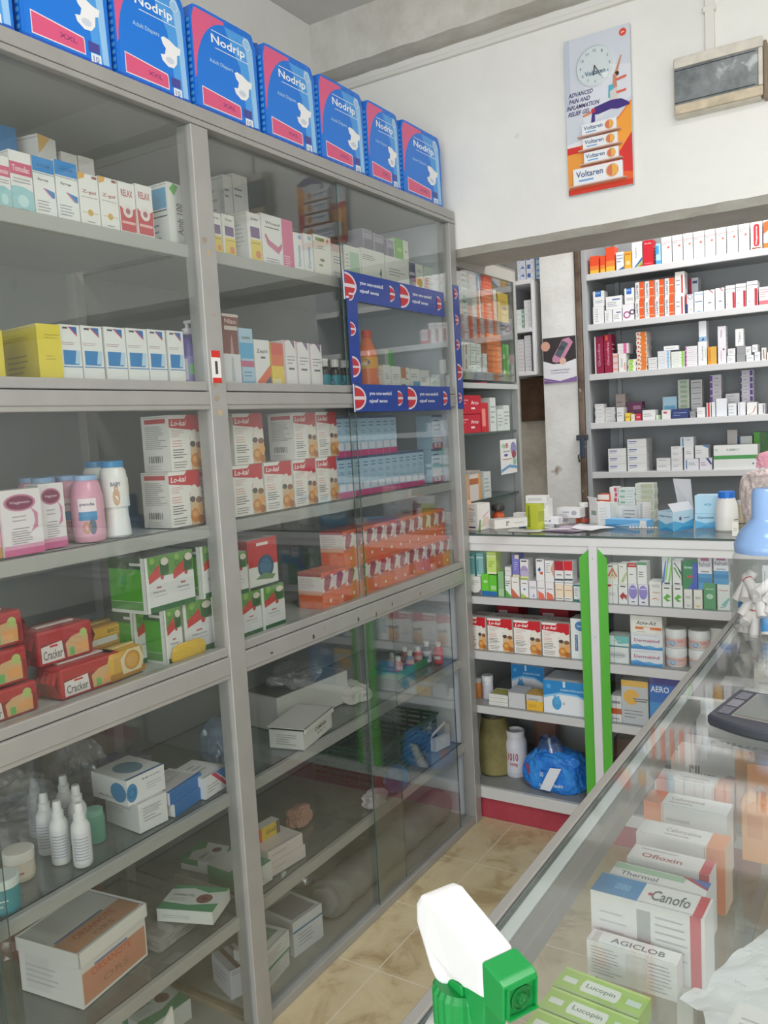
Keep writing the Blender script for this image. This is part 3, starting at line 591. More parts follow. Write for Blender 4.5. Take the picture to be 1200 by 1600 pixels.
# ------------------------------------------------------------------ LEFT BAY, second shelf
z=1.5155; X1=-.045; G2='cartons on the left bay second shelf'
Y_={'base':'e0cc3a','F':lines(2,.3,.9,.75,.85,'b8a42c',2)+lines(2,.3,.8,.4,.5,'b8a42c',3)+[('e',.5,.05,.15,.05,'8ab04a')],'L':lines(2,.1,.9,.76,.84,'b8a42c',5)+lines(5,.3,.8,.1,.55,'b0a034',6)}
CL(-40,11,512,X1,z,.12,Y_,'bright yellow carton at the frame edge on left bay second shelf',G2)
CL(64,99,505,X1,z,.16,Y_,'large bright yellow carton beside the blue and white cartons',G2,yaw=-.12)
A_w={'base':'ebebe9','F':[('p',[(.5,.97),(.85,.84),(.85,.97)],'1a6cb8'),('p',[(.42,.97),(.5,.97),(.85,.84),(.85,.81)],'c8405a'),('r',.15,.93,.4,.96,K),('r',.1,.34,.85,.58,'1680c4'),('p',[(.65,.36),(.75,.58),(.95,.58),(.9,.36)],'b9d4e8'),('r',.05,.30,1,.315,'1680c4')]+lines(2,.05,.95,.66,.72,'b07a8a',4,.2)+[('r',.4,.07,.6,.085,'a0a0a0')],'L':lines(6,.1,.9,.1,.9,'c8c8cc',3)}
for i,(a,b) in enumerate([(100,132),(133,166),(169,202),(203,235),(236,264),(267,292)]):
    CL(a,b,506+i*2,X1,z,.055,A_w,'white carton with blue block, %s from left of six on second shelf'%ORD[i],'white cartons with blue block')
c=Vector((-.075,YL(305,-.06,1.55),z))
t=bottle(c,[(.024,0),(.026,.004),(.026,.085),(.022,.105),(.009,.115),(.009,.12)],paint('6f64ae',.3),[(.009,.118),(.012,.12),(.012,.132),(.004,.134),(.004,.142)],paint('ddd8de',.3),'purple lotion pump bottle at the end of left bay second shelf',band=(.012,.07,.0263,'8d84c4',[('r',.35,.1,.7,.9,'e6e4ee'),('r',.75,.3,.9,.7,'6ec06a')]))
mb=MB(); mb.box(-.006,-.006,.142,.03,.006,.15,paint('ddd8de',.3),.003); part(mb,'pump_head',t)
# ================================================================== RIGHT BAY, first shelf
z=1.8225; X1=-.062; G3='cartons on the right bay top shelf'
A_pv={'base':'e8e6e4','F':[('t',.55,.88,.5,.05,'Brulina',K),('r',.2,.50,.9,.72,'6a4a80'),('r',.15,.0,1,.46,'e6cc50'),('c',.7,.17,.2,'e08a50'),('r',.25,.38,.9,.40,'a08a3a')],'L':lines(6,.1,.9,.3,.8,'c0bfc2',3)}
A_ch={'base':'e8e5e3','F':[('t',.35,.84,.45,.06,'Wound',K),('r',.1,.74,.55,.76,K),('p',[(.08,.58),(.16,.40),(.5,.26),(.62,.4),(.62,.5),(.5,.4),(.22,.5),(.12,.62)],'c86a8c'),('r',.64,0,1,1,'d9628e')]+lines(5,.68,.95,.04,.28,'eab4c8',4,.5)+lines(2,.1,.55,.06,.16,'9aa0a8',5)}
A_dm={'base':'ebebe9','F':[('tv',.55,.42,.3,.55,'Dermatix','5a94c4'),('r',.5,.85,.85,.95,'8ab8d8')]}
A_lf={'base':'e9e6dc','F':[('r',.1,.86,.6,.94,'6a8a3a'),('e',.45,.4,.14,.04,'7a7a4a'),('e',.35,.27,.12,.03,'8a8a5a'),('r',.1,.0,.7,.05,'7aa86a'),('c',.8,.9,.06,'d87a6a')]+lines(2,.2,.7,.65,.76,'9a9a86',3)}
CL(333,349,330,X1,z,.05,A_pv,'purple and yellow carton touching the middle post, right bay top shelf',G3)
CL(350,370,333,X1,z,.05,A_pv,'purple and yellow carton, second from the middle post, top shelf',G3)
CL(390,411,330,X1,z,.06,A_pv,'purple and yellow carton showing its white side, right bay top shelf',G3)
CL(412,461,332,X1,z,.05,A_ch,'white carton with pink chevron and pink strip, front row top shelf',G3)
CL(461,476,362,X1,z,.05,A_dm,'white carton with upright blue name, left one of two, top shelf',G3)
CL(477,491,364,X1,z,.05,A_dm,'white carton with upright blue name, right one of two, top shelf',G3)
CL(493,520,365,X1,z,.05,A_lf,'cream carton with small green leaves on right bay top shelf',G3)
A_ch2={'base':'dcd8d6','F':[('p',[(.1,.5),(.5,.2),(.9,.35),(.9,.5),(.5,.38),(.2,.62)],'b85a70')]+lines(2,.1,.8,.75,.88,'88888c',4),'L':lines(8,.1,.9,.1,.9,'b5b5b6',3)}
o1=CL(358,372,272,-.17,z,.09,A_ch2,'tall greyish carton in back row beside its chevron-fronted twin',G3)
CL(373,396,270,-.17,z,.09,A_ch2,'tall white carton with dark pink chevron in back row, top shelf',G3)
W=[(520,540,380,A_pv if 0 else plain('e6dedb',seed=3,top='d8b8b4'),'white carton with pale red top left of the glass door edge'),
(541,566,382,{'base':'e6e6de','F':[('p',[(.3,.2),(.3,.85),(.9,.85),(.9,.2)],'a8ccae'),('r',.3,0,.95,.3,'d8dcae')]+lines(5,.05,.3,.3,.8,'98a29a',3)},'white carton with pale green panel behind the glass door edge'),
(567,603,386,{'base':'e6e6de','F':lines(3,.05,.7,.7,.85,K,3)+[('r',.02,.0,.5,.14,'4a9a4a'),('p',[(.6,.2),(.85,.34),(.95,.16),(.7,.1)],'e0a23c'),('p',[(.75,.4),(.85,.6),(.85,.34)],'2f6a6a')]},'white carton with orange and green corner above the blue banner'),
(604,640,398,plain('e4e4de',seed=8),'plain white carton with two text lines above the banner'),
(641,651,408,{'base':'e4e4de','F':[('r',0,.3,1,.98,'39406c'),('r',.1,.62,.9,.7,'c8c8d4')]},'narrow white carton with navy blocks on right bay top shelf'),
(652,663,412,{'base':'e4e8de','F':[('e',.5,.45,.4,.13,'6ab83c')]+lines(2,.1,.9,.75,.85,K,3)},'white carton with bright green disc on right bay top shelf'),
(665,680,416,plain('d8e2d8',seed=4),'pale green carton, first of two by the end panel'),(681,690,418,plain('d8e2d8',seed=4),'pale green carton nearest the end panel, top shelf')]
W3=[]
for a,b,c_,A_,l_ in W: W3.append(CL(a,b,c_,X1-.01,z,.06,A_,l_,G3))
# second tier
zt=1.8225
for i,(a,b) in enumerate([(567,583),(584,601),(605,616)]):
    CL(a,b,0,X1-.014,topz(W3[2 if i<2 else 3])+.0005,.05,{'base':'8d8898','F':[('r',0,.0,1,.5,'6a6478'),('r',.05,0,.1,1,'c0bcc8')]+lines(2,.15,.9,.55,.8,'c4c0cc',2)},'dark violet carton lying on the white ones, %s from left of three'%ORD[i],G3,h=.058-.004*i)
CL(617,639,0,X1-.012,topz(W3[3])+.0005,.05,{'base':'dfe4d8','F':[('r',0,0,.62,1,'6cb434'),('e',.35,.45,.2,.1,'a8d070'),('r',.75,.4,.9,.5,'d0a070')]},'bright green and white carton standing on a plain white one',G3,h=.062)
CL(650,664,0,-.15,zt,.05,plain('d6dcd4',seed=2),'pale grey carton in the back row near the end panel',G3,h=.165)
# ------------------------------------------------------------------ RIGHT BAY, second shelf
z=1.5155; X1=-.045; G4='items on the right bay second shelf'
o=CL(352,381,552,X1,z,.06,{'base':'dcdcde','F':[('p',[(.4,.2),(.45,.9),(.55,.9),(.6,.2)],'b8bcc4')],'L':[('r',.3,0,1,1,'cf2f2a')]},'short grey-white carton with red edge under the tall brown carton',G4)
CL(350,376,489,X1-.004,topz(o)+.0004,.055,{'base':'7c4038','F':[('r',0,.93,1,1,'d8c8c0'),('t',.5,.82,.7,.12,'Nizo','d8c0b8'),('r',.1,.6,.9,.7,'d0c4bc'),('p',[(.4,0),(.45,.35),(.5,.5),(.55,.35),(.6,0)],'b88a80')],'L':[('r',.1,.7,.9,.78,'c09a90')]},'tall brown carton standing on the short grey carton',G4)
CL(379,400,512,X1,z,.05,{'base':'a9c9dc','F':[('r',0,.5,1,.76,'4aa6d4'),('r',0,.36,1,.46,'c05a80'),('r',0,0,1,.12,'58aad4'),('t',.5,.85,.6,.05,'Lotion',K)]+lines(2,.2,.8,.18,.3,'5a86b0',2)},'light blue carton with pink stripe beside the brown carton',G4)
CL(401,425,530,X1,z,.05,{'base':'e6e4e2','F':[('t',.5,.76,.7,.1,'Zepid',K),('r',.4,.62,.7,.66,K),('p',[(.1,.14),(1,.5),(1,.26),(.4,.0),(.2,.0)],'e0622c'),('p',[(.3,0),(1,.27),(1,0)],'25425c')]},'white carton with orange and navy diagonal stripes',G4)
CL(427,446,535,X1,z,.05,{'base':'e4c62e','F':[('r',0,.74,1,1,'d44a34'),('r',0,.5,1,.74,'dd6a34'),('r',0,.0,.7,.22,'e6dca8')]},'red and yellow carton on right bay second shelf',G4)
for i,(a,b) in enumerate([(450,466),(469,486),(489,506)]):
    CL(a-2,b,531+3*i,X1,z,.05,{'base':'e8e4e4','F':[('p',[(.5,1),(.9,.82),(.9,1)],'7a5a86'),('p',[(.0,.95),(.0,1),(.25,1)],'d88ab0'),('r',.0,0,.06,1,'dca4bc'),('r',.3,.4,.8,.44,K)]+lines(3,.2,.9,.5,.7,'8e8a92',2)},'white carton with purple corner, %s from left of three'%ORD[i],'white cartons with purple corner')
AMB=paint('2e2220',.15)
for i,px in enumerate((516,533,548)):
    c=Vector((X1-.02,YL(px,X1,1.55),z))
    bottle(c,[(.0155,0),(.0165,.003),(.0165,.05),(.012,.062),(.008,.066)],AMB,[(.0125,.064),(.0125,.084),(.011,.085)],paint('dcd8d4',.35),'small amber syrup bottle with white cap, %s from left of three'%ORD[i],group='amber syrup bottles',band=(.003,.042,.0168,'188a98',[('e',.5,.4,.2,.25,'2a4a9c'),('t',.5,.5,.3,.25,'Dr.',"c8dcec")]),flute=.05)
t=bottle(Vector((-.095,YL(585,-.075,1.55),z)),[(.026,0),(.031,.006),(.031,.03),(.028,.05),(.031,.07),(.031,.10),(.026,.125),(.014,.155),(.0125,.162)],paint('e0703a',.2),[(.0145,.16),(.0145,.182),(.013,.183)],paint('d83c22',.35),'orange soft drink bottle with red cap behind the upright banner','drink_bottle',band=(.068,.102,.0315,'e2a440',[('e',.5,.5,.25,.4,'2a5a9c'),('t',.5,.5,.3,.4,'Fanta','e8eef4')]),flute=.04)
A1=[(601,612,570,plain('dfe0d8',seed=1)),(613,627,572,plain('e4e4de',seed=2)),(628,641,574,{'base':'e2e0d8','F':[('r',0,.55,.6,1,'c07840'),('r',.05,0,.5,.3,'5c4658')]+lines(2,.5,.95,.4,.9,'b0a090',3)}),(642,657,576,{'base':'e2e4e0','F':[('r',.3,0,1,.45,'5a9cc8')]+lines(2,.1,.9,.6,.8,'9a9a9c',3)}),(658,672,578,plain('e2e2e0',seed=5)),(673,689,590,plain('c8d8d0',seed=6))]
for (a,b,c_,A_),l in zip(A1,['plain white carton beside the orange drink bottle','small white carton, second right of the drink bottle','small white carton with brown and purple blocks','small white carton with light blue corner block','small plain white carton with faint text near end panel','low pale green carton nearest the end panel, second shelf']):
    q=CL(a,b,c_,X1-.01,z,.05,A_,l,G4)
CL(604,617,546,X1-.07,z,.04,{'base':'a8b0a8','F':[('r',.45,0,1,1,'3aa63c'),('r',0,0,.45,.12,'a8cc40')]},'grey and green carton standing behind the small white cartons',G4)
# ================================================================== LEFT BAY, third shelf: Lo-kal, talc
z=1.2125; X1=-.062
def stack2(px0,px1,z,n,label,yt=None,X=X1,depth=.085,h=.128,A=LK,group=None,start=0,offs=None):
    zz=z; r_=[]
    for i in range(n):
        l=label.replace('#',['lower','upper','topmost'][i])
        o=CL(px0,px1,0,X-(offs[i] if offs else 0),zz,depth,A,l,group,h=h); r_.append(o); zz+=h+.0006
    return r_
hL=(ZA(740,-.062,YL(268,-.062,1.21))-1.21)
GL='red and white cereal drink cartons'
stack2(269,318,z,2,'# red and white cereal drink carton, pair left of the middle post',group=GL,h=hL)
stack2(332,360,z,2,'# cereal drink carton half hidden behind the middle post',group=GL,h=hL)
A_ov={'base':'e6e0e2','F':[('e',.47,.80,.40,.13,'c07a98'),('e',.47,.80,.34,.105,'7c2450'),('t',.47,.80,.5,.05,'Vagimin','d8b8c8'),('p',[(.72,.72),(.9,.62),(.88,.4),(.7,.34),(.82,.5),(.8,.62)],'cf86a6'),('r',0,0,1,.1,'cf5f92'),('r',0,.1,1,.16,'dc9ab8')]+lines(2,.25,.6,.5,.62,'b8b0b4',2)+[('r',.25,.405,.65,.412,K)]+lines(6,.2,.8,.17,.38,'98888e',3,.25),'L':lines(8,.1,.9,.1,.9,'cfc4c8',3)}
CL(8,71,768,-.055,z,.04,A_ov,'white and pink carton with wine oval, left one of two','wine oval cartons')
CL(68,107,757,-.075,z,.04,A_ov,'white and pink carton with wine oval, right one of two','wine oval cartons')
CL(-50,5,760,-.06,z,.06,{'base':'e09aa8','F':[('r',.6,.5,.9,.6,'f0e8e8'),('r',.5,0,1,.15,'c08a4a')]},'pink carton cut by the left frame edge, third shelf')
PB=[(.0,0),(.028,0),(.031,.005),(.031,.085),(.026,.115),(.020,.122)]
def talc(px,X,label,white=False,sc=1.0):
    c=Vector((X,YL(px,X,1.22),z)); 
    if white: return bottle(c,[(.026*sc,0),(.030*sc,.004),(.026*sc,.055*sc),(.031*sc,.10*sc),(.027*sc,.135*sc),(.021*sc,.143*sc)],paint('e8e6e2',.3),[(.0235*sc,.142*sc),(.0235*sc,.154*sc),(.021*sc,.155*sc)],paint('1483bc',.35),label,'powder_bottle',group='baby powder and lotion bottles',band=(.062*sc,.12*sc,.0305*sc,'e6e4e0',[('t',.72,.8,.22,.14,'BABY','5a5a80'),('e',.72,.35,.08,.3,'c9a080'),('e',.72,.65,.05,.12,'c9a080')]),scale_y=.9,extra=-.25)
    return bottle(c,[(r*sc,q*sc) for r,q in PB[1:]],paint('dfa0b8',.3),[(.0225*sc,.121*sc),(.0225*sc,.130*sc),(.020*sc,.131*sc)],paint('8fb4dc',.35),label,'powder_bottle',group='baby powder and lotion bottles',band=(.012*sc,.09*sc,.0314*sc,'dfa4ba',[('r',.52,.62,.88,.95,'eee0e6'),('t',.7,.8,.28,.1,'panda','3a3a5c'),('r',.52,.4,.88,.62,'3f8cc0'),('e',.66,.22,.08,.16,'c08a70'),('e',.78,.24,.07,.2,'5a6a80')]),extra=-.25)
talc(141,-.09,'pink baby powder bottle standing at the front of its row')
for i,px in enumerate((112,96,76,58)): talc(px,[-.155,-.22][i%2],'pink baby powder bottle in the row behind, %s from the right'%ORD[i])
talc(184,-.085,'white baby lotion bottle with blue cap, nearer one',True); talc(158,-.17,'white baby lotion bottle with blue cap, farther one',True)
# ================================================================== RIGHT BAY, third shelf
o=stack2(368,414,z,2,'# red and white cereal drink carton right beside the middle post',group=GL,h=hL)
CL(417,459,0,X1,z,.085,LK,'red and white cereal drink carton, lower row, with nothing on it',GL,h=hL)
stack2(462,496,z,2,'# red and white cereal drink carton, third column from the middle post',group=GL,h=hL)
stack2(498,529,z,2,'# red and white cereal drink carton next to the light blue cartons',group=GL,h=hL)
A_b={'base':'a9c8de','F':[('r',0,.94,1,1,'3a4a78'),('r',0,0,1,.15,'c02c74'),('r',.12,.17,.9,.34,'dcdce6')]+lines(2,.2,.8,.72,.88,'4a6a9c',2)+lines(2,.2,.85,.56,.66,'5a7ab0',3)+lines(4,.2,.85,.36,.52,'8ab0d0',4),'L':lines(6,.1,.9,.3,.9,'88a8c8',3)}
A_b2={'base':'a4c2d8','F':[('r',0,.94,1,1,'3a4a78'),('r',.1,.2,.95,.4,'d8d4dc'),('r',0,0,1,.18,'b83470'),('r',.2,.04,.8,.17,'d8d0d6')]+bars(.35,.65,.06,.15,K)+lines(3,.15,.9,.5,.9,'4a5a8c',3)}
hb=ZA(716,X1,YL(532,X1,z))-z
ys=[YL(530,X1,z)+.001+i*(YL(664,X1,z)-YL(530,X1,z))/12 for i in range(13)]
for i in range(12):
    carton(ys[i+1]-ys[i]-.001,.06,hb,A_b,(X1,ys[i],z),PI/2,'light blue carton with magenta foot, lower row, %s from left'%ORD[i],group='light blue cartons with magenta foot')
for i in range(8):
    carton(ys[i+1]-ys[i]-.001,.06,hb,A_b,(X1,ys[i],z+hb+.0006),PI/2,'light blue carton with magenta foot, upper row, %s from left'%ORD[i],group='light blue cartons with magenta foot')
for j in range(2):
    for k,(a,b) in enumerate([(676,692),(694,706)]):
        CL(a,b,0,X1-.002,z+j*(hb*.98+.0006),.06,A_b2,'%s light blue carton with barcode foot, %s the end panel'%(['lower','upper'][j],['one away from','nearest'][k]),'light blue cartons with barcode',h=hb*.98)
# ================================================================== LEFT BAY, fourth shelf
z=.9255; X1=-.05
def greenbox(px0,px1,z,h,label,X=X1,depth=.11,full=True):
    y0=YL(px0,X,z); w=YL(px1,X,z)-y0
    t=empty('tea_display_box',(X,y0,z),label,'display box','green and white tea display boxes',rotz=PI/2)
    mb=MB(); mb.box(0,.0,0,w,depth,h,paint('d9dcd8',.4))
    def f(u,v,e): return (u*w,-e,v*h)
    nF=2 if w>.11 else 1; A=[('r',0,.62,1,1,'6a9a4a'),('r',0,0,1,.10,'2f6a3c'),('r',0,.10,1,.62,'dedede'),('r',0,0,.10/nF,1,'e4e6e2')]
    for s in range(nF):
        a=s/nF; q=1/nF
        A+=[('p',[(a+.12*q,.52),(a+.12*q,.66),(a+.55*q,.84),(a+.6*q,.62)],'c8423c'),('p',[(a+.6*q,.60),(a+.6*q,.9),(a+.95*q,.95),(a+.95*q,.66)],'3a6238'),('e',a+.8*q,.88,.16*q,.07,'d8d0c0'),('c',a+.66*q,.60,.07*q,'b84a42'),('o',a+.3*q,.80,.09*q,.02*q,'2f7a4a'),('c',a+.3*q,.92,.1*q,'8ab85a'),('r',a+.4*q,.42,a+.6*q,.45,'b86a64'),('t',a+.5*q,.36,.5*q,.04,'Namma',"9a9a98"),('r',a+.3*q,.28,a+.8*q,.285,'7a7a78')]
    art(mb,f,(w,h),A)
    part(mb,'box',t)
    mb=MB()
    def fl(u,v,e): return (-e,depth*(1-u),v*h)
    mb.box(-.001,.004,.0,.0,depth-.002,h,paint('3f8a2a',.4)); art(mb,lambda u,v,e:fl(u,v,e+.001),(depth,h),[('r',0,.0,1,.06,'dde0dc'),('r',0,.06,1,.2,'5f9a52'),('r',0,.205,1,.215,'c8dcb8'),('r',0,.22,1,.80,'4aa41e'),('r',0,.8,1,1,'3a5a34'),('r',.6,.86,.9,.91,'d8d8d4'),('r',.9,0,1,1,'e2e4e0')])
    part(mb,'side_panel',t); return t
greenbox(262,288,z,.118,'green tea display box, lower left, behind the yellow packet')
greenbox(291,336,z,.118,'green tea display box, lower row beside its dark green neighbour',X=X1-.01)
greenbox(341,366,z,.118,'green tea display box, lower row at the middle post')
greenbox(232,306,z+.1187,.118,'wide double green tea display box on the upper row')
greenbox(318,352,z+.1187,.118,'green tea display box, upper row at the middle post')
greenbox(214,256,z,.1175,'green tea display box, lower row, end turned half out of sight',X=X1-.06,depth=.07)
RED='b02a30'
def biscuit(y,z,label,w=.14,h=.058,yaw=0,X=-.06,col=RED,c2='d0a878'):
    t=empty('biscuit_packet',(X,y,z),label,'biscuit packet','biscuit packets on the left bay fourth shelf',rotz=PI/2+yaw)
    mb=MB(); mb.box(0,0,0,w,.075,h,paint(col,.3),.006)
    def f(u,v,e): return (u*w,-e,v*h)
    if col==RED: A=[('r',.04,.1,.96,.62,'8e2228'),('p',[(.05,.1),(.05,.55),(.42,.62),(.45,.1)],'ded8d4'),('t',.25,.3,.34,.26,'Cracker',"6a6a6c"),('r',.2,.5,.34,.56,'c8323a'),('p',[(.5,.1),(.48,.5),(.6,.66),(.75,.7),(.9,.6),(.9,.1)],c2),('c',.82,.68,.07,'b0c070'),('r',.55,.12,.63,.36,'6ab060'),('r',.68,.18,.9,.45,'e0a060')]
    else: A=[('r',.02,.55,.98,.9,'e2b23c'),('t',.6,.72,.4,.16,'BISCUITS','7a5a20'),('r',.02,.25,.98,.5,'dcdad2'),('e',.7,.4,.12,.25,'c08a3c')]
    art(mb,f,(w,h),A,rough=.3); part(mb,'packet',t)
    mb=MB()
    for xx in (0,w):
        n=8; vs=[];fs=[]; s_=-1 if xx==0 else 1
        for i in range(n+1): vs+=[(xx,.008+.06*i/n,h*.15),(xx+s_*(.010+.002*(i%2)),.006+.064*i/n,h*.5+.004*(i%2)),(xx,.008+.06*i/n,h*.85)]
        for i in range(n): fs+=[(3*i,3*i+3,3*i+4,3*i+1),(3*i+1,3*i+4,3*i+5,3*i+2)]
        mb.add(vs,fs,paint(col,.3))
    part(mb,'crimped_end',t)
    mb=MB(); mb.box(.02,.03,h,w-.02,.045,h+.003,paint('d6cfca' if col==RED else 'e0c070',.35),.001); part(mb,'top_seam',t)
    return t
yb=YL(20,-.06,z)
biscuit(.80,z,'red biscuit packet at the bottom left, white name on it',h=.056,w=.13)
biscuit(.785,z+.0605,'red biscuit packet, middle of the left stack',h=.064,w=.13)
biscuit(.785,z+.129,'red biscuit packet on top of the left stack',h=.062,w=.13,yaw=.02)
biscuit(.975,z,'large red biscuit packet in front beside the round-biscuit packet',h=.062,w=.145,X=-.055)
biscuit(.955,z+.0655,'red biscuit packet standing behind on the front one',h=.068,w=.125,X=-.085)
biscuit(1.125,z+.0005,'yellow biscuit packet, lower of two in the back',col='c8963a',h=.04,w=.14,X=-.17)
biscuit(1.115,z+.045,'yellow and white biscuit packet, upper of two in the back',col='c8963a',h=.05,w=.14,X=-.15,yaw=.05)
t=empty('biscuit_packet',(-.05,YL(166,-.05,z)+.012,z),'yellow packet with round biscuit picture beside the green boxes','biscuit packet','biscuit packets on the left bay fourth shelf',rotz=PI/2+.08)
mb=MB(); mb.box(0,0,0,.10,.06,.062,paint('cfa03c',.3),.012)
art(mb,lambda u,v,e:(u*.1,-e,v*.062),(.1,.062),[('r',.02,.1,.98,.3,'b07c2c'),('p',[(.35,.2),(.3,.7),(.5,.96),(.85,.96),(.95,.5),(.85,.2)],'dccfa8'),('e',.62,.58,.22,.32,'c89038'),('e',.62,.58,.16,.24,'d4a24a')]); part(mb,'packet',t)
mb=MB(); mb.box(.03,.02,.062,.09,.03,.066,paint('d8c080',.3),.001); part(mb,'top_seam',t)
# yellow twisted packet in front of green boxes
c=on(295,1028,0,-.036)
blob('snack_packet',(-.04,YL(296,-.04,z),z),(.016,.105,.04),paint('d9b23c',.25),3.3,.25,'small yellow foil snack packet leaning on the green tea boxes','packet',flat=.1)
# ================================================================== RIGHT BAY, fourth shelf
greenbox(378,411,z,.105,'green tea display box, lower row just right of the middle post')
greenbox(412,447,z,.105,'green tea display box, lower row, right of its twin in right bay')
greenbox(360,389,z+.1057,.10,'green tea display box, upper row, beside the red carton')
CL(391,436,846,X1,z+.1057,.1,{'base':'dcdcd6','F':[('r',0,.45,1,1,'c4262a'),('r',.3,.86,.7,.92,'e8d8d0'),('e',.58,.42,.28,.24,'1f4a6a'),('e',.58,.42,.2,.17,'3a6a8a'),('p',[(.2,.2),(.8,.14),(.9,.22),(.5,.3)],'6a8a5a'),('r',0,0,1,.06,'3a4a3a')],'L':[('r',0,.55,1,1,'b02a2c'),('r',0,0,1,.3,'d8d0b0'),('r',.2,.1,.8,.2,'c89a50')]},'red and white milk powder carton standing on green tea boxes','tall cartons')
A_o={'base':'e5672e','F':[('p',[(0,.45),(0,.84),(1,.92),(1,.55)],'e2d8d2'),('p',[(0,.84),(0,.97),(1,.98),(1,.92)],'dc5a34'),('p',[(.15,.55),(.25,.82),(.85,.84),(.55,.5),(.3,.46)],'a8465a'),('e',.5,.86,.26,.06,'8e3450'),('c',.65,.18,.09,'f0dcd2'),('r',.1,.43,.8,.45,'a89a96')],'L':[('r',0,.5,1,.93,'e4dad6'),('r',0,.90,1,1,'a8303c'),('r',0,.38,1,.5,'eab49c')]+lines(6,.1,.8,.55,.85,'b8a8a6',3),'T':[('r',0,0,1,1,'dc6238')]}
y0,y1=YL(505,X1,z),YL(704,X1,z); n=13; ho=ZA(828,X1,YL(514,X1,z+.1))-z; h1=ZA(880,X1,y0)-z
for i in range(n):
    a=y0+(y1-y0)*i/n; carton((y1-y0)/n-.001,.08,.098,A_o,(X1,a,z),PI/2,'orange and white carton, lower row, %s from left'%ORD[i],group='orange and white cartons')
y0b=YL(540,X1,z+.1)
n=11
for i in range(n):
    a=y0b+(y1-.02-y0b)*i/n; carton((y1-.02-y0b)/n-.001,.08,.098,A_o,(X1-.004,a,z+.0985),PI/2,'orange and white carton, upper row, %s from left'%ORD[i],group='orange and white cartons')
# ================================================================== LOWER SECTION, left bay
z=.5895
def pump(px,py,label,h=.125):
    c=on(px,py,2,z); c=Vector((c.x,c.y,z))
    s=h/.125
    return bottle(c,[(.0165*s,0),(.0185*s,.003),(.0185*s,.078*s),(.014*s,.088*s),(.010*s,.092*s)],paint('dcdcdc',.35),[(.0115*s,.091*s),(.0115*s,.104*s),(.0085*s,.106*s),(.0085*s,.118*s),(.007*s,h)],paint('e6e6e6',.3),label,'spray_bottle',group='white spray bottles on the lower shelf',band=(.01*s,.07*s,.0187*s,'d6d7dc',[('r',.45,.1+i*.1,.95,.13+i*.1,'9a9aa8') for i in range(8)]),extra=-.2)
PUMP=[(131,1350,'front right one of the six'),(97,1346,'front one beside the nearest'),(76,1331,'third from the front, half hidden'),(62,1304,'leftmost, in the back row'),(126,1318,'right one of the back row'),(106,1300,'farthest back in the middle')]
for px,py,l in PUMP: pump(px,py,'small white spray bottle, '+l)
c=on(150,1312,2,z); bottle(Vector((c.x,c.y,z)),[(.02,0),(.021,.002),(.021,.05),(.019,.056)],paint('5f9a84',.35),[(.019,.055),(.019,.066),(.017,.067)],paint('7fb09c',.35),'small green tub behind the white spray bottles','tub','tub')
c=on(32,1370,2,z); bottle(Vector((c.x-.0,c.y,z)),[(.026,0),(.028,.003),(.028,.034),(.026,.038)],paint('cfc4b4',.35),[(.029,.037),(.029,.055),(.027,.056)],paint('dedad2',.3),'round cream jar with off-white lid near spray bottles','cream_jar','jar',band=(.008,.028,.0283,'d8ccbc',[('r',.5,.4,.9,.6,'b07060')]))
c=on(8,1420,2,z); bottle(Vector((c.x-.0,c.y,z)),[(.026,0),(.028,.003),(.028,.046),(.026,.048)],paint('2f8790',.35),[(.029,.047),(.029,.062),(.027,.063)],paint('d0dcd8',.3),'round teal jar with pale lid at the left frame edge','cream_jar','jar',band=(.006,.042,.0283,'2f8a96',[('r',.3,.55,.9,.62,'cfe0e4'),('r',.3,.3,.8,.36,'cfe0e4')]))
# boxes given by floor-plan corners: near-left, near-right (photo) on plane z
def CP(pa,pb,z,depth,h,A,label,group=None,name='medicine_carton',cat='carton'):
    a=on(pa[0],pa[1],2,z); b=on(pb[0],pb[1],2,z); d=b-a; w=d.length; yaw=math.atan2(d.y,d.x)
    return carton(w,depth,h,A,(a.x,a.y,z),yaw,label,cat,group,name)
A_msk={'base':'dcdcdc','F':[('t',.65,.8,.5,.06,'Mask','8a8a96'),('e',.12,.45,.14,.36,'3f84b4'),('o',.12,.45,.1,.02,'2a5a84')]+lines(3,.5,.9,.3,.6,'b4b4ba',2),'L':[('e',.75,.45,.22,.38,'3f84b4'),('t',.4,.2,.4,.1,'Medical','8a8a96')],'T':[('e',.5,.5,.3,.3,'6a90a4'),('r',0,0,1,.06,'3a6a9c')]}
A_grw={'base':'dadada','F':lines(5,.15,.8,.3,.85,'8f8f94',2)+[('r',.2,.55,.7,.8,'c0c0c2')],'L':lines(4,.1,.8,.5,.9,'b4b4b8',2),'T':lines(3,.2,.9,.2,.9,'b4b4b8',4)}
b1=CP((219,1303),(263,1281),z,.115,.062,A_grw,'white carton at bottom of the two stacked by spray bottles','two stacked white cartons on lower shelf')
CP((199,1246),(246,1224),z+.0625,.115,.055,A_msk,'white carton with blue oval on top of the plain white one') if 0 else carton(b1.dimensions.x if 0 else .10,.115,.055,A_msk,(b1.location.x-.012,b1.location.y-.014,z+.0625),b1.rotation_euler.z+.05,'white carton with blue oval on top of the plain white carton','carton','two stacked white cartons on lower shelf')
A_bw={'base':'dededf','F':[('r',0,0,1,1,'1f6fb4')],'L':[('r',0,.1,1,.9,'e4e4e6')],'T':[('r',.05,.12,.9,.92,'c8c4c4'),('t',.5,.5,.5,.1,'HepaTe','8a8a90'),('r',0,0,1,.1,'1f6fb4')]}
b2=CP((274,1277),(318,1246),z,.09,.028,A_bw,'blue and white open flat carton, lower one of two')
carton(.115,.09,.028,A_bw,(b2.location.x-.004,b2.location.y-.008,z+.0285),b2.rotation_euler.z,'blue and white open flat carton lying on its twin','carton')
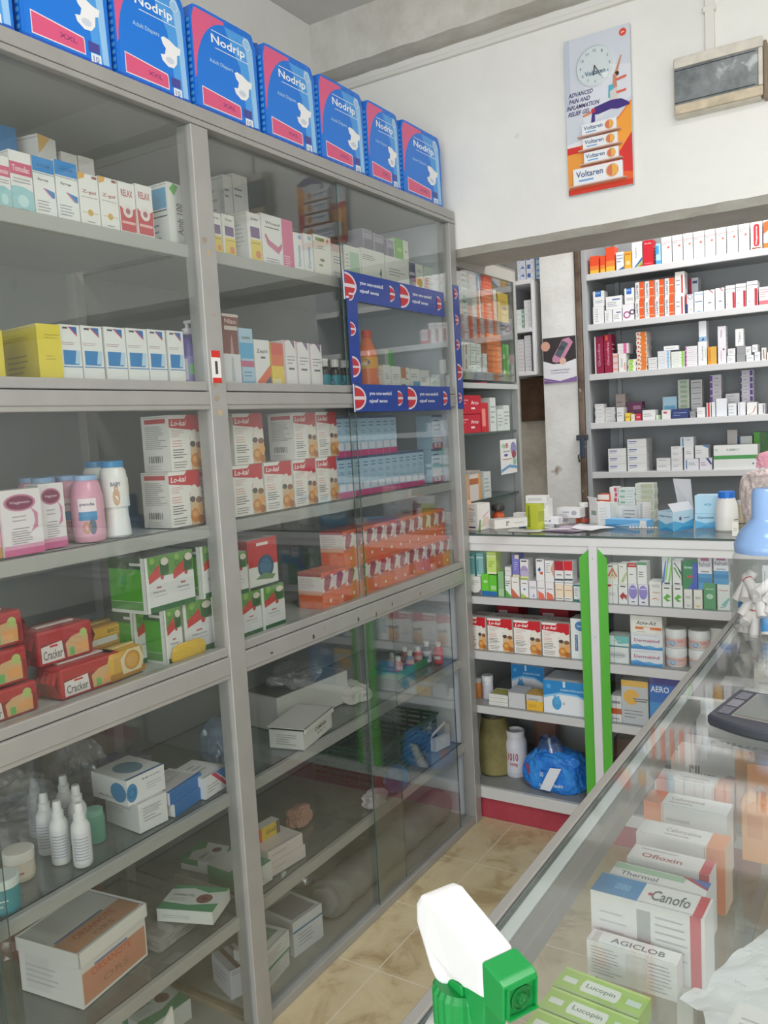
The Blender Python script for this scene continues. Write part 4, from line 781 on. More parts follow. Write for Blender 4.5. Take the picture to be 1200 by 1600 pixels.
A_bwr={'base':'e2e2e4','F':[('p',[(.5,1),(1,1),(1,.3)],'1f6fb4'),('p',[(.3,1),(.48,1),(.98,.2),(.9,.1)],'c8375c')]+lines(3,.1,.6,.2,.6,'9a9aa0',2),'T':lines(3,.2,.8,.3,.8,'a0a0a6',3)}
CP((322,1250),(356,1227),z,.10,.05,A_bwr,'white carton with blue corner and red stripe beside the post')
blob('plastic_bag',(-.27,1.26,z+.0),(.16,.17,.095),BAG_LILAC,2.1,.5,'lilac crumpled plastic bag behind the blue and white cartons','bag',n=56)
blob('plastic_bag',(-.31,.97,z),(.2,.28,.15),BAG_GREY,5.4,.55,'cloudy crumpled plastic bag at the back behind the spray bottles','bag',n=56)
blob('plastic_bag',(-.32,1.19,z),(.16,.10,.15),BAG_GREY,8.2,.5,'small cloudy bag at the back beside the lilac bag','bag')
z=.2875
A_pr={'base':'dfdcd8','F':[('r',.02,.05,.98,.62,'c98a6c'),('t',.45,.52,.6,.12,'ORSANOTE','c85a3c'),('p',[(.02,.62),(.3,.85),(.6,.7),(.98,.72),(.98,.62)],'dcd8d4'),('r',.2,.62,.7,.66,'6a7aa4'),('t',.5,.25,.4,.12,'ORS','a8785c')],'L':[('r',.1,.1,.5,.9,'d6d4d2'),('t',.3,.85,.6,.06,'Oral Salts','b86a50')]+lines(4,.1,.8,.2,.6,'c0bcba',4),'T':[('r',.0,.06,1,.42,'c49070'),('t',.5,.3,.6,.1,'ORSANOTE','b8563c'),('r',.05,.42,.75,.46,'6a7aa4'),('t',.5,.14,.3,.08,'ORS','9a7058')]}
a=on(131,1578,2,z); b=on(230,1490,2,z)
o=CP((131,1578),(231,1492),z,.17,.115,A_pr,'big white and orange sachet box with lid on the lowest glass shelf',name='sachet_box',cat='box')
lid=MB(); w_=o.dimensions.x if 0 else (b-a).length
lid.box(-.003,-.003,.088,w_+.003,-.0006,.118,paint('e6e3de',.4)); lid.box(-.003,.173,.088,w_+.003,.1706,.118,paint('e6e3de',.4)); lid.box(-.003,-.003,.088,-.0006,.173,.118,paint('dcd9d5',.4)); lid.box(w_+.0006,-.003,.088,w_+.003,.173,.118,paint('dcd9d5',.4)); part(lid,'lid_rim',o)
# clear plastic bag pack lying flat
a=on(250,1492,2,z); b=on(368,1402,2,z); d=b-a
t=empty('clear_plastic_pack',(a.x,a.y,z),'flat pack of clear plastic bags lying beside the orange box','plastic pack',rotz=math.atan2(d.y,d.x))
mb=MB(); n=24; vs=[];fs=[]; wx=d.length
for j in range(n+1):
    for i in range(n+1):
        x=wx*i/n; y=.20*j/n; e=min(i,n-i,j,n-j)/n; vs.append((x,y,.003+.028*min(1,e*9)+.006*noise.noise(Vector((x*22,y*22,1)))*min(1,e*6)))
for j in range(n):
    for i in range(n): q=j*(n+1)+i; fs.append((q,q+1,q+n+2,q+n+1))
mb.add(vs,fs,glassy('wrapped_plastic',tint=(.8,.8,.8),base=.16,haze=.35,hazecol='a8a6a2',rough=.1),True); part(mb,'wrapper',t)
mb=MB(); 
for k in range(5): mb.box(.008,.008,.001+k*.0045,wx-.008,.19,.004+k*.0045,paint('9a9894',.4))
part(mb,'folded_bags',t)
A_gn={'base':'d8dcd8','T':[('p',[(0,0),(0,.3),(.5,.22),(1,.35),(1,0)],'3f9468'),('p',[(0,1),(0,.82),(.4,.9),(.7,.75),(1,.85),(1,1)],'3f9468'),('c',.7,.5,.14,'7a4a48'),('c',.7,.5,.05,'5a2a28'),('t',.3,.6,.4,.08,'GERMATEL','6a7a74')]+lines(3,.1,.5,.35,.5,'9aa8a2',4),'F':lines(2,.1,.6,.3,.6,'a0a8a4',2),'L':[('r',0,.5,.4,1,'3f9468')]}
CP((352,1372),(384,1345),z,.14,.032,A_gn,'green and white flat wound gel carton, lower, beside the post')
a=on(330,1385,2,z+.033)
carton(.135,.1,.03,A_gn,(-.15,1.235,z+.0335),.35,'green and white flat wound gel carton lying on top of another','carton')
blob('plastic_bag',(-.36,1.12,z),(.14,.26,.10),glassy('orange_net_bag',tint=(.85,.6,.55),base=.08,haze=.25,hazecol='b87a70',rough=.15),4.4,.5,'reddish see-through bag at the back of the lowest shelf','bag',n=48)
z=.0205
CP((362,1563),(398,1545),z,.10,.075,{'base':'d0d2dc','F':lines(2,.1,.9,.8,.95,'8a8a9c',2),'L':lines(3,.1,.8,.3,.8,'b0a8b0',2),'T':[('r',.3,0,.5,1,'7a5a58'),('r',.7,0,.85,1,'9a8a88')]},'small pale violet carton on the cabinet floor by the post')
CP((232,1640),(300,1590),z,.12,.05,A_gn,'green and white carton on the cabinet floor in the left bay')
mb=MB(); mb.add([(0,0,0),(.16,0,.0),(.16,.003,.15),(.02,.003,.04)],[(0,1,2,3)],paint('e8e6e0',.5)); mb.add([(0,.004,0),(.16,.004,.0),(.16,.007,.15),(.02,.007,.04)],[(3,2,1,0)],paint('e8e6e0',.5))
c=on(225,1640,0,-.07); tag(mb.build('paper_sheet',loc=(-.07,1.03,z),rotz=PI/2),'torn white cardboard sheet standing on the cabinet floor','paper')
CL(-5,81,1552,-.05,z,.1,{'base':'3a9cc8','F':[('r',0,.0,.35,1,'1f86c4'),('r',.35,0,1,.8,'4aa6cc')]},'bright blue carton at the lower left frame corner',h=.16)
# ================================================================== LOWER SECTION, right bay
z=.5895
A_s={'base':'dcdad6','F':[('t',.6,.6,.4,.2,'DIMNA','4a4a4c'),('t',.6,.35,.3,.1,'SALT','5a5a5c')],'L':lines(5,.2,.8,.2,.8,'9c9c9c',2),'T':lines(2,.3,.8,.4,.7,'a8a8a8',2)}
a=on(476,1173,2,z); b=on(519,1136,2,z); w_=(b-a).length; yw=math.atan2(b.y-a.y,b.x-a.x)
t=empty('open_white_box',(a.x,a.y,z),'white cardboard box with raised lid in right bay, lower shelf','box',rotz=yw)
mb=MB(); B_=paint('dcdad6',.5); mb.box(0,0,0,w_,.002,.05,B_); mb.box(0,.098,0,w_,.10,.05,B_); mb.box(0,.002,0,.002,.098,.05,B_); mb.box(w_-.002,.002,0,w_,.098,.05,B_); mb.box(0,0,0,w_,.1,.0015,B_)
art(mb,lambda u,v,e:(u*w_,-e,v*.05),(w_,.05),A_s['F']); art(mb,lambda u,v,e:(-e,.1*(1-u),v*.05),(.1,.05),A_s['L']); part(mb,'box_body',t)
mb=MB(); mb.box(-.004,-.006,.056,w_+.004,.104,.058,B_); mb.box(-.004,-.006,.044,w_+.004,-.004,.058,B_); mb.box(w_+.002,-.006,.046,w_+.004,.104,.058,B_); part(mb,'lid',t)
CP((540,1130),(600,1090),z,.17,.095,{'base':'c9c8c2','T':[('r',0,0,1,1,'6f6f6a'),('r',.05,.08,.95,.95,'85857e')]},'large pale box with grey top behind the open white box') if 0 else carton(.30,.14,.095,{'base':'cfcec8','T':[('r',.02,.03,.98,.97,'7d7d78')]},(-.175,1.73,z),PI/2-.1,'large pale box with dark grey top at the back of the shelf','box',None,'storage_box')
blob('plastic_bag',(-.22,1.87,z+.0955),(.13,.17,.06),BAG_GREY,1.7,.5,'cloudy plastic bag lying on the large pale box','bag')
blob('blue_bag',(-.2,1.53,z),(.10,.10,.10),BAG_BLUE,6.1,.45,'pale blue plastic bag beside the middle post, lower shelf','bag')
blob('tissue_bundle',(-.14,2.05,z),(.10,.11,.055),paint('cfc8c4',.5),9.3,.5,'crumpled white tissue bundle behind the sliding doors','tissue')
# pink vials and green tray near the end panel
t=empty('green_tray',(-.16,2.36,z),'small green plastic tray holding small medicine bottles','tray'); mb=MB(); G_=paint('1f8a5a',.35)
mb.box(-.06,-.10,0,.05,.10,.003,G_); mb.box(-.06,-.10,.003,-.057,.10,.025,G_); mb.box(.047,-.10,.003,.05,.10,.025,G_); mb.box(-.057,-.10,.003,.047,-.097,.025,G_); mb.box(-.057,.097,.003,.047,.10,.025,G_); part(mb,'tray',t)
for i,(x,y) in enumerate([(-.13,2.30),(-.17,2.33),(-.13,2.375),(-.17,2.41),(-.13,2.43)]):
    bottle(Vector((x,y,z+.0032)),[(.014,0),(.015,.002),(.015,.04),(.009,.05)],paint(['c9806a','b9a0a0','8a98b8','a86a60','cf6a70'][i],.3),[(.0095,.05),(.0095,.064),(.008,.065)],paint('dcdcdc',.4),'small vial with white cap standing in green tray, %s from the left'%ORD[i],'medicine_bottle',group='small vials in the green tray',band=(.005,.035,.0152,'d8b0b0',[('r',.3,.3,.8,.6,'c05060')]))
c=on(690,1045,2,z)
bottle(Vector((-.08,2.485,z)),[(.016,0),(.017,.002),(.017,.05),(.010,.06)],paint('c8404c',.3),[(.0105,.06),(.0105,.076),(.009,.077)],paint('e0e0e0',.4),'small red labelled bottle against the end panel','medicine_bottle',band=(.006,.045,.0172,'d4606c',[('r',.3,.3,.8,.6,'e8d8d8')]))
bottle(Vector((-.12,2.475,z)),[(.016,0),(.017,.002),(.017,.05),(.010,.06)],paint('5a5a68',.3),[(.0105,.06),(.0105,.076),(.009,.077)],paint('e0e0e0',.4),'small dark bottle behind the red labelled bottle','medicine_bottle',band=(.006,.045,.0172,'c8ccd8',[('r',.3,.3,.8,.6,'7a80a8')]))
z=.2875
t=empty('green_basket',(-.22,2.30,z),'dark green slatted plastic basket on the lowest glass shelf','basket',rotz=0); GB=paint('1c4a38',.4); mb=MB()
mb.box(-.13,-.20,0,.11,.20,.004,GB); part(mb,'base',t)
for nm,(ax,v) in (('side_wall',(0,-.13)),('side_wall',(0,.11)),('end_wall',(1,-.20)),('end_wall',(1,.20))):
    mb=MB()
    for k in range(6):
        zz=.008+k*.018
        if ax==0: mb.box(v-.002,-.20,zz,v+.002,.20,zz+.010,GB)
        else: mb.box(-.128,v-.002,zz,.108,v+.002,zz+.010,GB)
    for k in range(7):
        if ax==0: mb.box(v-.0025,-.20+k*.066-.003,0,v+.0025,-.20+k*.066+.003,.118,GB)
        elif k<5: mb.box(-.128+k*.058,v-.0025,0,-.122+k*.058,v+.0025,.118,GB)
    part(mb,nm,t)
mb=MB(); mb.box(-.138,-.208,.112,-.126,.208,.120,GB,.003); mb.box(.106,-.208,.112,.118,.208,.120,GB,.003); mb.box(-.126,-.208,.112,.106,-.196,.120,GB,.003); mb.box(-.126,.196,.112,.106,.208,.120,GB,.003); part(mb,'rim',t)
t=empty('small_open_box',(-.085,2.44,z),'small open white box in front of the green basket','box',rotz=PI/2-.2); mb=MB(); B_=paint('e2ddd8',.5)
mb.box(0,0,0,.08,.0015,.045,B_); mb.box(0,.02,0,.08,.0215,.04,B_); mb.box(0,0,0,.0015,.02,.045,B_); mb.box(.0785,0,0,.08,.02,.075,B_); part(mb,'box_body',t)
mb=MB(); mb.prism([(0,.045),(.08,.075),(.078,.085),(.01,.06)],.018,.0195,B_); part(mb,'flap',t)
blob('blue_bag',(-.055,2.13,z),(.06,.10,.07),paint('2f6f9c',.3),3.9,.6,'bright blue crumpled wrapper in front of the basket','bag',flat=.2)
blob('sachet_heap',(-.065,2.02,z),(.06,.10,.04),paint('c8c0c4',.4),7.7,.6,'crumpled pale sachet packets in front of the basket','sachets')
A_yl={'base':'d8d4d0','F':[('r',0,0,1,1,'d8b83a'),('r',0,0,.22,1,'c85a3c'),('t',.6,.5,.4,.3,'Gel','6a5a2a'),('r',.85,0,1,1,'6a5a5c')]}
b0=carton(.125,.13,.034,{'base':'cfc6c2','F':lines(1,.1,.6,.4,.7,'b0a8a6',3)},(-.075,1.545,z),PI/2-.12,'pinkish white flat carton, lower of two on the lowest shelf','carton')
b0b=carton(.125,.125,.032,{'base':'d3cac6','F':lines(1,.1,.6,.4,.7,'b0a8a6',5)},(-.078,1.54,z+.0345),PI/2-.12,'pinkish white flat carton, upper of two on the lowest shelf','carton')
carton(.085,.03,.035,A_yl,(-.13,1.56,z+.067),PI/2-.1,'small yellow and red box lying on the pinkish cartons','carton')
carton(.095,.13,.05,{'base':'d6d8d4','F':lines(3,.15,.85,.3,.8,'9aa09c',4),'L':[('r',0,0,.7,1,'3a8a64')],'T':[('r',0,0,1,.4,'58947a')]},(-.072,1.445,z),PI/2-.05,'green ended white carton beside the middle post','carton')
blob('tissue_bundle',(-.20,1.82,z),(.07,.09,.05),paint('b58a7c',.5),2.9,.5,'brownish crumpled bundle on the lowest shelf','bundle')
# floor of the right bay
z=.0205
c1=carton(.125,.085,.05,{'base':'d9dad8','F':lines(4,.1,.85,.25,.8,'a4a8a4',4)+[('r',0,.86,1,1,'4a9474')],'L':[('r',0,.2,1,.95,'8ab09e')]},(-.062,1.475,z),PI/2+.15,'white carton with green edge on the cabinet floor','carton')
c2=carton(.125,.085,.05,{'base':'d9dad8','F':lines(4,.1,.85,.25,.8,'a4a8a4',9)+[('r',0,0,1,.12,'4a9474')],'L':[('r',0,.2,1,.95,'c8ccc8')],'T':[('r',.1,.3,.9,.9,'7ea08e')]},(-.060,1.47,z+.0505),PI/2+.1,'white carton with green foot stacked on the other','carton')
carton(.115,.12,.095,{'base':'d0d4d8','F':lines(4,.15,.85,.2,.6,'a0a4aa',4)+[('r',0,.68,1,.74,'3f78a8')],'T':[('r',.1,.1,.9,.9,'8c8c90')]},(-.085,1.625,z),PI/2-.1,'pale blue-banded carton on the cabinet floor beside stacked cartons','carton')
t=empty('plastic_sheet_roll',(-.11,2.15,z),'grey rolled plastic sheeting lying on the cabinet floor','roll'); mb=MB(); n=24; L_=.34
prof=[(.055+.004*math.sin(i*2.1),-L_+i*.034) for i in range(21)]
mb.lathe(prof,paint('7d7d7c',.35,var=.15,scale=18),(0,0,.06),24,Matrix.Rotation(-PI/2,3,'X')); part(mb,'roll',t)
mb=MB(); mb.lathe([(.04,0),(.038,.02),(.03,.02),(.028,.012)],paint('8d8d8c',.4),(0,-L_-.02,.06),20,Matrix.Rotation(-PI/2,3,'X')); part(mb,'roll_end',t)
blob('plastic_bag',(-.32,2.1,z),(.16,.45,.12),BAG_GREY,3.1,.45,'cloudy plastic bag at the back of the cabinet floor','bag')
# ================================================================== BACK COUNTER
BL_=-.048
BC=empty('glass_display_counter',(.8,2.8,0),'white-railed glass display counter across the back under the opening','counter')
BX1=2.4
def PB_(name,boxes,mat=ALU_B,ch=.002,parent=BC):
    mb=MB()
    for b in boxes: mb.box(*b,mat,ch)
    return mb.build(name,parent)
PB_('top_rail',[(BL_,2.596,.992,BX1,2.616,1.0195),(BL_,2.602,.966,BX1,2.616,.992)],paint('dededf',.35,.05))
PB_('back_panel',[(BL_,3.05,.02,BX1,3.056,1.018)],paint('b9bcbc',.6))
PB_('side_panel',[(BL_,2.62,.02,BL_+.006,3.05,1.018)],paint('b0b2b0',.6))
mb=MB(); mb.box(BL_,2.5945,1.0197,BX1,3.06,1.0265,GLASS_TOP,edge=EDGE); mb.build('glass_top',BC)
for zt,zb in ((.805,.779),(.611,.582),(.414,.387)):
    mb=MB(); mb.box(BL_+.007,2.617,zt-.006,BX1,3.048,zt,paint('a9adac',.3),edge=EDGE); sh=mb.build('shelf',BC)
    mb=MB(); mb.box(BL_+.002,2.602,zb,BX1,2.616,zt,paint('c8c8ca',.4,.05),.002); mb.build('shelf_edge',sh)
PB_('deck',[(BL_+.002,2.617,.108,BX1,3.048,.118)],paint('8f9290',.5)); PB_('bottom_rail',[(BL_,2.600,.077,BX1,2.617,.118)],paint('cdcdcd',.4,.05))
PB_('plinth',[(BL_,2.612,0,BX1,2.63,.077)],wallmat('red_plinth','a8434f','8c3642',6,.3))
xa,xb,xc,xd=[XB(p_,2.594,.9) for p_ in (905,921,934,948)]
PB_('post',[(xb,2.588,.118,xc,2.612,.995)],paint('dcdce0',.35))
mb=MB(); GR=paint('58b43c',.35)
mb.prism([(xa,.118),(xb,.118),(xb,.985),(xa,.955)],2.5975,2.6015,GR); mb.build('green_strip',BC)
mb=MB(); mb.prism([(xc,.118),(xd,.118),(xd,.955),(xc,.985)],2.5975,2.6015,GR); mb.build('green_strip',BC)
mb=MB(); mb.lathe([(.0015,0),(.001,.001)],DARK,((xb+xc)/2,2.588,.955),8,Matrix.Rotation(PI/2,3,'X')); mb.build('screw',BC)
mb=MB(); mb.lathe([(.0015,0),(.001,.001)],DARK,((xb+xc)/2,2.588,.70),8,Matrix.Rotation(PI/2,3,'X')); mb.build('screw',BC)
GLASS_B=glassy('front_glass_clear',tint=(.975,.985,.98),gain=.6,base=.03)
mb=MB(); mb.box(xd+.01,2.6175,.123,BX1,2.6205,.966,GLASS_B,edge=EDGE); mb.build('front_glass',BC)
Yf=2.626
# first shelf
z=.8055; G='cartons on the first shelf of the back counter'
def TC(base,F,L=None): return {'base':base,'F':F,'L':lines(4,.1,.9,.2,.8,'c4c4c6',3),'R':L or lines(5,.1,.9,.2,.8,'c4c4c6',3)}
low=[(734,752,901,TC('e4e2de',lines(3,.2,.9,.55,.8,'8a8a8c',2)+[('p',[(0,.0),(0,.25),(.4,.12),(.8,.16),(1,.35),(1,0)],'6a6a64')]),'white carton with dark curved foot at the left end'),
(753,765,897,TC('6cc83c',[('r',0,0,1,.22,'2a6cac'),('r',.3,.6,.8,.7,'c8e8b0')]),'bright green carton with blue foot, left one of two'),
(765,777,899,TC('64c038',[('r',0,0,1,.22,'2a6cac'),('r',.2,.3,.9,.5,'a8d890')]),'bright green carton with blue foot, right one of two'),
(779,788,893,TC('8ab884',[('r',0,0,1,.3,'a8c8a0')]),'pale green narrow carton beside the bright green ones'),
(790,799,900,TC('e4e6e2',[('p',[(0,0),(0,.35),(1,.05),(1,0)],'58a848')]+lines(3,.1,.9,.5,.8,K,2)),'white carton with green diagonal foot'),
(800,812,902,TC('e8e6e2',[('p',[(0,0),(0,.45),(1,.02),(1,0)],'c86a50')]+lines(1,.2,.8,.7,.8,K,2)),'white carton with rust diagonal foot, lower row'),
(814,826,904,TC('e8e8ea',[('p',[(0,.0),(0,.25),(1,.02),(1,0)],'b4c060'),('r',0,.92,1,1,'a0b45c'),('c',.5,.45,.14,'5a7ab8')]+lines(1,.2,.8,.7,.8,K,2)),'white carton with small blue emblem'),
(827,839,908,TC('e4e2e8',lines(2,.1,.9,.55,.7,K,2)+[('p',[(.4,.1),(.6,.3),(.8,.1)],'a0a0b8')]),'white carton with small grey figure'),
(840,852,908,TC('e8e4e6',[('p',[(.1,.0),(.1,.45),(.8,.3),(1,0)],'e07058')]+lines(1,.1,.9,.55,.65,K,2)),'white carton with coral patch, left one of two'),
(853,866,910,TC('e8e4e6',[('p',[(.1,.0),(.1,.45),(.8,.3),(1,0)],'e07058')]+lines(1,.1,.9,.55,.65,K,2)),'white carton with coral patch, right one of two'),
(868,881,914,TC('ead8c0',[('r',0,0,1,.22,'e6e4e2')]+lines(1,.1,.9,.6,.75,'b08a60',2)+lines(1,.1,.9,.05,.18,K,2)),'peach carton on the lower row, left one of two'),
(882,895,915,TC('ead8c0',[('r',0,0,1,.22,'e6e4e2')]+lines(1,.1,.9,.6,.75,'b08a60',2)+lines(1,.1,.9,.05,.18,K,2)),'peach carton on the lower row, right one of two'),
(897,908,914,TC('e8eaea',[('r',0,.9,1,1,'2f7f8a'),('r',0,0,.8,.12,'2f7f7a')]+lines(5,.1,.6,.3,.8,'6a6a7c',2)),'white and teal carton left of the green strip'),
(909,919,916,TC('e8eaea',lines(4,.1,.9,.3,.8,'8a8a9c',2)),'white carton half hidden by the green strip')]
tops={}
for a,b,c_,A_,l in low: tops[(a+b)/2]=CB(a,b,c_,Yf,z,.05,A_,l+', counter first shelf' if len((l+', counter first shelf').split())<=16 else l,G)
def topat(px): 
    k=min(tops,key=lambda q:abs(q-px)); return topz(tops[k])+.0005
up=[(731,742,865,738,TC('6aa4a4',[('r',0,.8,1,.85,'c8dcd8'),('r',0,.0,1,.08,'c8dcd8'),('r',.15,.2,.3,.7,'3f8a8c')]),'teal carton on the upper row, leftmost'),
(745,756,865,743,TC('86b8b8',[('r',0,.8,1,.85,'c8dcd8'),('r',0,.0,1,.08,'c8dcd8'),('r',.15,.2,.3,.7,'4f9a9c')]),'teal carton on the upper row, second from left'),
(761,776,863,765,TC('c4dc78',[('r',0,.78,1,.84,'e4ecc8'),('r',0,0,1,.08,'e4ecc8')]+lines(4,.2,.8,.3,.6,'7a9a3a',2)),'lime green carton standing on the bright green cartons'),
(789,799,886,795,TC('dcdadc',lines(1,.2,.8,.5,.6,K,2)),'short white carton on the upper row'),
(801,812,867,806,TC('7a78c8',[('r',.4,.82,1,1,'e4dcb8'),('r',0,0,1,.1,'e0d8b0')]+lines(4,.3,.8,.3,.7,'c4c0e8',2)),'violet carton with cream corner, upper row'),
(813,826,874,820,TC('e4e2e6',[('e',.5,.38,.48,.28,'a898c0'),('r',0,0,1,.1,'d8dc98'),('r',0,.1,1,.38,'bcb0d0'),('r',.15,.86,.85,.93,K)]),'white carton with lilac arch, upper row'),
(838,851,874,845,TC('e8e8ea',[('p',[(.2,.5),(.45,.65),(.6,.5),(.4,.4)],'2a5a94'),('p',[(.45,.4),(.85,.42),(.8,.28),(.5,.3)],'c84a3c'),('r',.1,.9,.8,.95,K)]),'white carton with blue and red splash'),
(852,866,876,858,TC('e6e6e6',[('p',[(.6,.6),(1,.95),(1,.2)],'d8a08c')]+lines(5,.1,.6,.4,.9,'8a9aa8',2)),'white carton with faint coral diagonal, upper row')]
for a,b,c_,s_,A_,l in up: CB(a,b,c_,Yf+.003,topat(s_),.045,A_,l+' of the counter',G)
for i,(a,b) in enumerate([(867,881),(882,895)]):
    q=CB(a,b,907,Yf+.001,topat(a+5),.045,TC('e6e6e8',[('r',.0,.4,1,.5,K),('r',0,.9,1,1,'3a4a5c')]),'white carton lying under a red-topped one, %s of two'%['left','right'][i],G)
    CB(a,b,877,Yf+.004,topz(q)+.0004,.045,TC('e8e6e6',[('r',0,.5,1,1,'b01e34' if i==0 else 'd8222c'),('r',.2,.25,.8,.3,K),('r',0,0,1,.06,'3a4a5c')]),['dark red topped white carton on the upper row','bright red topped white carton on the upper row'][i],G)
low2=[(946,966,914,TC('e6e4e4',[('r',0,.9,.5,1,'c8404a')]+lines(2,.3,.8,.4,.6,'a8a8aa',2)),'white carton with red corner right of the green strip'),
(967,981,913,TC('e6e6e6',[('p',[(.1,.4),(.5,.6),(.8,.45),(.95,.5),(.9,.2),(.6,.35),(.4,.2)],'a8242c'),('r',.2,.85,.8,.92,K)]),'white carton with dark red bird shape'),
(982,997,913,TC('e4e2ec',[('e',.5,.62,.46,.34,'8a7cc8'),('r',.2,.76,.8,.8,'d8d0f0'),('r',.3,.12,.7,.17,K)]),'white carton with violet oval, left one of two'),
(998,1013,914,TC('e4e2ec',[('e',.5,.62,.46,.34,'8a7cc8'),('r',.2,.76,.8,.8,'d8d0f0'),('r',.3,.12,.7,.17,K)]),'white carton with violet oval, right one of two'),
(1015,1034,909,TC('e8e6e4',[('t',.6,.55,.6,.08,'Systane','c87040'),('p',[(.2,.28),(.5,.34),(.8,.26),(.8,.24),(.5,.30),(.2,.25)],'e09050')]+lines(2,.2,.9,.75,.88,'9a9a9c',2)),'white carton with thin orange curve on lower row'),
(1035,1050,915,TC('e8eae8',[('p',[(.1,.42),(.55,.62),(.9,.5),(.9,.3),(.5,.24)],'5ab03c'),('p',[(.5,.38),(.9,.46),(.9,.3)],'e8eae8'),('r',.2,.84,.8,.9,K)]),'white carton with green arrow, left one of two'),
(1052,1067,916,TC('e8eae8',[('p',[(.1,.42),(.55,.62),(.9,.5),(.9,.3),(.5,.24)],'5ab03c'),('p',[(.5,.38),(.9,.46),(.9,.3)],'e8eae8'),('r',.2,.84,.8,.9,K)]),'white carton with green arrow, right one of two'),
(1069,1082,921,TC('e4e4e2',lines(2,.2,.8,.5,.65,K,2)+[('p',[(.1,.2),(.5,.1),(.9,.2),(.5,.14)],'8a8a98')]),'small white carton with grey smile curve'),
(1084,1098,922,TC('e6e4dc',lines(2,.2,.8,.5,.65,K,2)+[('p',[(.05,.2),(.5,.06),(.95,.24),(.5,.14)],'d8b840')]),'small white carton with yellow smile curve'),
(1100,1119,912,TC('4f9a6a',[('e',.5,.5,.3,.1,'b0d4c0'),('t',.5,.78,.7,.06,'Systane','dcece0')]),'green carton with pale swirl on lower row'),
(1121,1141,914,TC('dfe6e6',[('p',[(.3,.2),(.9,.5),(1,.45),(.6,.1)],'8ac0c4'),('t',.5,.78,.7,.06,'Neosol','c05050')]+lines(1,.2,.6,.08,.14,K)),'white carton with pale teal swirl on lower row')]
for a,b,c_,A_,l in low2: tops[(a+b)/2]=CB(a,b,c_,Yf,z,.05,A_,l,G)
up2=[(949,966,883,955,TC('e8e6e2',[('p',[(.0,.4),(.5,.9),(1,.4),(.8,.4),(.5,.7),(.2,.4)],'d0825c'),('p',[(.2,.3),(.5,.6),(.8,.3),(.7,.3),(.5,.5),(.3,.3)],'b8a04c'),('r',.1,.9,.5,.95,K)]),'white carton with coral chevron, upper row'),
(967,980,881,974,TC('e8e8e2',[('p',[(.2,.1),(.9,.6),(1,.5),(.6,.05)],'b8c498')]+lines(1,.2,.7,.8,.9,K)),'white carton with pale green swoosh, upper row'),
(981,995,880,989,TC('e8e6e6',[('r',0,.8,1,1,'c02c34'),('t',.5,.9,.7,.08,'Systane','f0dcdc')]+lines(1,.2,.8,.4,.5,K)),'red topped white carton, upper row right of strip'),
(996,1011,879,1005,TC('e8e8e8',[('r',0,.88,1,1,'4a9a6c')]+lines(3,.15,.85,.3,.6,K,4)),'green topped white carton, upper row'),
(1035,1050,864,1043,TC('dde4ea',[('p',[(0,.2),(.35,.75),(.45,.75),(.2,.1),(.0,.05)],'3f6cc0'),('p',[(.2,.1),(.7,.95),(.8,.95),(.45,.2)],'8ac84c'),('p',[(.6,.1),(.95,.7),(1,.5),(.8,.1)],'8ac84c'),('r',.2,.03,.8,.08,K)]),'white carton with blue and green diagonals, upper row'),
(1051,1065,876,1059,TC('e4e6e8',[('p',[(.1,.9),(.3,.9),(1,.4),(1,.55)],'2f4a6c'),('p',[(.1,.7),(.3,.75),(.9,.35),(.9,.25)],'6ab04c'),('r',.2,.05,.8,.1,K)]),'white carton with navy and green diagonals, upper row'),
(1067,1090,879,1076,TC('2f8a5c',[('t',.45,.8,.7,.12,'Systane','dcece4'),('r',.3,.42,.9,.5,'c8485c'),('p',[(.7,.0),(.7,.98),(1,.98),(1,0)],'4a5ac0'),('p',[(.35,0),(.7,.3),(1,.3),(1,0)],'3a5ac0')]),'green and blue carton on the upper row'),
(1091,1113,867,1094,TC('e4e4ea',[('r',.2,.82,.8,1,'b86a9c'),('t',.5,.72,.85,.14,'Refresh','8a8aa0'),('r',0,0,1,.46,'4a98cc'),('r',0,.2,1,.34,'2f84c0'),('r',.2,.5,.8,.54,'9a9ab0')]),'white and blue carton with magenta block, left one of two'),
(1115,1139,868,1130,TC('e4e4ea',[('r',.2,.82,.8,1,'b86a9c'),('t',.5,.72,.85,.14,'Refresh','8a8aa0'),('r',0,0,1,.46,'4a98cc'),('r',0,.2,1,.34,'2f84c0'),('r',.2,.5,.8,.54,'9a9ab0')]),'white and blue carton with magenta block, right one of two')]
for a,b,c_,s_,A_,l in up2: CB(a,b,c_,Yf+.003,topat(s_),.045,A_,l,G)
# second shelf
z=.6115
for i,(a,b) in enumerate([(731,760),(763,802),(804,846),(848,891)]):
    CB(a,b,967+i*4,Yf,z,.09,LK,'red and white cereal drink carton, %s from left on the counter second shelf'%ORD[i],GL,h=.115)
for i,(a,b,X_) in enumerate([(733,752,'leftmost'),(778,812,'middle'),(845,890,'rightmost')]):
    CB(a,b,0,2.80,z,.09,{'base':'a83038','F':[('r',0,.85,1,1,'d8d0cc'),('r',.1,.6,.5,.7,'d8c0c0')]},'dark red carton in the back row of the second shelf, %s'%X_,'dark red cartons in the back',h=.15)
CB(893,919,968,Yf,z,.07,TC('e2e8e6',[('e',.6,.82,.34,.12,'4a84b8'),('t',.6,.82,.4,.05,'Dental','dce8f4'),('r',.25,.2,.42,.6,'2a4a84'),('tv',.335,.4,.1,.36,'CONTOUR','c8d4ec'),('p',[(.7,.1),(1,.2),(1,.5)],'a8dcc0')]),'white and pale green carton with blue oval by the strip',G)
q=CB(949,983,1014,Yf,z,.06,TC('e4e6e6',[('e',.5,.5,.4,.2,'c8ccd0'),('r',.2,.45,.8,.55,'a8aab0')]),'white carton with grey oval, bottom of two',G,h=.052)
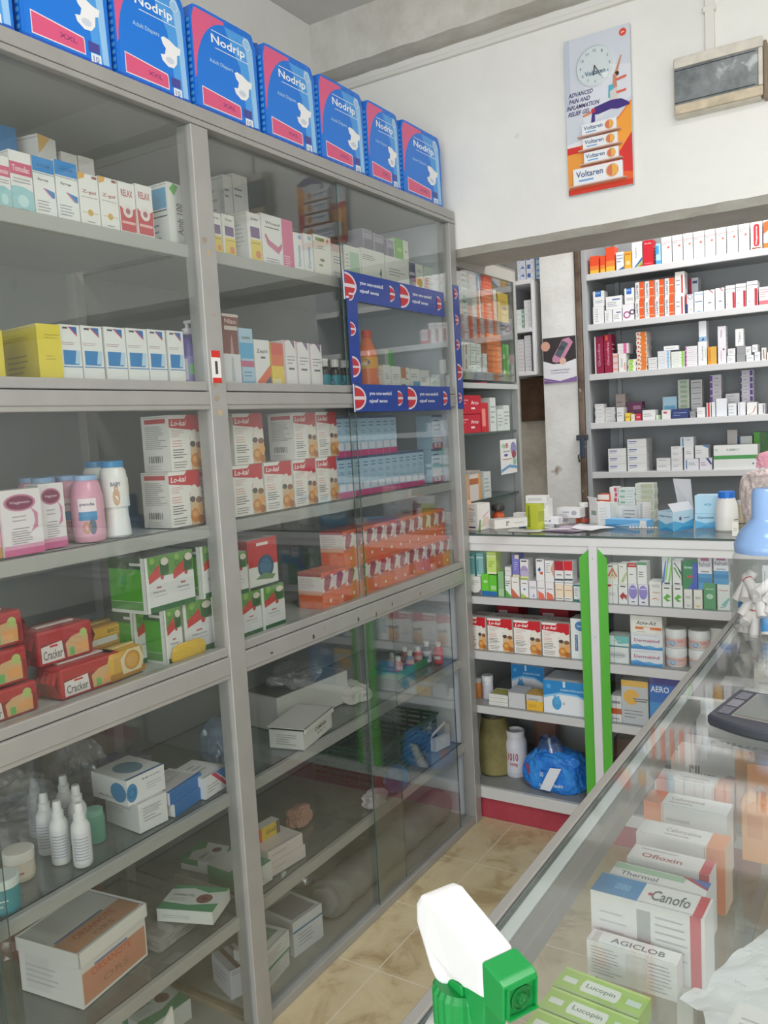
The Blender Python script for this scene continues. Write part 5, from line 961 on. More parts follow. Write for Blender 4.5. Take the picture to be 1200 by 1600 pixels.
CB(949,983,996,Yf,topz(q)+.0004,.06,TC('d8e6e4',[('p',[(.3,1),(1,1),(1,.4),(.5,.3)],'6cbcbc'),('r',0,0,1,.12,'3a8a90'),('r',.3,.5,.6,.6,'a8c8cc')]),'white and teal carton stacked on another by the strip',G,h=.036)
DK=TC('e4e8ee',[('t',.5,.55,.8,.2,'Dermakind','b04070'),('p',[(0,.25),(.2,.32),(.4,.2),(.6,.26),(.8,.16),(1,.22),(1,0),(0,0)],'5aa8dc'),('p',[(0,.15),(.3,.2),(.6,.1),(1,.14),(1,0),(0,0)],'3a8cd0'),('r',.1,.85,.8,.88,'c8b0c0')])
q=CB(986,1036,0,Yf,z,.06,DK,'white and blue wave carton at the bottom of three',G,h=.052); q2=CB(986,1036,0,Yf,topz(q)+.0004,.06,DK,'white and blue wave carton in the middle of three',G,h=.052)
CB(985,1035,0,Yf-.002,topz(q2)+.0004,.06,TC('ebe8e4',[('ti',.5,.6,.6,.22,'Acme-Aid','3a3a3c'),('r',.15,.22,.42,.36,'e0703c'),('r',.62,.22,.98,.36,'e0703c'),('r',.15,.34,.98,.38,'e8a060')]+lines(1,.2,.6,.04,.14,'a08a80')),'white and orange carton on top of the wave cartons',G,h=.056)
for j in range(2):
    for i,px in enumerate((1057,1093)):
        c=Vector((XB(px,2.66,z),2.665,z+j*.0605))
        bottle(c,[(.028,0),(.031,.004),(.031,.034),(.029,.037)],paint('e4e4e6',.35),[(.0325,.036),(.0325,.057),(.030,.060)],paint('e0e0e2',.3),'white cream tub with pink label, %s %s'%(['lower','upper'][j],['left','right'][i]),'cream_tub','tub','white cream tubs',band=(.006,.032,.0313,'dcb8b4',[('r',.3,.2,.7,.7,'b8c4d8'),('r',.1,.5,.9,.8,'d89a90'),('e',.55,.4,.08,.3,'4a90c4')]),extra=.3)
CB(1110,1132,983,Yf+.06,z,.05,TC('e6e6e4',[('c',.25,.3,.05,K),('c',.25,.45,.05,K)]),'white carton with two black dots behind right counter edge',G)
# third shelf
z=.4145
bottle(Vector((XB(761,2.68,z),2.69,z)),[(.018,0),(.02,.003),(.02,.062),(.017,.068)],paint('cfcfd4',.35),[(.0215,.066),(.0215,.084),(.019,.086)],paint('dcdce0',.35),'white pill bottle with ridged cap on third shelf','pill_bottle','bottle',band=(.006,.055,.0203,'c8c8d0',[('r',.3,.1,.35,.9,'6a6a80')]),flute=.04)
bottle(Vector((XB(746,2.68,z),2.69,z)),[(.016,0),(.017,.003),(.017,.05),(.014,.056)],paint('c07a40',.35),[(.0155,.055),(.0155,.072),(.013,.073)],paint('b8b8b4',.35),'brown pill bottle with pale cap at the left end','pill_bottle','bottle')
for i in range(3): CB(764,794,0,Yf+.004*i,z+i*.0125,.07,TC('dcdcd6',lines(1,.1,.9,.4,.6,'a8a8a4',2))|({'T':[('r',.05,.1,.95,.9,'b0b060')]} if i==2 else {}),'flat pale carton, %s of three stacked beside the pill bottle'%['bottom','middle','top'][i],G,h=.012)
CB(795,821,1082,Yf,z,.07,TC('c9cacc',[('r',.0,.9,1,1,'8a8a90')]),'plain grey carton left of the yellow one',G)
CB(823,849,1088,Yf,z,.07,TC('e4b43c',[('r',0,.62,1,1,'c4c4c4'),('t',.4,.72,.6,.12,'CandDenz','5a5a5c')]+lines(2,.1,.6,.2,.4,'b08a2c',2)),'grey and yellow carton beside the blue glove box',G)
GV=lambda:TC('e4e8ee',[('p',[(0,.45),(0,1),(1,1),(1,.42),(.7,.58),(.35,.6)],'2a86c8'),('p',[(0,.45),(.35,.60),(.7,.58),(1,.42),(1,.48),(.7,.64),(.35,.66),(0,.52)],'8ac4ec'),('e',.28,.32,.10,.2,'4a9cd4'),('p',[(.24,.3),(.22,.55),(.26,.56),(.28,.4),(.30,.56),(.34,.54),(.34,.3)],'5aa8dc'),('t',.62,.74,.5,.06,'EXAMINATION GLOVES','bcdcf4'),('c',.12,.82,.05,'5aa8e0'),('r',.42,.82,.47,1,'c8e0f4'),('c',.43,.33,.03,'b8c0cc')])
GV_=GV()
q=CB(850,925,1070,Yf+.0,z,.12,GV_,'blue and white glove box in front on the third shelf',G,name='glove_box',cat='box')
CB(800,852,0,Yf+.13,z,.10,GV_,'blue and white glove box behind, to the left',G,name='glove_box',cat='box',h=.115)
CB(798,880,0,Yf+.14,z+.1155,.09,GV_,'blue glove box lying on top in the back',G,name='glove_box',cat='box',h=.035)
CB(955,972,1088,Yf,z,.06,TC('e4e4e6',[('r',0,.3,1,.52,'c85a30'),('r',.1,.7,.9,.8,'9a90a0')]+lines(1,.1,.8,.05,.2,'9a9a9c',2)),'narrow white carton with orange band, third shelf right',G)
CB(972,1014,1066,Yf,z,.06,TC('c4c6cc',[('r',0,.86,1,1,'e4b450'),('c',.38,.62,.30,'e8b048'),('p',[(.45,.62),(1,.66),(1,.38),(.6,.5)],'c4c6cc'),('r',.45,.58,1,.60,'3a3a3c'),('r',.5,.53,.95,.55,'3a3a3c')]+lines(3,.1,.8,.12,.34,'8a8a8e',2)),'grey carton with big yellow disc, third shelf right',G)
CB(1016,1075,1063,Yf,z,.06,TC('2a6cc0',[('t',.28,.76,.5,.12,'AERO','e4eaf6'),('r',0,.0,1,.5,'3a90d4'),('e',.6,.4,.3,.2,'6ab0dc'),('r',0,.85,1,1,'3a3c94')]),'blue carton half hidden by the right counter edge',G)
# bottom shelf
z=.1185
t=bottle(Vector((XB(768,2.70,z),2.74,z)),[(.05,0),(.062,.01),(.066,.06),(.062,.14),(.05,.19),(.042,.21),(.046,.215)],wallmat('yellowed_pot','8c8458','6a6440',8,.4),[(.044,.214),(.044,.235),(.04,.238)],paint('3a3a34',.5),'large yellowish olive jar with dark lid on counter bottom','storage_jar','jar')
bottle(Vector((XB(806,2.74,z),2.75,z)),[(.036,0),(.041,.006),(.041,.125),(.034,.145),(.032,.150)],paint('d4d4dc',.4),[(.034,.149),(.034,.168),(.029,.169),(.029,.16)],paint('dcdce2',.35),'white plastic bottle with red writing on the counter bottom','plastic_bottle','bottle',band=(.02,.115,.0413,'d0d0d8',[('t',.6,.62,.3,.3,'1010','a03040'),('t',.62,.32,.22,.16,'500g','b04a50')]),extra=.2)
BLUEP=wallmat('blue_printed_plastic','3f92e4','1a5cc0',26,.6,rough=.22)
def bagarts(mb):
    pass
t=blob('diaper_bag',(XB(868,2.70,z),2.715,z),(.225,.15,.14),BLUEP,4.7,.22,'crumpled blue and white diaper bag in clear plastic on counter bottom','bag',n=72,flat=.18)
mb=MB(); n=18
def wrap(u,v): # stripe riding over the bag's front
    a=-PI*.5+(u-.5)*1.2; r_=.5
    return Vector((math.cos(a)*.105*(1.04),math.sin(a)*.079*1.06,.012+v*.09))
hl=[]
for (u0,v0,u1,v1,wd) in ((.40,.02,.72,.95,.30),):
    vs=[];fs=[]
    for i in range(n+1):
        t_=i/n; u=u0+(u1-u0)*t_; v=v0+(v1-v0)*t_; vs+=[wrap(u-wd/2,v),wrap(u+wd/2,v)]
    for i in range(n): fs.append((2*i,2*i+1,2*i+3,2*i+2))
    mb.add(vs,fs,paint('dfe4ec',.3),True)
def TXT(s_,u,v,tw,th):
    vs,fs=textgeo(s_); mb.add([wrap(u+a*tw,v+b*th)+Vector((0,-.002,0)) for a,b in vs],fs,paint('cfe0f4',.3))
TXT('10',.33,.65,.10,.2); TXT('Nodrip',.78,.25,.25,.16); TXT('N',.28,.2,.06,.16)
part(mb,'printed_band',t)
mb=MB(); vs=[];fs=[]; rr=random.Random(12); n=16
for i in range(n+1):
    a=PI*.15+i/n*PI*1.9; rr_=.07+.02*math.sin(i*2.3)
    for j in range(5): q=j/4; vs.append((math.cos(a)*rr_*(1-q*.6)-.02*q,math.sin(a)*rr_*.6*(1-q*.5),.085+q*.085+.012*math.sin(i*1.9+j)))
for i in range(n):
    for j in range(4): k=i*5+j; fs.append((k,k+5,k+6,k+1))
mb.add(vs,fs,glassy('blue_clear_film',tint=(.6,.72,.92),base=.14,haze=.3,hazecol='7a98c4',rough=.1),True); part(mb,'clear_wrap',t)
mb=MB(); vs=[];fs=[]
for i in range(9):
    a=-PI*.98+i/8*.75
    for v in (.012,.05,.085): vs.append((math.cos(a)*.112,math.sin(a)*.084,v))
for i in range(8):
    for j in range(2): k=i*3+j; fs.append((k,k+3,k+4,k+1))
mb.add(vs,fs,paint('c84a6c',.3),True); part(mb,'pink_panel',t)
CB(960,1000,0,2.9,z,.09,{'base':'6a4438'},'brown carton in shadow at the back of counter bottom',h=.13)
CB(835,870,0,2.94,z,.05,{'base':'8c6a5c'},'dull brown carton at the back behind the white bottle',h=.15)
# ================================================================== FAR GLASS CABINET beyond the opening (faces the aisle)
XF=-.055; YF0=2.625; YF1=YL(805.5,XF,1.95)
FC=empty('small_glass_cabinet',(-.2,(YF0+YF1)/2,0),'narrow glass-fronted cabinet beyond the opening left of the white pier','cabinet')
def PF(name,boxes,mat=ALU,ch=.002):
    mb=MB()
    for b in boxes: mb.box(*b,mat,ch)
    return mb.build(name,FC)
ZT=2.0
PF('post',[(XF-.03,YF1-.02,0,XF,YF1,ZT)],paint('a3a5a3',.4)); PF('post',[(XF-.03,YF0,0,XF,YF0+.02,ZT)])
PF('top_rail',[(XF-.03,YF0+.02,ZT-.045,XF,YF1-.02,ZT)],paint('a9a7a0',.5))
PF('top_panel',[(-.40,YF0,ZT,XF,YF1,ZT+.006)],paint('8f8c88',.6))
PF('back_panel',[(-.406,YF0,0,-.40,YF1,ZT)],paint('c4c8c8',.5)); PF('end_panel',[(-.40,YF1-.006,0,XF-.03,YF1,ZT)],paint('b4baba',.5)); PF('end_panel',[(-.40,YF0,0,XF-.03,YF0+.006,ZT)],paint('b4baba',.5))
def zf(px,py): return on(px,py,0,XF).z
ZS=[zf(803,505),zf(803,584),zf(803,672),zf(803,770)]
for zz in ZS:
    mb=MB(); mb.box(-.398,YF0+.007,zz-.006,XF-.012,YF1-.021,zz,GLASS_SHELF,edge=EDGE); mb.build('shelf',FC)
mb=MB(); mb.box(XF-.011,YF0+.02,zf(803,606)-.006,XF-.001,YF1-.02,zf(803,602)+.004,paint('b8bcba',.4),.001); mb.build('middle_rail',FC)
mb=MB(); mb.box(XF-.009,YF0+.02,zf(803,600)+.01,XF-.005,YF1-.02,ZT-.045,GLASS,edge=EDGE); mb.build('glass_door',FC)
Xi=XF-.02
def stackL(px0,px1,z,pyt,n,A,label,group,X=Xi,depth=.06,name='medicine_carton'):
    y0=YL(px0,X,z)+.0006; y1=YL(px1,X,z)-.0006; H=(ZA(pyt,X,y0)-z)/n
    for k in range(n): carton(y1-y0,depth,H-.0006,A,(X-.001*(k%2),y0,z+k*H),PI/2,label%ORD[k] if k<15 else label%str(k),'carton',group,name)
z=ZS[0]+.0005; GG=lambda c_:TC('e0e2de',[('r',.08,.2,.45,.75,c_)]+lines(2,.5,.95,.3,.7,'9aa09c',2))
stackL(708,722,z,420,8,GG('4aa47c'),'white carton with green block, left tower in small cabinet, %s from bottom','green and white carton towers')
stackL(723,737,z,424,8,GG('3f9a74'),'white carton with green block, right tower in small cabinet, %s from bottom','green and white carton towers')
stackL(738,752,z,427,7,TC('e2e2de',[('c',.7,.5,.16,'c0906a')]+lines(1,.1,.5,.4,.6,'a8a8a8',2)),'white carton with brown dot in small cabinet tower, %s from bottom','white brown-dotted cartons')
stackL(753,771,z,428,6,TC('e0703a',[('r',0,0,1,.16,'e8a880')]+lines(1,.2,.8,.4,.7,'f0b090',2)),'orange carton in small cabinet tower, %s from bottom','orange carton tower')
stackL(772,777,z,452,9,TC('e0dccc',lines(1,.1,.9,.4,.6,'b8b0a0',2)),'narrow cream carton in small cabinet tower, %s from bottom','narrow cream cartons')
CL(779,795,456,Xi,z,.14,{'base':'d8b840','F':lines(3,.2,.8,.2,.8,'bc9c30',2),'L':[('r',0,0,1,1,'cfae38')]},'large yellow carton at the right end of small cabinet top shelf')
z=ZS[1]+.0005
for j in range(2):
    for i,(a,b) in enumerate([(716,724),(725,735),(736,744),(745,752)]):
        CL(a,b,0,Xi,z+j*.0525,.05,TC('dfe4dc',[('r',.3,.15,.5,.85,'c07a6a' if i==1 else 'a8c4a8')] if i<2 else lines(3,.1,.9,.2,.8,'98a29c',i)),'small white carton, %s row, %s from left, small cabinet second shelf'%(['lower','upper'][j],ORD[i]),'small white cartons of second shelf',h=.052)
stackL(756,762,z,552,5,TC('e4e6e6',lines(1,.1,.9,.4,.6,'9aa0a4',2)),'little white carton by the orange tower, %s from bottom','little white cartons')
stackL(763,785,z,520,7,TC('d87428',[('r',0,0,1,.10,'b85c20')]+lines(1,.2,.9,.4,.6,'e8a060',2)),'orange brown carton, small cabinet second shelf, %s from bottom','orange brown cartons')
stackL(787,797,z,537,2,TC('5aa848',[('r',.6,.3,.95,.95,'8acc78'),('r',0,0,.3,.3,'c0d8b8')]),'green carton at end of second shelf, %s from bottom','green cartons by the post')
z=ZS[2]+.0005
for j in range(2):
    CL(712,752-j*0,0,Xi,z+j*.070,.1,{'base':'c01a30','F':[('r',.1,.7,.5,.76,'e8a0a8'),('r',.1,.55,.4,.6,'e8a0a8'),('t',.75,.6,.3,.2,'Arco','f0d8dc'),('r',.6,.25,.75,.35,'f0d8dc')]},'bright red carton in the small cabinet, %s of two'%['lower','upper'][j],h=.068)
CL(753,764,0,Xi,z+.0,.06,TC('c4202e',[('r',.1,.2,.6,.8,'e88a80')]),'small red carton beside the large red ones',h=.11)
for i,(a,b,hh) in enumerate([(767,776,.13),(778,788,.085),(788,797,.10)]):
    CL(a,b,0,Xi,z,.05,TC('cfd6d2',lines(4,.1,.9,.2,.8,'9aa6a0',i)),'pale carton right of the red ones, %s of three'%ORD[i],h=hh)
# red tray
z=ZS[1]
mb=MB(); y0=YL(722,XF+.0,1.55)
c=on(737,597,0,XF-.06)
t=empty('red_tray',(XF-.075,c.y,ZS[2]+.16),'small red plastic dish above the red cartons','dish'); 
t.location.z=zf(803,606)+.0045; t.location.x=XF-.05
mb.lathe([(.02,0),(.045,.012),(.047,.012),(.044,.009),(.02,.003),(0,.003)],paint('e0304a',.25)); part(mb,'dish',t); mb=MB(); mb.lathe([(.046,.011),(.049,.0125),(.046,.014)],paint('e8506a',.25)); part(mb,'rim',t)
mb=MB(); mb.box(-.398,YF0+.007,zf(803,606)-.002,XF-.012,YF1-.021,zf(803,606)+.004,GLASS_SHELF,edge=EDGE); mb.build('shelf',FC)
# stuff on lower shelves
z=ZS[3]+.0005
for i,(a,b) in enumerate([(718,733),(735,752)]):
    CL(a,b,0,Xi,z+.0,.06,TC('d4cac4',[('r',.0,.55,1,.75,'b06a40'),('r',.8,0,1,1,'d8a060'),('r',0,.9,1,1,'9a9890')]),'cream and brown blister carton in the small cabinet, %s one'%['left','right'][i],'brown blister cartons',h=.11)
CL(757,768,0,Xi,z,.05,TC('c8ccc8',lines(4,.1,.9,.2,.8,'8a9a9a',3)),'pale grey carton beside the blister cartons',h=.10)
# leaflet hanging on the cabinet's glass
mb=MB(); ya,yb_=YL(781,XF+.002,1.35),YL(806,XF+.002,1.35); z0,z1=ZA(742,XF,ya),ZA(688,XF,ya)
mb.box(XF+.0008,ya,z0,XF+.002,yb_,z1,paint('e2e2e0',.5))
art(mb,lambda u,v,e:(XF+.002+e,ya+(yb_-ya)*u,z0+(z1-z0)*v),(yb_-ya,z1-z0),[('t',.28,.82,.4,.14,'VitFit','4a9a6a'),('t',.42,.82,.12,.14,'F','c8404a'),('e',.8,.72,.18,.2,'8a88b8'),('e',.82,.55,.14,.12,'9a4a5a'),('t',.35,.66,.4,.04,'CALCIUM','3a5a4a'),('e',.32,.55,.12,.04,'5a5a9a'),('r',.1,.42,.7,.44,'b07060'),('p',[(0,.05),(.5,.18),(1,.12),(1,.2),(.5,.26),(0,.14)],'6a9ac8'),('c',.85,.34,.1,'8ab8a0')])
tag(mb.build('leaflet'),'colourful vitamin leaflet hanging on the small glass cabinet','leaflet')
mb=MB(); ya2,yb2=YL(722,XF,1.2),YL(760,XF,1.2)
# ================================================================== WALL CUPBOARD left of pier
WX0,WX1=XB(800,3.8,1.85)-.03,XB(831,3.8,1.85)
WC=empty('wall_cupboard',((WX0+WX1)/2,3.9,1.617),'small white open wall cupboard full of white boxes left of the pier','cupboard')
WM=paint('e2e2e6',.4)
def PW(n_,b,m_=WM): mb=MB(); mb.box(*b,m_,.002); return mb.build(n_,WC)
Z0,Z1=1.617,2.062
PW('side_panel',(WX1,3.8,Z0,WX1+.012,4.10,Z1)); PW('side_panel',(WX0,3.8,Z0,WX0+.012,4.10,Z1)); PW('back_panel',(WX0+.012,4.09,Z0,WX1,4.10,Z1),paint('8f9294',.6))
PW('top_panel',(WX0+.012,3.8,Z1-.02,WX1,4.09,Z1)); PW('bottom_panel',(WX0+.012,3.8,Z0,WX1,4.09,Z0+.018)); zm=ZA(512,WX1-.02,3.8); PW('shelf',(WX0+.012,3.8,zm-.02,WX1,4.09,zm))
PW('door',(WX1+.0125,3.81,Z0+.005,WX1+.016,4.09,Z1-.01),paint('dcdcdc',.4))
def stackB(px0,px1,Y,z,H,n,A,label,group,depth=.05,xs=0):
    x0=XB(px0,Y,z)+.0006; x1=XB(px1,Y,z)-.0006
    for k in range(n): carton(x1-x0,depth,H/n-.0006,A,(x0+xs*(k%2),Y,z+k*H/n),0,label%(ORD[k] if k<15 else str(k)),'carton',group)
AW=TC('e4e4e8',lines(2,.1,.9,.25,.75,'a0a0a8',2))
stackB(821,831,3.815,Z0+.0185,.17,11,AW,'flat white carton in wall cupboard bottom, right pile, %s from bottom','flat white cartons in cupboard')
stackB(808,820,3.815,Z0+.0185,.155,9,TC('e0dce0',[('r',0,.2,.2,.8,'c87a8a')]+lines(2,.3,.9,.3,.7,'a0a0a8',2)),'flat white carton in wall cupboard bottom, left pile, %s from bottom','flat white cartons in cupboard')
stackB(820,831,3.815,zm+.0005,.13,4,TC('e4e4e8',[('r',.5,.3,.8,.7,'d8dce8')]),'white carton in wall cupboard middle, right pile, %s from bottom','cupboard middle white cartons')
stackB(808,819,3.815,zm+.0005,.09,4,TC('dfe4e2',[('r',.7,.1,1,.9,'7aa890')]),'white and green carton in wall cupboard middle, %s from bottom','cupboard middle green cartons')
stackB(809,822,3.83,Z1+.0005,.11,3,TC('d4d8e6',[('p',[(.3,.6),(.7,.9),(.9,.5)],'5a7ab8'),('c',.3,.4,.12,'b8c4dc')]),'white and blue carton on top of the wall cupboard, left pile, %s up','cartons on top of cupboard')
stackB(823,836,3.83,Z1+.0005,.12,3,TC('dce0ec',[('r',.1,.3,.5,.8,'4a6ab0'),('c',.7,.5,.15,'e8ecf4')]),'white and blue carton on top of the wall cupboard, middle pile, %s up','cartons on top of cupboard')
stackB(838,846,3.83,Z1+.0005,.13,5,TC('c4d8ec',[('r',.1,.3,.9,.7,'6a9ccc')]),'light blue carton on top of the wall cupboard, right pile, %s up','cartons on top of cupboard')
# ================================================================== TALL SHELVING
SX0,SX1=max(.0285,XB(920,3.8,1.6)-.02),1.42
SU=empty('medicine_shelving',(.7,3.95,0),'tall grey open shelving packed with medicine behind the counter','shelving')
SM=paint('b9babd',.45,.05)
def PS(n_,bs,m_=SM,ch=.002):
    mb=MB()
    for b in bs: mb.box(*b,m_,ch)
    return mb.build(n_,SU)
PS('side_panel',[(SX0,3.795,0,SX0+.022,4.10,2.35)],paint('a9abae',.45)); PS('side_panel',[(SX1,3.795,0,SX1+.022,4.10,2.35)])
PS('back_panel',[(SX0+.022,4.092,0,SX1,4.10,2.35)],paint('a4a8aa',.6)); PS('rear_upright',[(SX0+.07,4.07,0,SX0+.09,4.091,2.35)],paint('b0b3b5',.5))
ZU=[2.043,1.82,1.597,1.376,1.15,.86]
for zz in ZU:
    mb=MB(); mb.box(SX0+.022,3.818,zz-.012,SX1,4.092,zz,paint('a6a8aa',.5)); sh=mb.build('shelf',SU)
    mb=MB(); mb.box(SX0+.022,3.797,zz-.028,SX1,3.817,zz,paint('d0d0d2',.4,.05),.002); mb.build('shelf_edge',sh)
Y=3.806+.014; Yr=Y
def row(items,z,grp,Y=None,depth=.06):
    r_=[]
    for it in items:
        a,b,c_,A_,l=it[:5]; zz=it[5] if len(it)>5 else z
        r_.append(CB(a,b,c_,(Y or Yr),zz,depth,A_,l,grp))
    return r_
Gt='cartons on the tall shelving top shelf'; z=ZU[0]+.0005
OY=lambda:TC('e8502a',[('r',0,0,1,.22,'e8b840'),('r',0,.22,1,.45,'e8843a')])
row([(922,936,399,OY(),'orange and yellow carton at the left end of top shelf'),(938,946,399,OY(),'narrow orange and yellow carton, second from left of top shelf'),
(947,961,385,OY(),'tall orange and yellow carton, third from left of top shelf'),(963,975,393,TC('e4e6ec',[('p',[(0,0),(1,0),(1,.2)],'2a5a8c')]+lines(3,.1,.9,.4,.9,'8a94a8',2)),'white and navy carton beside the tall orange one'),
(976,987,392,TC('e8a830',[('c',.5,.35,.3,'e8d0a0'),('r',.1,.8,.9,.9,'c87a20')]),'amber carton on the top shelf'),
(988,1004,377,TC('e8e8ea',[('tv',.4,.6,.14,.4,'Keppra','3a3a44'),('p',[(.1,0),(1,.4),(1,.28),(.3,0)],'3a6aa8'),('p',[(.35,0),(1,.28),(1,.16),(.6,0)],'a8b840'),('p',[(.6,0),(1,.16),(1,0)],'c0503c')]),'white carton with rainbow diagonal stripes on top shelf'),
(1005,1021,374,TC('c8182c',[('t',.5,.88,.7,.06,'Aceta','f0c8cc'),('r',.1,.1,.9,.12,'e8808c')]),'plain red carton on the top shelf'),
(1025,1033,380,TC('a8d0ec',[('r',0,.5,.6,.9,'3a9ad8'),('r',0,0,1,.2,'4aa0dc')]),'light blue carton beside the red one')],z,Gt)
for i,(a,b,t_) in enumerate([(1034,1050,369),(1051,1067,366),(1068,1083,363),(1084,1101,360),(1102,1118,357),(1119,1135,354),(1136,1153,351),(1154,1171,347)]):
    CB(a,b,t_,Yr,z,.08,TC('ebebed',[('r',0,.78,1,.80,'c87a70'),('c',.68,.60,.13,'d8705c'),('r',.08,.72,.5,.745,'9a9aa4'),('r',.0,0,.02,1,'c0c0c4')]),'tall white carton with small red disc, %s from left of eight'%ORD[i],'tall white cartons with red disc')
row([(1173,1191,343,TC('ece8e6',[('p',[(.25,.2),(.25,.8),(.35,.88),(.7,.88),(.78,.8),(.78,.2),(.7,.13),(.35,.13)],'b8202e'),('tv',.52,.5,.22,.6,'Megatone','f4dcdc'),('r',.1,.05,.9,.1,'8a4a3a')]),'white carton with big red upright name plate'),
(1193,1212,340,TC('ece6e2',[('p',[(0,.5),(1,.8),(1,1),(0,.9)],'e0602c'),('r',0,.0,1,.2,'e0702c')]),'orange and white carton at the right end of top shelf')],z,Gt)
Gt='cartons on the tall shelving second shelf'; z=ZU[1]+.0005
BS=TC('e8e8ea',[('r',.2,.62,.75,1,'2a6ab4'),('t',.45,.86,.4,.1,'O','dce8f4')]+lines(2,.2,.9,.2,.4,'8a8a94',2))
LN=TC('e8e8ea',lines(3,.1,.9,.2,.6,'8a8a94',4)+[('r',.4,.7,.9,.78,'3a5a9c')])
r_=row([(927,944,478,TC('e6e6e8',lines(6,.2,.6,.1,.9,'a0a0a8',4)),'white carton at the left end, second shelf'),(945,957,484,TC('e6e6e8',lines(6,.2,.6,.1,.8,'a0a0a8',6)),'white carton with grey print, second from left'),
(958,972,482,LN,'white carton with navy line, lower, second shelf'),(973,991,474,TC('e8e4ea',[('o',.38,.36,.32,.12,'a85a8c'),('o',.85,.5,.24,.1,'3a2a4c')]),'white carton with plum rings on second shelf')],z,Gt)
CB(927,944,451,Yr,topz(r_[0])+.0005,.06,BS,'white carton with blue square on top at the left end',Gt,h=.068)
CB(947,972,461,Yr,topz(r_[2])+.0005,.06,LN,'white carton with navy line lying on two others',Gt,h=.058)
CB(976,991,446,Yr,topz(r_[3])+.0005,.06,BS,'white carton with blue square above the plum rings',Gt,h=.068)
CLA=TC('e8e6e4',[('r',.45,0,1,1,'e05a24'),('tv',.22,.5,.22,.8,'CLARITEK','3a5a7c'),('r',.45,.15,1,.2,'f0a078'),('r',.5,.6,.9,.65,'f0c0a0')])
for i,(a,b) in enumerate([(993,1007),(1008,1023),(1024,1038),(1039,1054)]):
    hh=.080
    for j in range(2): CB(a,b,0,Yr,z+j*(hh+.0005),.06,CLA,'white and orange carton with upright name, %s row, %s from left'%(['lower','upper'][j],ORD[i]),'orange white upright cartons',h=hh)
RS=TC('e8e6e4',[('r',.65,0,.82,.85,'c42434')]+lines(2,.1,.5,.3,.7,'a0a0a4',2))
for j in range(2): CB(1055,1070,0,Yr,z+j*.0905,.06,RS,'white carton with red upright stripe beside the orange ones, %s'%['lower','upper'][j],Gt,h=.09)
row([(1071,1084,459,TC('d4d4da',[('r',.0,0,.2,1,'a82438'),('r',0,0,.3,.5,'2a3a6a'),('o',.6,.86,.3,.05,'2a3a6a'),('c',.7,.2,.12,'d8c070')]),'grey white carton with navy ring beside the stripe'),
(1085,1099,455,TC('e2e8f0',[('r',0,.86,1,.9,'8ab0dc'),('r',.1,.5,.9,.55,'6a7aac'),('p',[(0,0),(.5,.1),(1,0)],'7ab0dc')]),'white carton with pale blue waves'),
(1100,1117,452,TC('e6e4e6',[('p',[(.45,1),(.6,1),(.9,.85),(.85,.82)],'a84a5c'),('r',.4,.38,.7,.42,K)]),'white carton with red corner stroke, left one'),
(1118,1132,449,TC('e6e4e6',[('p',[(.45,1),(.6,1),(.9,.85),(.85,.82)],'a84a5c'),('r',.4,.38,.7,.42,K)]),'white carton with red corner stroke, right one')],z,Gt)
for i,(a,b,t_) in enumerate([(1134,1149,445),(1150,1166,442),(1167,1184,438)]):
    CB(a,b,t_,Yr,z,.07,TC('e8e6e6',[('r',.72,0,.98,.7,'b41e34'),('r',0,.84,1,.86,K),('r',.1,.72,.5,.75,'b0b0b4'),('o',.2,.2,.08,.03,K)]),'white carton with dark red upright bar, %s from left of three'%ORD[i],'white cartons with dark red bar')
row([(1186,1203,447,TC('e4dadc',[('r',0,0,1,.25,'d86a74')]+lines(4,.1,.9,.4,.9,'c8909c',2)),'pale pink carton with rose foot at right end')],z,Gt)
CB(1077,1092,427,Yr+.09,z,.06,TC('c8ccd4',[('r',0,.2,.3,1,'a82a40'),('r',.4,.85,.9,.92,'3a4a7a'),('c',.6,.2,.1,'c8b070')]),'grey and red carton standing in back row, second shelf',Gt,h=.16)
Gt='cartons on the tall shelving third shelf'; z=ZU[2]+.0005
row([(930,944,525,TC('8e1440',[('tv',.5,.5,.3,.6,'Glucofine','c88aa8'),('r',0,0,.15,1,'d8d4d4')]),'tall magenta carton with white edge, leftmost'),(945,957,522,TC('96163c',[('tv',.5,.5,.3,.6,'Glucofine','d8a0b4'),('r',.2,.85,.5,.97,'e0603c')]),'tall magenta carton with orange spot, second from left')],z,Gt)
stackB(958,966,Yr,z,.085,3,TC('e0c8cc',[('r',.0,.3,1,.7,'d8a090')]),'tiny pink and white carton beside the magenta ones, %s from bottom','tiny pink cartons')
q=CB(967,979,552,Yr,z,.06,TC('e6e4e2',[('tv',.4,.5,.2,.5,'Omnic','8a6a6a'),('r',.7,.1,.9,.5,'d8a8a0')]),'white carton with upright print under pink ends',Gt)
stackB(965,982,Yr,topz(q)+.0005,.045,3,TC('e4dce0',[('r',.55,0,.85,1,'d86a9c')]),'white carton with pink end on the upright white one, %s from bottom','pink ended flat cartons',depth=.08)
stackB(981,994,Yr,z,.052,4,TC('e2e8d8',[('r',.1,.1,.6,.9,'98c840')]),'flat lime and white carton, %s from bottom','flat lime cartons',xs=.003)
stackB(995,1011,Yr,z,.168,9,TC('e8dcd4',[('p',[(.3,0),(.9,0),(1,1),(.5,1)],'e07a2c'),('r',.1,.3,.3,.7,'c8503c')]),'flat white and orange carton in the tall pile, %s from bottom','tall pile of orange and white cartons',depth=.08,xs=.002)
stackB(1013,1027,Yr,z,.052,3,TC('dcdcde',lines(1,.1,.9,.3,.7,'a8a8ac',2)),'plain flat white carton right of the orange pile, %s from bottom','plain flat cartons')
stackB(1028,1048,Yr,z,.076,5,TC('e0e2e6',[('r',.72,0,.92,1,'9cc0dc')]+lines(1,.1,.6,.4,.6,'8a8a92',2)),'flat white carton with light blue end, %s from bottom','flat cartons with light blue end')
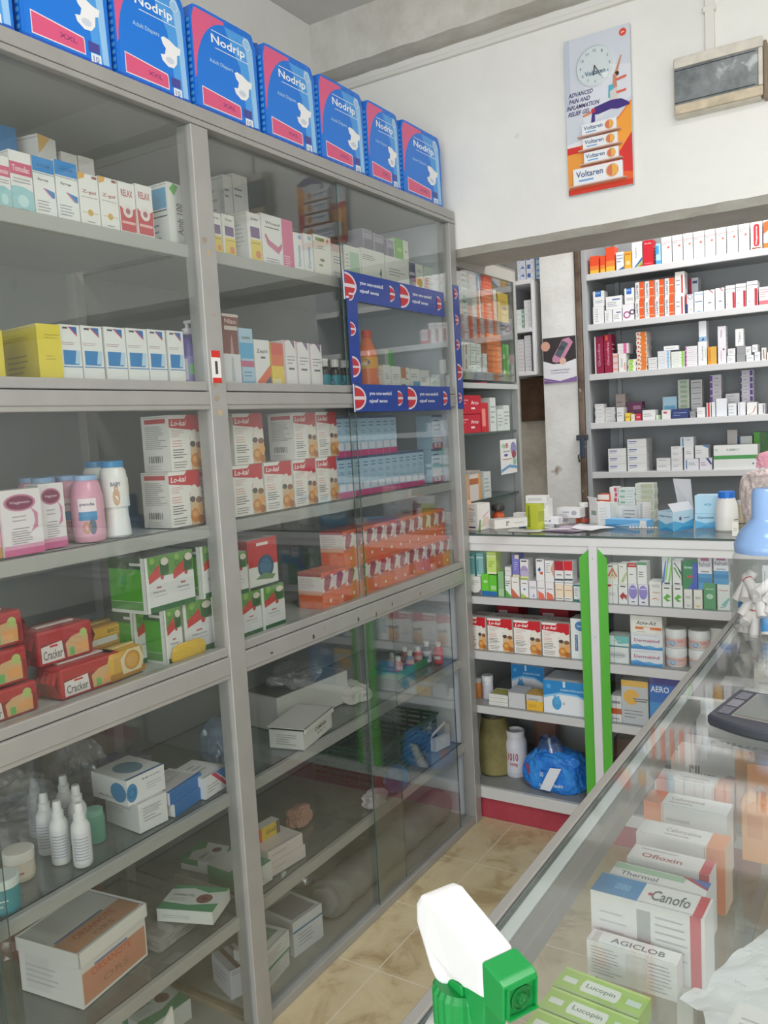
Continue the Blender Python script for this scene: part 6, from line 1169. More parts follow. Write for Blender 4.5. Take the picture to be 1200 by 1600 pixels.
CB(1037,1060,0,Yr,z+.0765,.05,TC('e2e4e8',lines(1,.1,.8,.3,.6,'8a8a92',2)),'single flat white carton on the light blue ended pile',Gt,yaw=.1,h=.018)
stackB(1049,1070,Yr,z,.068,5,TC('e2e6e0',[('r',.78,0,.95,1,'8acc4a')]+lines(1,.1,.6,.4,.6,'8a8a92',2)),'flat white carton with green end, %s from bottom','flat cartons with green end')
stackB(1071,1090,Yr,z,.085,5,TC('e4e0e4',[('r',0,.1,.12,.9,'b05a9c')]+lines(1,.2,.8,.4,.6,'9a8a98',2)),'flat white carton with purple end, %s from bottom','flat cartons with purple end')
q=CB(1091,1105,0,Yr,z,.05,TC('e4e6e8',[('tv',.5,.5,.16,.6,'Fucidin','8a9098'),('r',.8,.3,.9,.7,'d8c890')]),'tall white carton at base of the two stacked',Gt,h=.10)
CB(1092,1104,0,Yr,topz(q)+.0005,.05,TC('e2e4e8',[('r',0,.0,1,.22,'8ab0d4'),('p',[(.3,.02),(.6,.2),(.7,.05)],'2a4a7c')]),'tall white carton with blue foot on top of another',Gt,h=.085)
CB(1106,1120,541,Yr,z,.05,TC('d8a848',[('r',.0,0,.35,1,'d89020'),('tv',.2,.5,.2,.6,'Flucan','a8701c')]),'ochre carton on the third shelf',Gt)
CB(1122,1135,509,Yr,z,.05,TC('e2dfe6',[('tv',.4,.8,.2,.2,'Osteo','a85a7c'),('c',.7,.38,.14,'b8486c'),('tv',.4,.2,.14,.3,'VIFEX','c0909c')]),'tall narrow pale carton with pink dot',Gt)
cl=[(1136,1149,0,.030,'at bottom left'),(1137,1149,.0308,.028,'second up at left'),(1151,1165,0,.035,'grey fronted at bottom'),(1151,1165,.0358,.03,'above the grey fronted one'),(1166,1178,0,.025,'bottom middle'),(1165,1174,.0258,.035,'standing in the middle'),(1179,1188,0,.035,'upright right of middle'),(1198,1210,0,.03,'at the right end'),(1175,1184,.0358,.03,'resting high on the middle ones')]
for a,b,dz,hh,l in cl: CB(a,b,0,Yr,z+dz+.0002,.05,TC('8f9092' if 'grey' in l else 'e0e0e2',lines(2,.15,.85,.3,.7,'9a9aa0',a)),'small white carton in the jumbled heap, '+l if 'grey' not in l else 'small grey carton in the jumbled heap','Gx' if 0 else Gt,h=hh)
q=CB(1149,1162,0,Yr,z+.0665,.04,TC('e4e4e4',[('tv',.5,.5,.3,.6,'Tears','9a9aa0')]),'tall white carton standing highest on the heap',Gt,h=.07)
CB(1190,1197,543,Yr,z,.04,TC('e4e0dc',[('p',[(.4,.1),(.3,.8),(.6,.9),(.7,.1)],'b0704a')]),'narrow white carton with brown figure',Gt)
CB(1186,1199,0,Yr,topz(q)-.085,.05,TC('e0e0e2',lines(1,.1,.9,.4,.6,'9a9aa0',3)),'white carton lying across the brown figured carton',Gt,h=.03) if 0 else None
Gt='cartons on the tall shelving fourth shelf'; z=ZU[3]+.0005
stackB(930,944,Yr,z,.085,5,TC('dcdcdc',lines(1,.1,.9,.3,.7,'9a9a9e',2)),'flat white carton, front pile at left end of fourth shelf, %s up','flat white pile fourth shelf',xs=.002)
stackB(946,962,Yr+.03,z,.068,4,TC('d4d4d4',lines(1,.1,.9,.3,.7,'9a9a9e',3)),'flat white carton, second pile of fourth shelf, %s up','flat white second pile',xs=-.002)
r_=row([(964,975,636,TC('d8d8d8'if 0 else 'd8d8d8',lines(2,.1,.9,.3,.7,'a0a0a2',3)),'white carton left of the yellow one, fourth shelf'),(977,985,645,TC('e8c848',[('r',.1,.4,.9,.6,'c8a030')]),'small yellow carton on the fourth shelf'),(986,992,647,TC('e4dcc8',lines(2,.1,.9,.3,.7,'b0a890',3)),'small cream carton beside the yellow one'),(993,1002,646,TC('c03048',[('r',.2,.4,.8,.6,'e8a0a8')]),'small crimson carton on the fourth shelf'),
(1004,1024,640,TC('dedede',lines(2,.1,.9,.3,.7,'9a9a9e',3)),'white carton right of the crimson one'),(1025,1032,648,TC('d4d8d4',[('r',.6,0,1,1,'7ac04a')]),'small green edged carton'),(1034,1048,640,TC('dcd8d8',[('r',.2,.6,.6,.8,'b84a50')]),'white carton with red scribble, fourth shelf'),
(1050,1076,638,TC('25356a',[('r',.1,.55,.9,.62,'8a98c8'),('r',.1,.3,.5,.36,'8a98c8'),('r',.35,0,.37,1,'141f45')]),'navy blue carton on the fourth shelf'),(1078,1087,643,TC('8c9090',lines(2,.1,.9,.3,.7,'6a6a6e',3)),'small grey carton right of the navy one'),
(1089,1102,636,TC('e2e2e2',lines(2,.1,.9,.3,.7,'a0a0a4',4)),'white carton left of the red ribbed one'),(1104,1111,629,TC('e4dcda',[('r',.25,0,.75,1,'c83a3c')]),'narrow carton with red upright bar, fourth shelf'),
(1112,1118,628,TC('dcdce0',[]),'narrow pale carton right of red bar'),(1119,1136,622,TC('dfe2e8',[]),'pale plain carton in the middle right, fourth shelf'),(1138,1151,630,TC('e0e2e4',lines(3,.1,.9,.1,.9,'b4b4b8',4)),'white carton with faint lines, fourth shelf'),(1153,1165,628,TC('e2e2e6',[('r',.1,0,.3,1,'c8ccd8')]),'white carton with grey edge, fourth shelf'),(1167,1183,628,TC('e8e6e4',[('p',[(.1,.0),(.6,.2),(.85,.7),(.92,.7),(.7,.2),(.2,0)],'b86a5c')]),'white carton with red curve, fourth shelf'),(1185,1195,630,TC('e0e0e2',[('r',.7,.1,.9,.9,'6a6a74')]),'white carton near the right end, fourth shelf')],z,Gt)
CB(963,978,0,Yr+.07,z,.05,TC('a89c98',lines(3,.1,.9,.2,.8,'8a7e7a',3)),'brownish grey carton in the back row, fourth shelf',Gt,h=.125)
CB(980,1004,0,Yr+.08,z,.05,TC('6a3a5c',[('r',.4,.6,.9,.8,'a87a98')]),'dark plum carton in the back row, fourth shelf',Gt,h=.085)
CB(1036,1058,0,Yr+.08,z,.05,TC('a8cce0',[('r',.1,.3,.9,.6,'6aa8cc')]),'light blue carton in the back, fourth shelf',Gt,h=.098)
stackB(1060,1078,Yr+.09,z,.17,8,TC('ccd4c8',[('r',.2,.2,.8,.8,'a0b498')]),'greenish white carton in back left tower, %s from bottom','greenish tower fourth shelf')
stackB(1080,1098,Yr+.09,z,.165,7,TC('cccccc',[('r',.1,.4,.9,.6,'9a9aa0')]),'greyish white carton in back second tower, %s from bottom','greyish tower fourth shelf')
stackB(1110,1128,Yr+.09,z,.18,6,TC('d4ced4',[('r',0,.1,.22,.9,'6a48a0')]+lines(1,.4,.9,.3,.7,'a0989c',3)),'white and purple carton, left purple tower, %s from bottom','left purple tower')
stackB(1158,1178,Yr+.09,z,.19,7,TC('d4d0d8',[('r',.72,.1,.95,.9,'5a3890'),('r',0,.1,.08,.9,'5a3890')]+lines(1,.2,.6,.3,.7,'a0989c',3)),'white and purple carton, right purple tower, %s from bottom','right purple tower')
stackB(1134,1156,Yr+.09,z,.095,4,TC('dcdce0',lines(1,.1,.9,.3,.7,'a0a0a6',3)),'white carton between the purple towers, %s from bottom','white pile between purple towers')
Gt='boxes on the tall shelving fifth shelf'; z=ZU[4]+.0005
LG=TC('dcdcdc',[('r',.08,.62,.5,.75,'5a6aa8'),('p',[(.08,.45),(.45,.5),(.45,.45),(.1,.38)],'7a86b8')])
stackB(951,979,Yr,z,.105,3,LG,'white box with blue lettering, left pile on fifth shelf, %s from bottom','white boxes with blue lettering',depth=.1)
stackB(981,1011,Yr,z,.145,4,LG,'white box with blue lettering, right pile on fifth shelf, %s from bottom','white boxes with blue lettering',depth=.1)
PLN=lambda s_:TC('d9d9da',lines(2,.15,.9,.55,.85,'8f8f96',s_,.3))
stackB(1026,1048,Yr,z,.055,2,PLN(3),'small pale carton on fifth shelf, left pile, %s from bottom','pale cartons left pile')
stackB(1049,1067,Yr,z,.105,4,PLN(4),'small pale carton on fifth shelf, second pile, %s from bottom','pale cartons second pile')
q=CB(1069,1092,0,Yr,z,.06,TC('d6d8de',[('r',.12,.1,.2,.9,'4a6a9c')]+lines(2,.3,.9,.4,.7,'8f8f96',3)),'white carton with blue upright stripe, fifth shelf',Gt,h=.048)
q2=CB(1069,1084,0,Yr,topz(q)+.0005,.06,TC('dcdcde',lines(2,.2,.9,.4,.7,'8f8f96',3)),'white carton above the blue striped one',Gt,h=.05)
CB(1063,1084,0,Yr+.002,topz(q2)+.0005,.06,TC('d4d6da',[('r',.1,.1,.25,.9,'6a90b4')]+lines(1,.4,.9,.6,.8,'8f8f96',3)),'white carton topmost with blue stripe, fifth shelf',Gt,h=.045)
q=CB(1093,1113,0,Yr,z,.06,TC('d8d6dc',[('p',[(.5,1),(.9,.4),(1,.5),(.7,1)],'3a3a8c')]+lines(2,.1,.6,.3,.7,'a87a9a',3)),'white carton with violet lettering, fifth shelf',Gt,h=.05)
CB(1086,1107,0,Yr,topz(q)+.0005,.06,TC('d8d8d8',[('p',[(.5,1),(1,.75),(1,1)],'3a78b0')]+lines(2,.1,.6,.3,.7,'a0a0a4',3)),'pale carton with blue corner, fifth shelf',Gt,h=.055)
LNG=TC('dfe1df',[('r',0,.0,1,.16,'4a9a50'),('o',.06,.62,.03,.008,'4a9a50'),('t',.45,.62,.3,.16,'SURBEX-T','7a8a7e')])
q=CB(1115,1186,0,Yr-.01,z,.08,TC('dfe1df',[('r',0,.86,1,1,'4a9a50'),('c',.88,.45,.018,'3a4a8c')]),'long white and green box, lower of two',Gt,h=.05,name='long_carton')
CB(1115,1184,0,Yr-.01,topz(q)+.0005,.08,LNG,'long white and green box with name, upper of two',Gt,h=.052,name='long_carton')
z2=topz(q)+.054
CB(1137,1153,0,Yr+.075,z,.05,TC('b8b4b0',lines(2,.1,.9,.3,.7,'8f8f96',3)),'greyish carton standing behind the long boxes',Gt,h=.165)
CB(1154,1176,0,Yr+.075,z,.05,TC('c4c8c4',[('r',0,0,.15,1,'2a4a8c'),('r',0,0,1,.6,'6aa84a')]),'white green and navy carton behind the long boxes',Gt,h=.135)
CB(1178,1200,0,Yr+.075,z,.06,TC('4a9a2c',[('r',.45,0,1,1,'3a6a34')]),'bright green box behind the long boxes',Gt,h=.15)
CB(1188,1203,0,Yr,z,.05,TC('cfd6d6',[('r',0,.5,1,.7,'4a6a90')]),'white carton with blue band at the right end, fifth shelf',Gt,h=.06)

# ================================================================== THINGS ON TOP OF THE BACK COUNTER
z=1.0272; Gc='medicine boxes lying on the back counter top'
def CT(pa,pb,depth,pyt,A,label,zz=None,h=None,name='medicine_carton',cat='carton',group=Gc):
    zz=zz if zz else z; a=on(pa[0],pa[1],2,zz); b=on(pb[0],pb[1],2,zz); d=b-a
    hh=h if h else ZA(pyt,b.x,b.y)-zz
    return carton(d.length,depth,hh,A,(a.x,a.y,zz),math.atan2(d.y,d.x),label,cat,group,name)
CT((731,828),(747,829),.07,788,TC('e0dcd8',[('t',.5,.8,.5,.08,'Rx','b07a6a')]+lines(5,.2,.8,.3,.7,'9a9a9e',2)+[('r',.1,.08,.8,.14,'3a3a6c')],[('p',[(.2,.1),(.5,.45),(.9,.5),(.9,.15)],'d0c4b8'),('p',[(0,0),(.15,.4),(.25,.38),(.2,0)],'7a9a5a'),('p',[(.4,.5),(.9,.7),(.9,.64),(.45,.45)],'d8a8b0')]),'white carton with curved print standing at the counter left end')
CT((722,829),(731,829),.05,783,TC('e8b08c',[('r',0,0,.4,1,'e0987a')]),'narrow peach carton by the cabinet end post')
t=bottle(Vector((XB(779,2.9,1.03),2.90,z)),[(.022,0),(.024,.004),(.022,.03),(.012,.045)],paint('d8602c',.35),[(.013,.044),(.024,.046),(.026,.06),(.02,.07),(.006,.073)],paint('3a3c3a',.4),'orange bottle with round dark cap behind the white cartons','bottle')
q=CT((773,827),(800,824),.07,811,TC('e2e0dc',[('tv',.08,.5,.2,.5,'Rx','6a6a6e')]+lines(2,.3,.9,.3,.6,'a0a09c',2)),'low white carton, lower of two at counter left')
CT((773,827),(824,822),.04,0,TC('e0deda',[('tv',.4,.5,.1,.5,'mg','5a5a5e')]+lines(1,.6,.9,.4,.6,'a0a09c',2)),'long white carton on top of the low one',topz(q)+.0004,.03)
CT((803,824),(822,825),.03,802,TC('e6e4e0',[('r',.05,.72,.6,.76,'d08a60'),('p',[(.4,.0),(.6,.25),(1,.3),(1,0)],'3a5a8c'),('p',[(.5,.4),(1,.6),(1,.4)],'e8c070')]),'small white carton with blue corner beside the lime one')
ql=CT((823,827),(842,828),.035,787,TC('c8d048',[('r',0,0,.38,1,'b4c02c'),('tv',.19,.5,.2,.8,'Benzamin','4a5a2a')],[('r',0,.3,1,.7,'a8b43c')]),'tall lime yellow carton with upright name on counter')
CT((824,815),(852,812),.05,0,TC('e6e6e4',lines(2,.1,.8,.3,.7,'8a8a8e',2)),'white carton lying on top of the lime yellow one',topz(ql)+.0004,.022) if 0 else carton(.075,.03,.026,TC('e6e6e4',lines(2,.1,.8,.3,.7,'8a8a8e',2)),(ql.location.x,ql.location.y+.002,topz(ql)+.0004),0,'white carton lying on top of the lime yellow one','carton',Gc)
q1=CT((840,826),(866,825),.05,818,TC('e4e4e6',lines(1,.2,.7,.3,.7,'5a5a8a',2)),'flat white carton at bottom right of the lime one')
q2=carton(.075,.05,.022,TC('e4e4e8',[('c',.6,.5,.05,'7a7aa8')]+lines(1,.1,.5,.3,.7,'8a8a9a',2)),(q1.location.x,q1.location.y,topz(q1)+.0004),.04,'flat white carton second from bottom right of lime','carton',Gc)
carton(.032,.06,.062,TC('e4e2e0',[('p',[(.5,1),(1,1),(1,.85)],'c03040'),('c',.4,.3,.1,'a88a90')]+lines(2,.2,.8,.5,.7,'9a9aa0',3),[('p',[(0,1),(.3,1),(0,.85)],'c03040')]),(q1.location.x+.008,q1.location.y+.001,topz(q2)+.0004),.1,'upright white carton with red corner on the flat ones','carton',Gc)
q=CT((869,820),(905,817),.05,806,TC('e2dedc',[('t',.3,.5,.4,.4,'ENVAS','6a6a8a'),('r',.85,0,1,1,'d07050')]),'long flat white carton with red end')
carton(.085,.05,.034,TC('e4e4e4',[('t',.4,.6,.3,.2,'Losacar','5a6a8a'),('e',.75,.5,.12,.25,'a8acb4')]+lines(2,.1,.6,.1,.4,'9a9aa0',3)),(q.location.x+.004,q.location.y+.002,topz(q)+.0004),-.06,'white carton lying on the red ended flat carton','carton',Gc)
bottle(Vector((XB(912,2.92,1.03),2.92,z)),[(.016,0),(.018,.002),(.018,.05),(.016,.058)],paint('6a5a54',.2),[(.0175,.057),(.0175,.072),(.0155,.073)],paint('dcdcd8',.4),'small brown glass bottle with white cap on counter','pill_bottle','bottle',band=(.003,.018,.0183,'b8503c',[]))
# loose papers
def sheet(name,pts,zz,h,label,curl=.0,arts=None):
    mb=MB(); P_=[on(px,py,2,zz) for px,py in pts]; c=sum((Vector(p) for p in P_),Vector())/4
    n=6; vs=[];fs=[]
    for j in range(n+1):
        for i in range(n+1):
            u=i/n; v=j/n; p=(P_[0]*(1-u)+P_[1]*u)*(1-v)+(P_[3]*(1-u)+P_[2]*u)*v
            vs.append((p.x-c.x,p.y-c.y,curl*(abs(u-.5)*2)**2*(.5+.5*math.sin(v*5))))
    N=len(vs); vs=vs+[(a,b_,c_+.0008) for a,b_,c_ in vs]
    for j in range(n):
        for i in range(n): q=j*(n+1)+i; fs+=[(q,q+n+1,q+n+2,q+1),(N+q,N+q+1,N+q+n+2,N+q+n+1)]
    mb.add(vs,fs,paint(h,.6)); 
    if arts: art(mb,lambda u,v,e:((P_[0]*(1-u)+P_[1]*u)*(1-v)+(P_[3]*(1-u)+P_[2]*u)*v-c)+Vector((0,0,.001+e+curl*(abs(u-.5)*2)**2*(.5+.5*math.sin(v*5)))),(.2,.14),arts)
    return tag(mb.build(name,loc=(c.x,c.y,zz)),label,'papers' if 'stack' in label else 'paper')
sheet('magazine_sheet',[(848,830),(893,833),(945,826),(895,818)],z,'b8a8b8','glossy purple and white leaflet lying under the white sheet',.002,[('p',[(0,0),(.5,.3),(1,.2),(1,0)],'6a4a6c'),('p',[(0,.3),(.4,.5),(.5,.4),(0,.1)],'e0dce4')])
sheet('paper_sheet',[(893,826),(925,830),(962,824),(905,818)],z+.003,'e6e6ea','white paper sheet lying on the counter by the blue box',.003)
sheet('paper_sheet',[(792,831),(842,832),(855,828),(800,826)],z,'d4d4d4','thin grey paper lying below the lime yellow carton',.001)
# blue long box
a=CT((929,820),(1010,824),.05,808,{'base':'6ab0e4','F':[('p',[(.0,0),(.4,.3),(.9,.1),(.9,0)],'4a94d0'),('r',.88,0,1,1,'e4e6ea'),('p',[(.4,0),(.8,.6),(.88,.5),(.88,0)],'9ccaf0')],'T':[('r',.0,.3,1,.8,'8ac0ec')]},'long sky blue carton lying on the counter',h=.022)
# cluster of cartons behind it
rr=random.Random(21)
AC=[TC('dcdad6',[('r',.2,.2,.7,.5,'a08080')]),TC('dedede',[('c',.5,.5,.14,'a0b030')]),TC('d8dad8',lines(3,.1,.9,.2,.8,'9a9aa0',2)),TC('d4d8d0',[('r',.1,.4,.9,.5,'8aa080')]),TC('e0dedc',[('r',.6,.1,.9,.9,'c8ccc8')])]
q=CT((922,820),(935,822),.05,786,TC('dcdcda',[('r',.2,.45,.8,.65,'8a9a8e')]),'open white carton left of the cluster')
mb=MB(); mb.prism([(0,0),(.04,0),(.05,.018),(-.012,.02)],-.0005,.0005,paint('dcdcda',.5)); f_=mb.build('open_flap',q,world=False); f_.location=(0,0,topz(q)-q.location.z)
cl=[((936,818),(955,819),786,3,'with dark picture, front left of the cluster'),((956,816),(972,817),790,1,'with yellow green spot, in the cluster'),((972,816),(995,817),790,2,'plain, middle of the cluster'),((995,816),(1005,817),785,4,'narrow upright, in the cluster'),((1006,815),(1020,815),796,0,'right of the narrow one in the cluster'),((1021,812),(1032,812),800,2,'small, at the right of the cluster')]
top_=[]
for a_,b_,t_,k,l in cl: top_.append(CT(a_,b_,.045,t_,AC[k],'white carton '+l))
CB(935,953,773,2.93,z,.06,TC('dc5028',[('r',0,.82,1,1,'e4ded8'),('r',0,0,1,.3,'e4e0dc')]),'orange and white carton standing behind the cluster',Gc)
def pileB(px0,px1,Y,n,H,A,l,g):
    x0=XB(px0,Y,z); x1=XB(px1,Y,z)
    for k in range(n): carton(x1-x0-.001,.05,H/n-.0006,A,(x0+.002*(k%2),Y,z+k*H/n),0,l%ORD[k],'carton',g,'tablet_carton')
pileB(954,966,2.95,7,.125,TC('dcdcdc',[('r',.6,.1,.95,.9,'c04a60')]),'flat white carton with pink end in back pile, %s from bottom','pink ended back pile')
pileB(967,993,2.96,6,.12,TC('ccd4d0',[('r',.1,.3,.4,.7,'8aa89a')]+lines(1,.5,.9,.4,.6,'8a8a8e',2)),'flat greenish carton in back middle pile, %s from bottom','greenish back pile')
pileB(994,1023,2.97,7,.135,TC('ccd0c4',[('r',.3,.1,.95,.9,'9aa85a'if 0 else 'b0b49a')]+lines(1,.1,.6,.4,.6,'8a8a8e',2)),'flat olive white carton in back right pile, %s from bottom','olive back pile')
mb=MB(); 
a=on(1003,798,2,z); 
for i in range(9): mb.lathe([(.004,0),(.003,.003),(0,.004)],paint('e4e4dc',.3),(i*.0105,0,.0012),8)
mb.box(-.008,-.008,0,.092,.008,.0012,paint('b0b0b4',.3,.6)); qq=mb.build('tablet_blister',loc=(XB(981,2.80,z+.03),2.785,z+.0)); tag(qq,'silver blister strip of white tablets behind the sky blue carton','blister')
qq.location=(XB(981,2.775,z+.03),2.80,z+.0002); 
# open light blue box, light blue carton with lid up
LB=[('p',[(0,0),(0,.55),(.5,.35),(1,.5),(1,0)],'58acd8'),('p',[(0,0),(.5,.2),(1,.1),(1,0)],'3a94cc')]
a=on(1029,828,2,z); b=on(1052,831,2,z); c_=on(1084,825,2,z); d=b-a
t=empty('open_light_blue_box',(b.x,b.y,z),'open light blue carton with raised white flaps on the counter','carton'); H=.062; TW=.0012; BL=paint('bfdcec',.4); WI=paint('e0e2e8',.5)
def wall(p,q_,h0,h1,mat,A=None):
    d_=(q_-p); n_=Vector((d_.y,-d_.x,0)).normalized()*TW
    mb.add([p+Vector((0,0,h0)),q_+Vector((0,0,h0)),q_+Vector((0,0,h1)),p+Vector((0,0,h1)),p-n_+Vector((0,0,h0)),q_-n_+Vector((0,0,h0)),q_-n_+Vector((0,0,h1)),p-n_+Vector((0,0,h1))],[(0,1,2,3),(7,6,5,4),(3,2,6,7),(0,4,5,1),(1,5,6,2),(0,3,7,4)],mat)
    if A: art(mb,lambda u,v,e:p+d_*u+n_.normalized()*(e)+Vector((0,0,h0+(h1-h0)*v)),(d_.length,h1-h0),A)
p0=Vector((a.x,a.y,z)); p1=Vector((b.x,b.y,z)); p2=Vector((c_.x,c_.y,z)); p3=p0+(p2-p1)
mb=MB(); wall(p0,p1,0,H,BL,LB+[('t',.5,.75,.8,.12,'Glynase','3a5a7c')]); wall(p1,p2,0,H,BL,LB+[('c',.35,.62,.06,'6a5a70'),('r',.5,.6,.8,.64,'6a7a9a')]); wall(p2,p3,0,H,BL); wall(p3,p0,0,H,BL); mb.build('box_body',t)
mb=MB(); up=Vector((-.012,.03,.075)); mb.add([p3+Vector((0,0,H)),p2+Vector((0,0,H)),p2+Vector((0,0,H))+up*1.25,p3+Vector((0,0,H))+up*1.25+Vector((-.01,0,0)),p3+Vector((0,.001,H)),p2+Vector((0,.001,H)),p2+Vector((0,.001,H))+up*1.25,p3+Vector((0,.001,H))+up*1.25+Vector((-.01,0,0))],[(0,1,2,3),(7,6,5,4)],WI); mb.build('lid_flap',t)
mb=MB(); u2=Vector((-.012,-.015,.028)); mb.add([p1+Vector((0,0,H)),p2+Vector((0,0,H)),p2+Vector((0,0,H))+u2,p1+Vector((0,0,H))+u2],[(0,1,2,3)],WI); mb.build('front_flap',t)
CT((1086,826),(1120,826),.07,805,{'base':'a9d4ea','F':LB+[('t',.5,.72,.75,.2,'Glycomet','25405c')],'R':LB},'light blue carton with dark name, bottom of two',h=.048)
q=carton(.079,.06,.058,{'base':'b4daee','F':[('e',.5,.5,.14,.06,'5aa4cc'),('e',.5,.5,.09,.035,'9cd0e4')]},(on(1086,826,2,z).x,on(1086,826,2,z).y+.004,z+.0484),0,'light blue carton with oval mark on top of its neighbour','carton',Gc)
t=bottle(Vector((on(1134,830,2,z).x,on(1134,830,2,z).y+.02,z)),[(.030,0),(.034,.004),(.034,.06),(.031,.085),(.024,.104)],paint('e4e2de',.35),[(.025,.102),(.025,.122),(.022,.123)],paint('1c6fd0',.35),'white plastic bottle with bright blue cap on the counter','plastic_bottle','bottle',band=(.03,.045,.0344,'e2e0dc',[('r',.75,.3,.95,.5,'8a7a5a')]),flute=.03)
CT((1144,838),(1154,838),.03,818,TC('e8e4dc',lines(2,.2,.8,.4,.7,'a09a8c',2)),'small cream carton at foot of the white bottle')
bottle(Vector((XB(1156,2.95,z),2.97,z)),[(.014,0),(.016,.002),(.016,.05),(.012,.06)],paint('b8a88c',.35),[(.0125,.06),(.0125,.074),(.01,.075)],paint('c8c8c4',.4),'small tan bottle with grey cap beside the white bottle','medicine_bottle')
t=blob('pink_bag',(XB(1195,2.98,z),3.0,z),(.16,.12,.18),glassy('pinkish_bag',tint=(.95,.9,.88),base=.05,haze=.75,hazecol='ddcdc8',rough=.3),6.6,.25,'pinkish translucent bag standing at the counter right end','bag',n=56,flat=.2)
blob('pink_cloth',(XB(1203,2.98,z),2.93,z+.185),(.07,.06,.05),paint('e0a0b0',.5),3.2,.5,'pink crumpled knot on top of the pinkish bag','cloth')
# ================================================================== RIGHT GLASS COUNTER
RC=empty('long_glass_counter',(1.28,.9,0),'long glass-topped display counter running along the right foreground','counter')
RX0,RX1,RY0,RY1=.93,1.66,-.35,2.56
def PR(name,bs,mat=ALU,ch=.0015,parent=RC):
    mb=MB()
    for b in bs: mb.box(*b,mat,ch)
    return mb.build(name,parent)
mb=MB(); mb.box(RX0+.014,RY0,.8945,RX1-.014,RY1,.90,GLASS_TOP,edge=EDGE); mb.build('glass_top',RC)
PR('top_rail',[(RX0,RY0,.862,RX0+.0125,RY1,.902)],paint('9d9b97',.4,.3)); PR('top_rail',[(RX1-.0125,RY0,.862,RX1,RY1,.902)])
PR('inner_rail',[(RX0+.0155,RY0,.870,RX0+.030,RY1,.8935)],paint('c6cccb',.4,.05)); PR('track_rail',[(RX0+.031,RY0,.868,RX0+.050,RY1,.8925)],paint('7c7974',.5,.1)); PR('inner_rail',[(RX1-.032,RY0,.870,RX1-.0135,RY1,.8935)])  # dark grey track rail is added to draw the shadow band under the glass
PR('cross_rail',[(RX0+.0135,1.515,.866,RX1-.033,1.53,.8935)],paint('ececea',.4)); PR('cross_panel',[(RX0+.04,1.522,.80,RX1-.03,1.527,.865)],paint('ececea',.4))
PR('post',[(RX0,1.50,0,RX0+.03,1.53,.861)],paint('cfc9c0',.4)); PR('post',[(RX0,RY1-.03,0,RX0+.03,RY1,.861)]); PR('post',[(RX0,RY0,0,RX0+.03,RY0+.03,.861)])
PR('post_sleeve',[(RX0+.0005,1.4985,.80,RX0+.0305,1.4998,.86),(RX0+.0301,1.4985,.80,RX0+.0315,1.53,.86)],paint('7c5248',.5))
for y in (RY0,1.50,RY1-.03): PR('rear_post',[(RX1-.03,y,0,RX1,y+.03,.861)])
PR('bottom_rail',[(RX0,RY0,.0,RX0+.025,RY1,.05)]); PR('bottom_rail',[(RX1-.025,RY0,.0,RX1,RY1,.05)]); PR('end_panel',[(RX0+.03,RY1-.008,.05,RX1-.03,RY1-.002,.86)],paint('b8b4b0',.5))
PR('base_panel',[(RX0+.026,RY0,.03,RX1-.026,RY1,.045)],paint('c4b49a',.35))
ZR=.705
for zz in (ZR,):
    mb=MB(); mb.box(RX0+.032,RY0+.03,zz-.006,RX1-.032,1.495,zz,GLASS_SHELF if 0 else glassy('counter_shelf_glass',tint=(.90,.94,.92),base=.06,haze=.04),edge=EDGE); mb.build('shelf',RC)
mb=MB(); mb.box(RX0+.032,1.535,ZR-.006,RX1-.032,RY1-.03,ZR,paint('9a9a98',.4),edge=EDGE); mb.build('shelf',RC)
mb=MB(); mb.box(RX1-.006,RY0+.03,.05,RX1-.002,RY1-.03,.86,GLASS,edge=EDGE); mb.build('front_glass',RC)
z=ZR+.0005; Gr='medicine boxes under the near counter glass'
def RB(x0,x1,y,dep,top,A,label,yaw=-.03,zz=None,name='medicine_carton'):
    zz=zz or z; return carton(x1-x0,dep,top-zz,A,(x0,y,zz),yaw,label,'carton',Gr,name)
RB(.952,1.062,.962,.026,.752,{'base':'dedfdf','F':lines(9,.05,.42,.1,.9,'85858a',3,.2)+[('r',.45,.35,.68,.92,'cfd0d0')]+lines(8,.7,.95,.1,.9,'9a9a9e',5,.2),'T':[('t',.55,.5,.6,.4,'AGICLOB','5a5a60'),('r',.05,.1,.12,.9,'c8c8c8')]},'white carton with dense grey print nearest the camera')
RB(.948,1.088,.994,.048,.800,{'base':'e0e0e0','F':[('r',.0,.0,.62,.04,'2a5a94'),('r',.42,.3,.54,.9,'a4a6a8'),('r',.88,0,.97,1,'c44650')]+lines(4,.08,.38,.3,.8,'c0c2c6',3,.18)+lines(8,.58,.86,.1,.9,'b0b2b4',5,.18),'T':[('r',0,.02,.42,.98,'3c86bc'),('t',.25,.5,.14,.3,'GENERIX','8ab8dc'),('t',.68,.5,.34,.5,'Canofo','5a6a64'),('c',.5,.5,.025,'b03a50'),('r',.9,0,.98,1,'c43a44')]},'white carton with blue left end and red right band under glass')
RB(.956,1.078,1.048,.035,.797,{'base':'dcdcdc','F':lines(3,.1,.9,.2,.8,'a8a8ac',3),'T':[('r',0,.55,.75,.95,'9cbca0'),('t',.3,.3,.4,.3,'Thermol','6a7078'),('p',[(.8,1),(1,.5),(1,1)],'2f5aa8'),('p',[(.7,1),(.8,1),(1,.5),(1,.4)],'a83048')]},'white carton with pale green top band and blue corner')
RB(.966,1.074,1.095,.04,.80,{'base':'dcdbdc','F':[('r',.88,0,1,1,'c03a44'),('r',.5,.1,.75,.9,'c8cacc')]+lines(3,.06,.5,.3,.85,'b07078',3),'T':[('t',.4,.4,.5,.3,'Ofloxin','b05a60'),('r',.88,0,1,1,'c03a44')]+lines(1,.1,.8,.7,.9,'9a9aa0')},'white carton with red end and red print under glass')
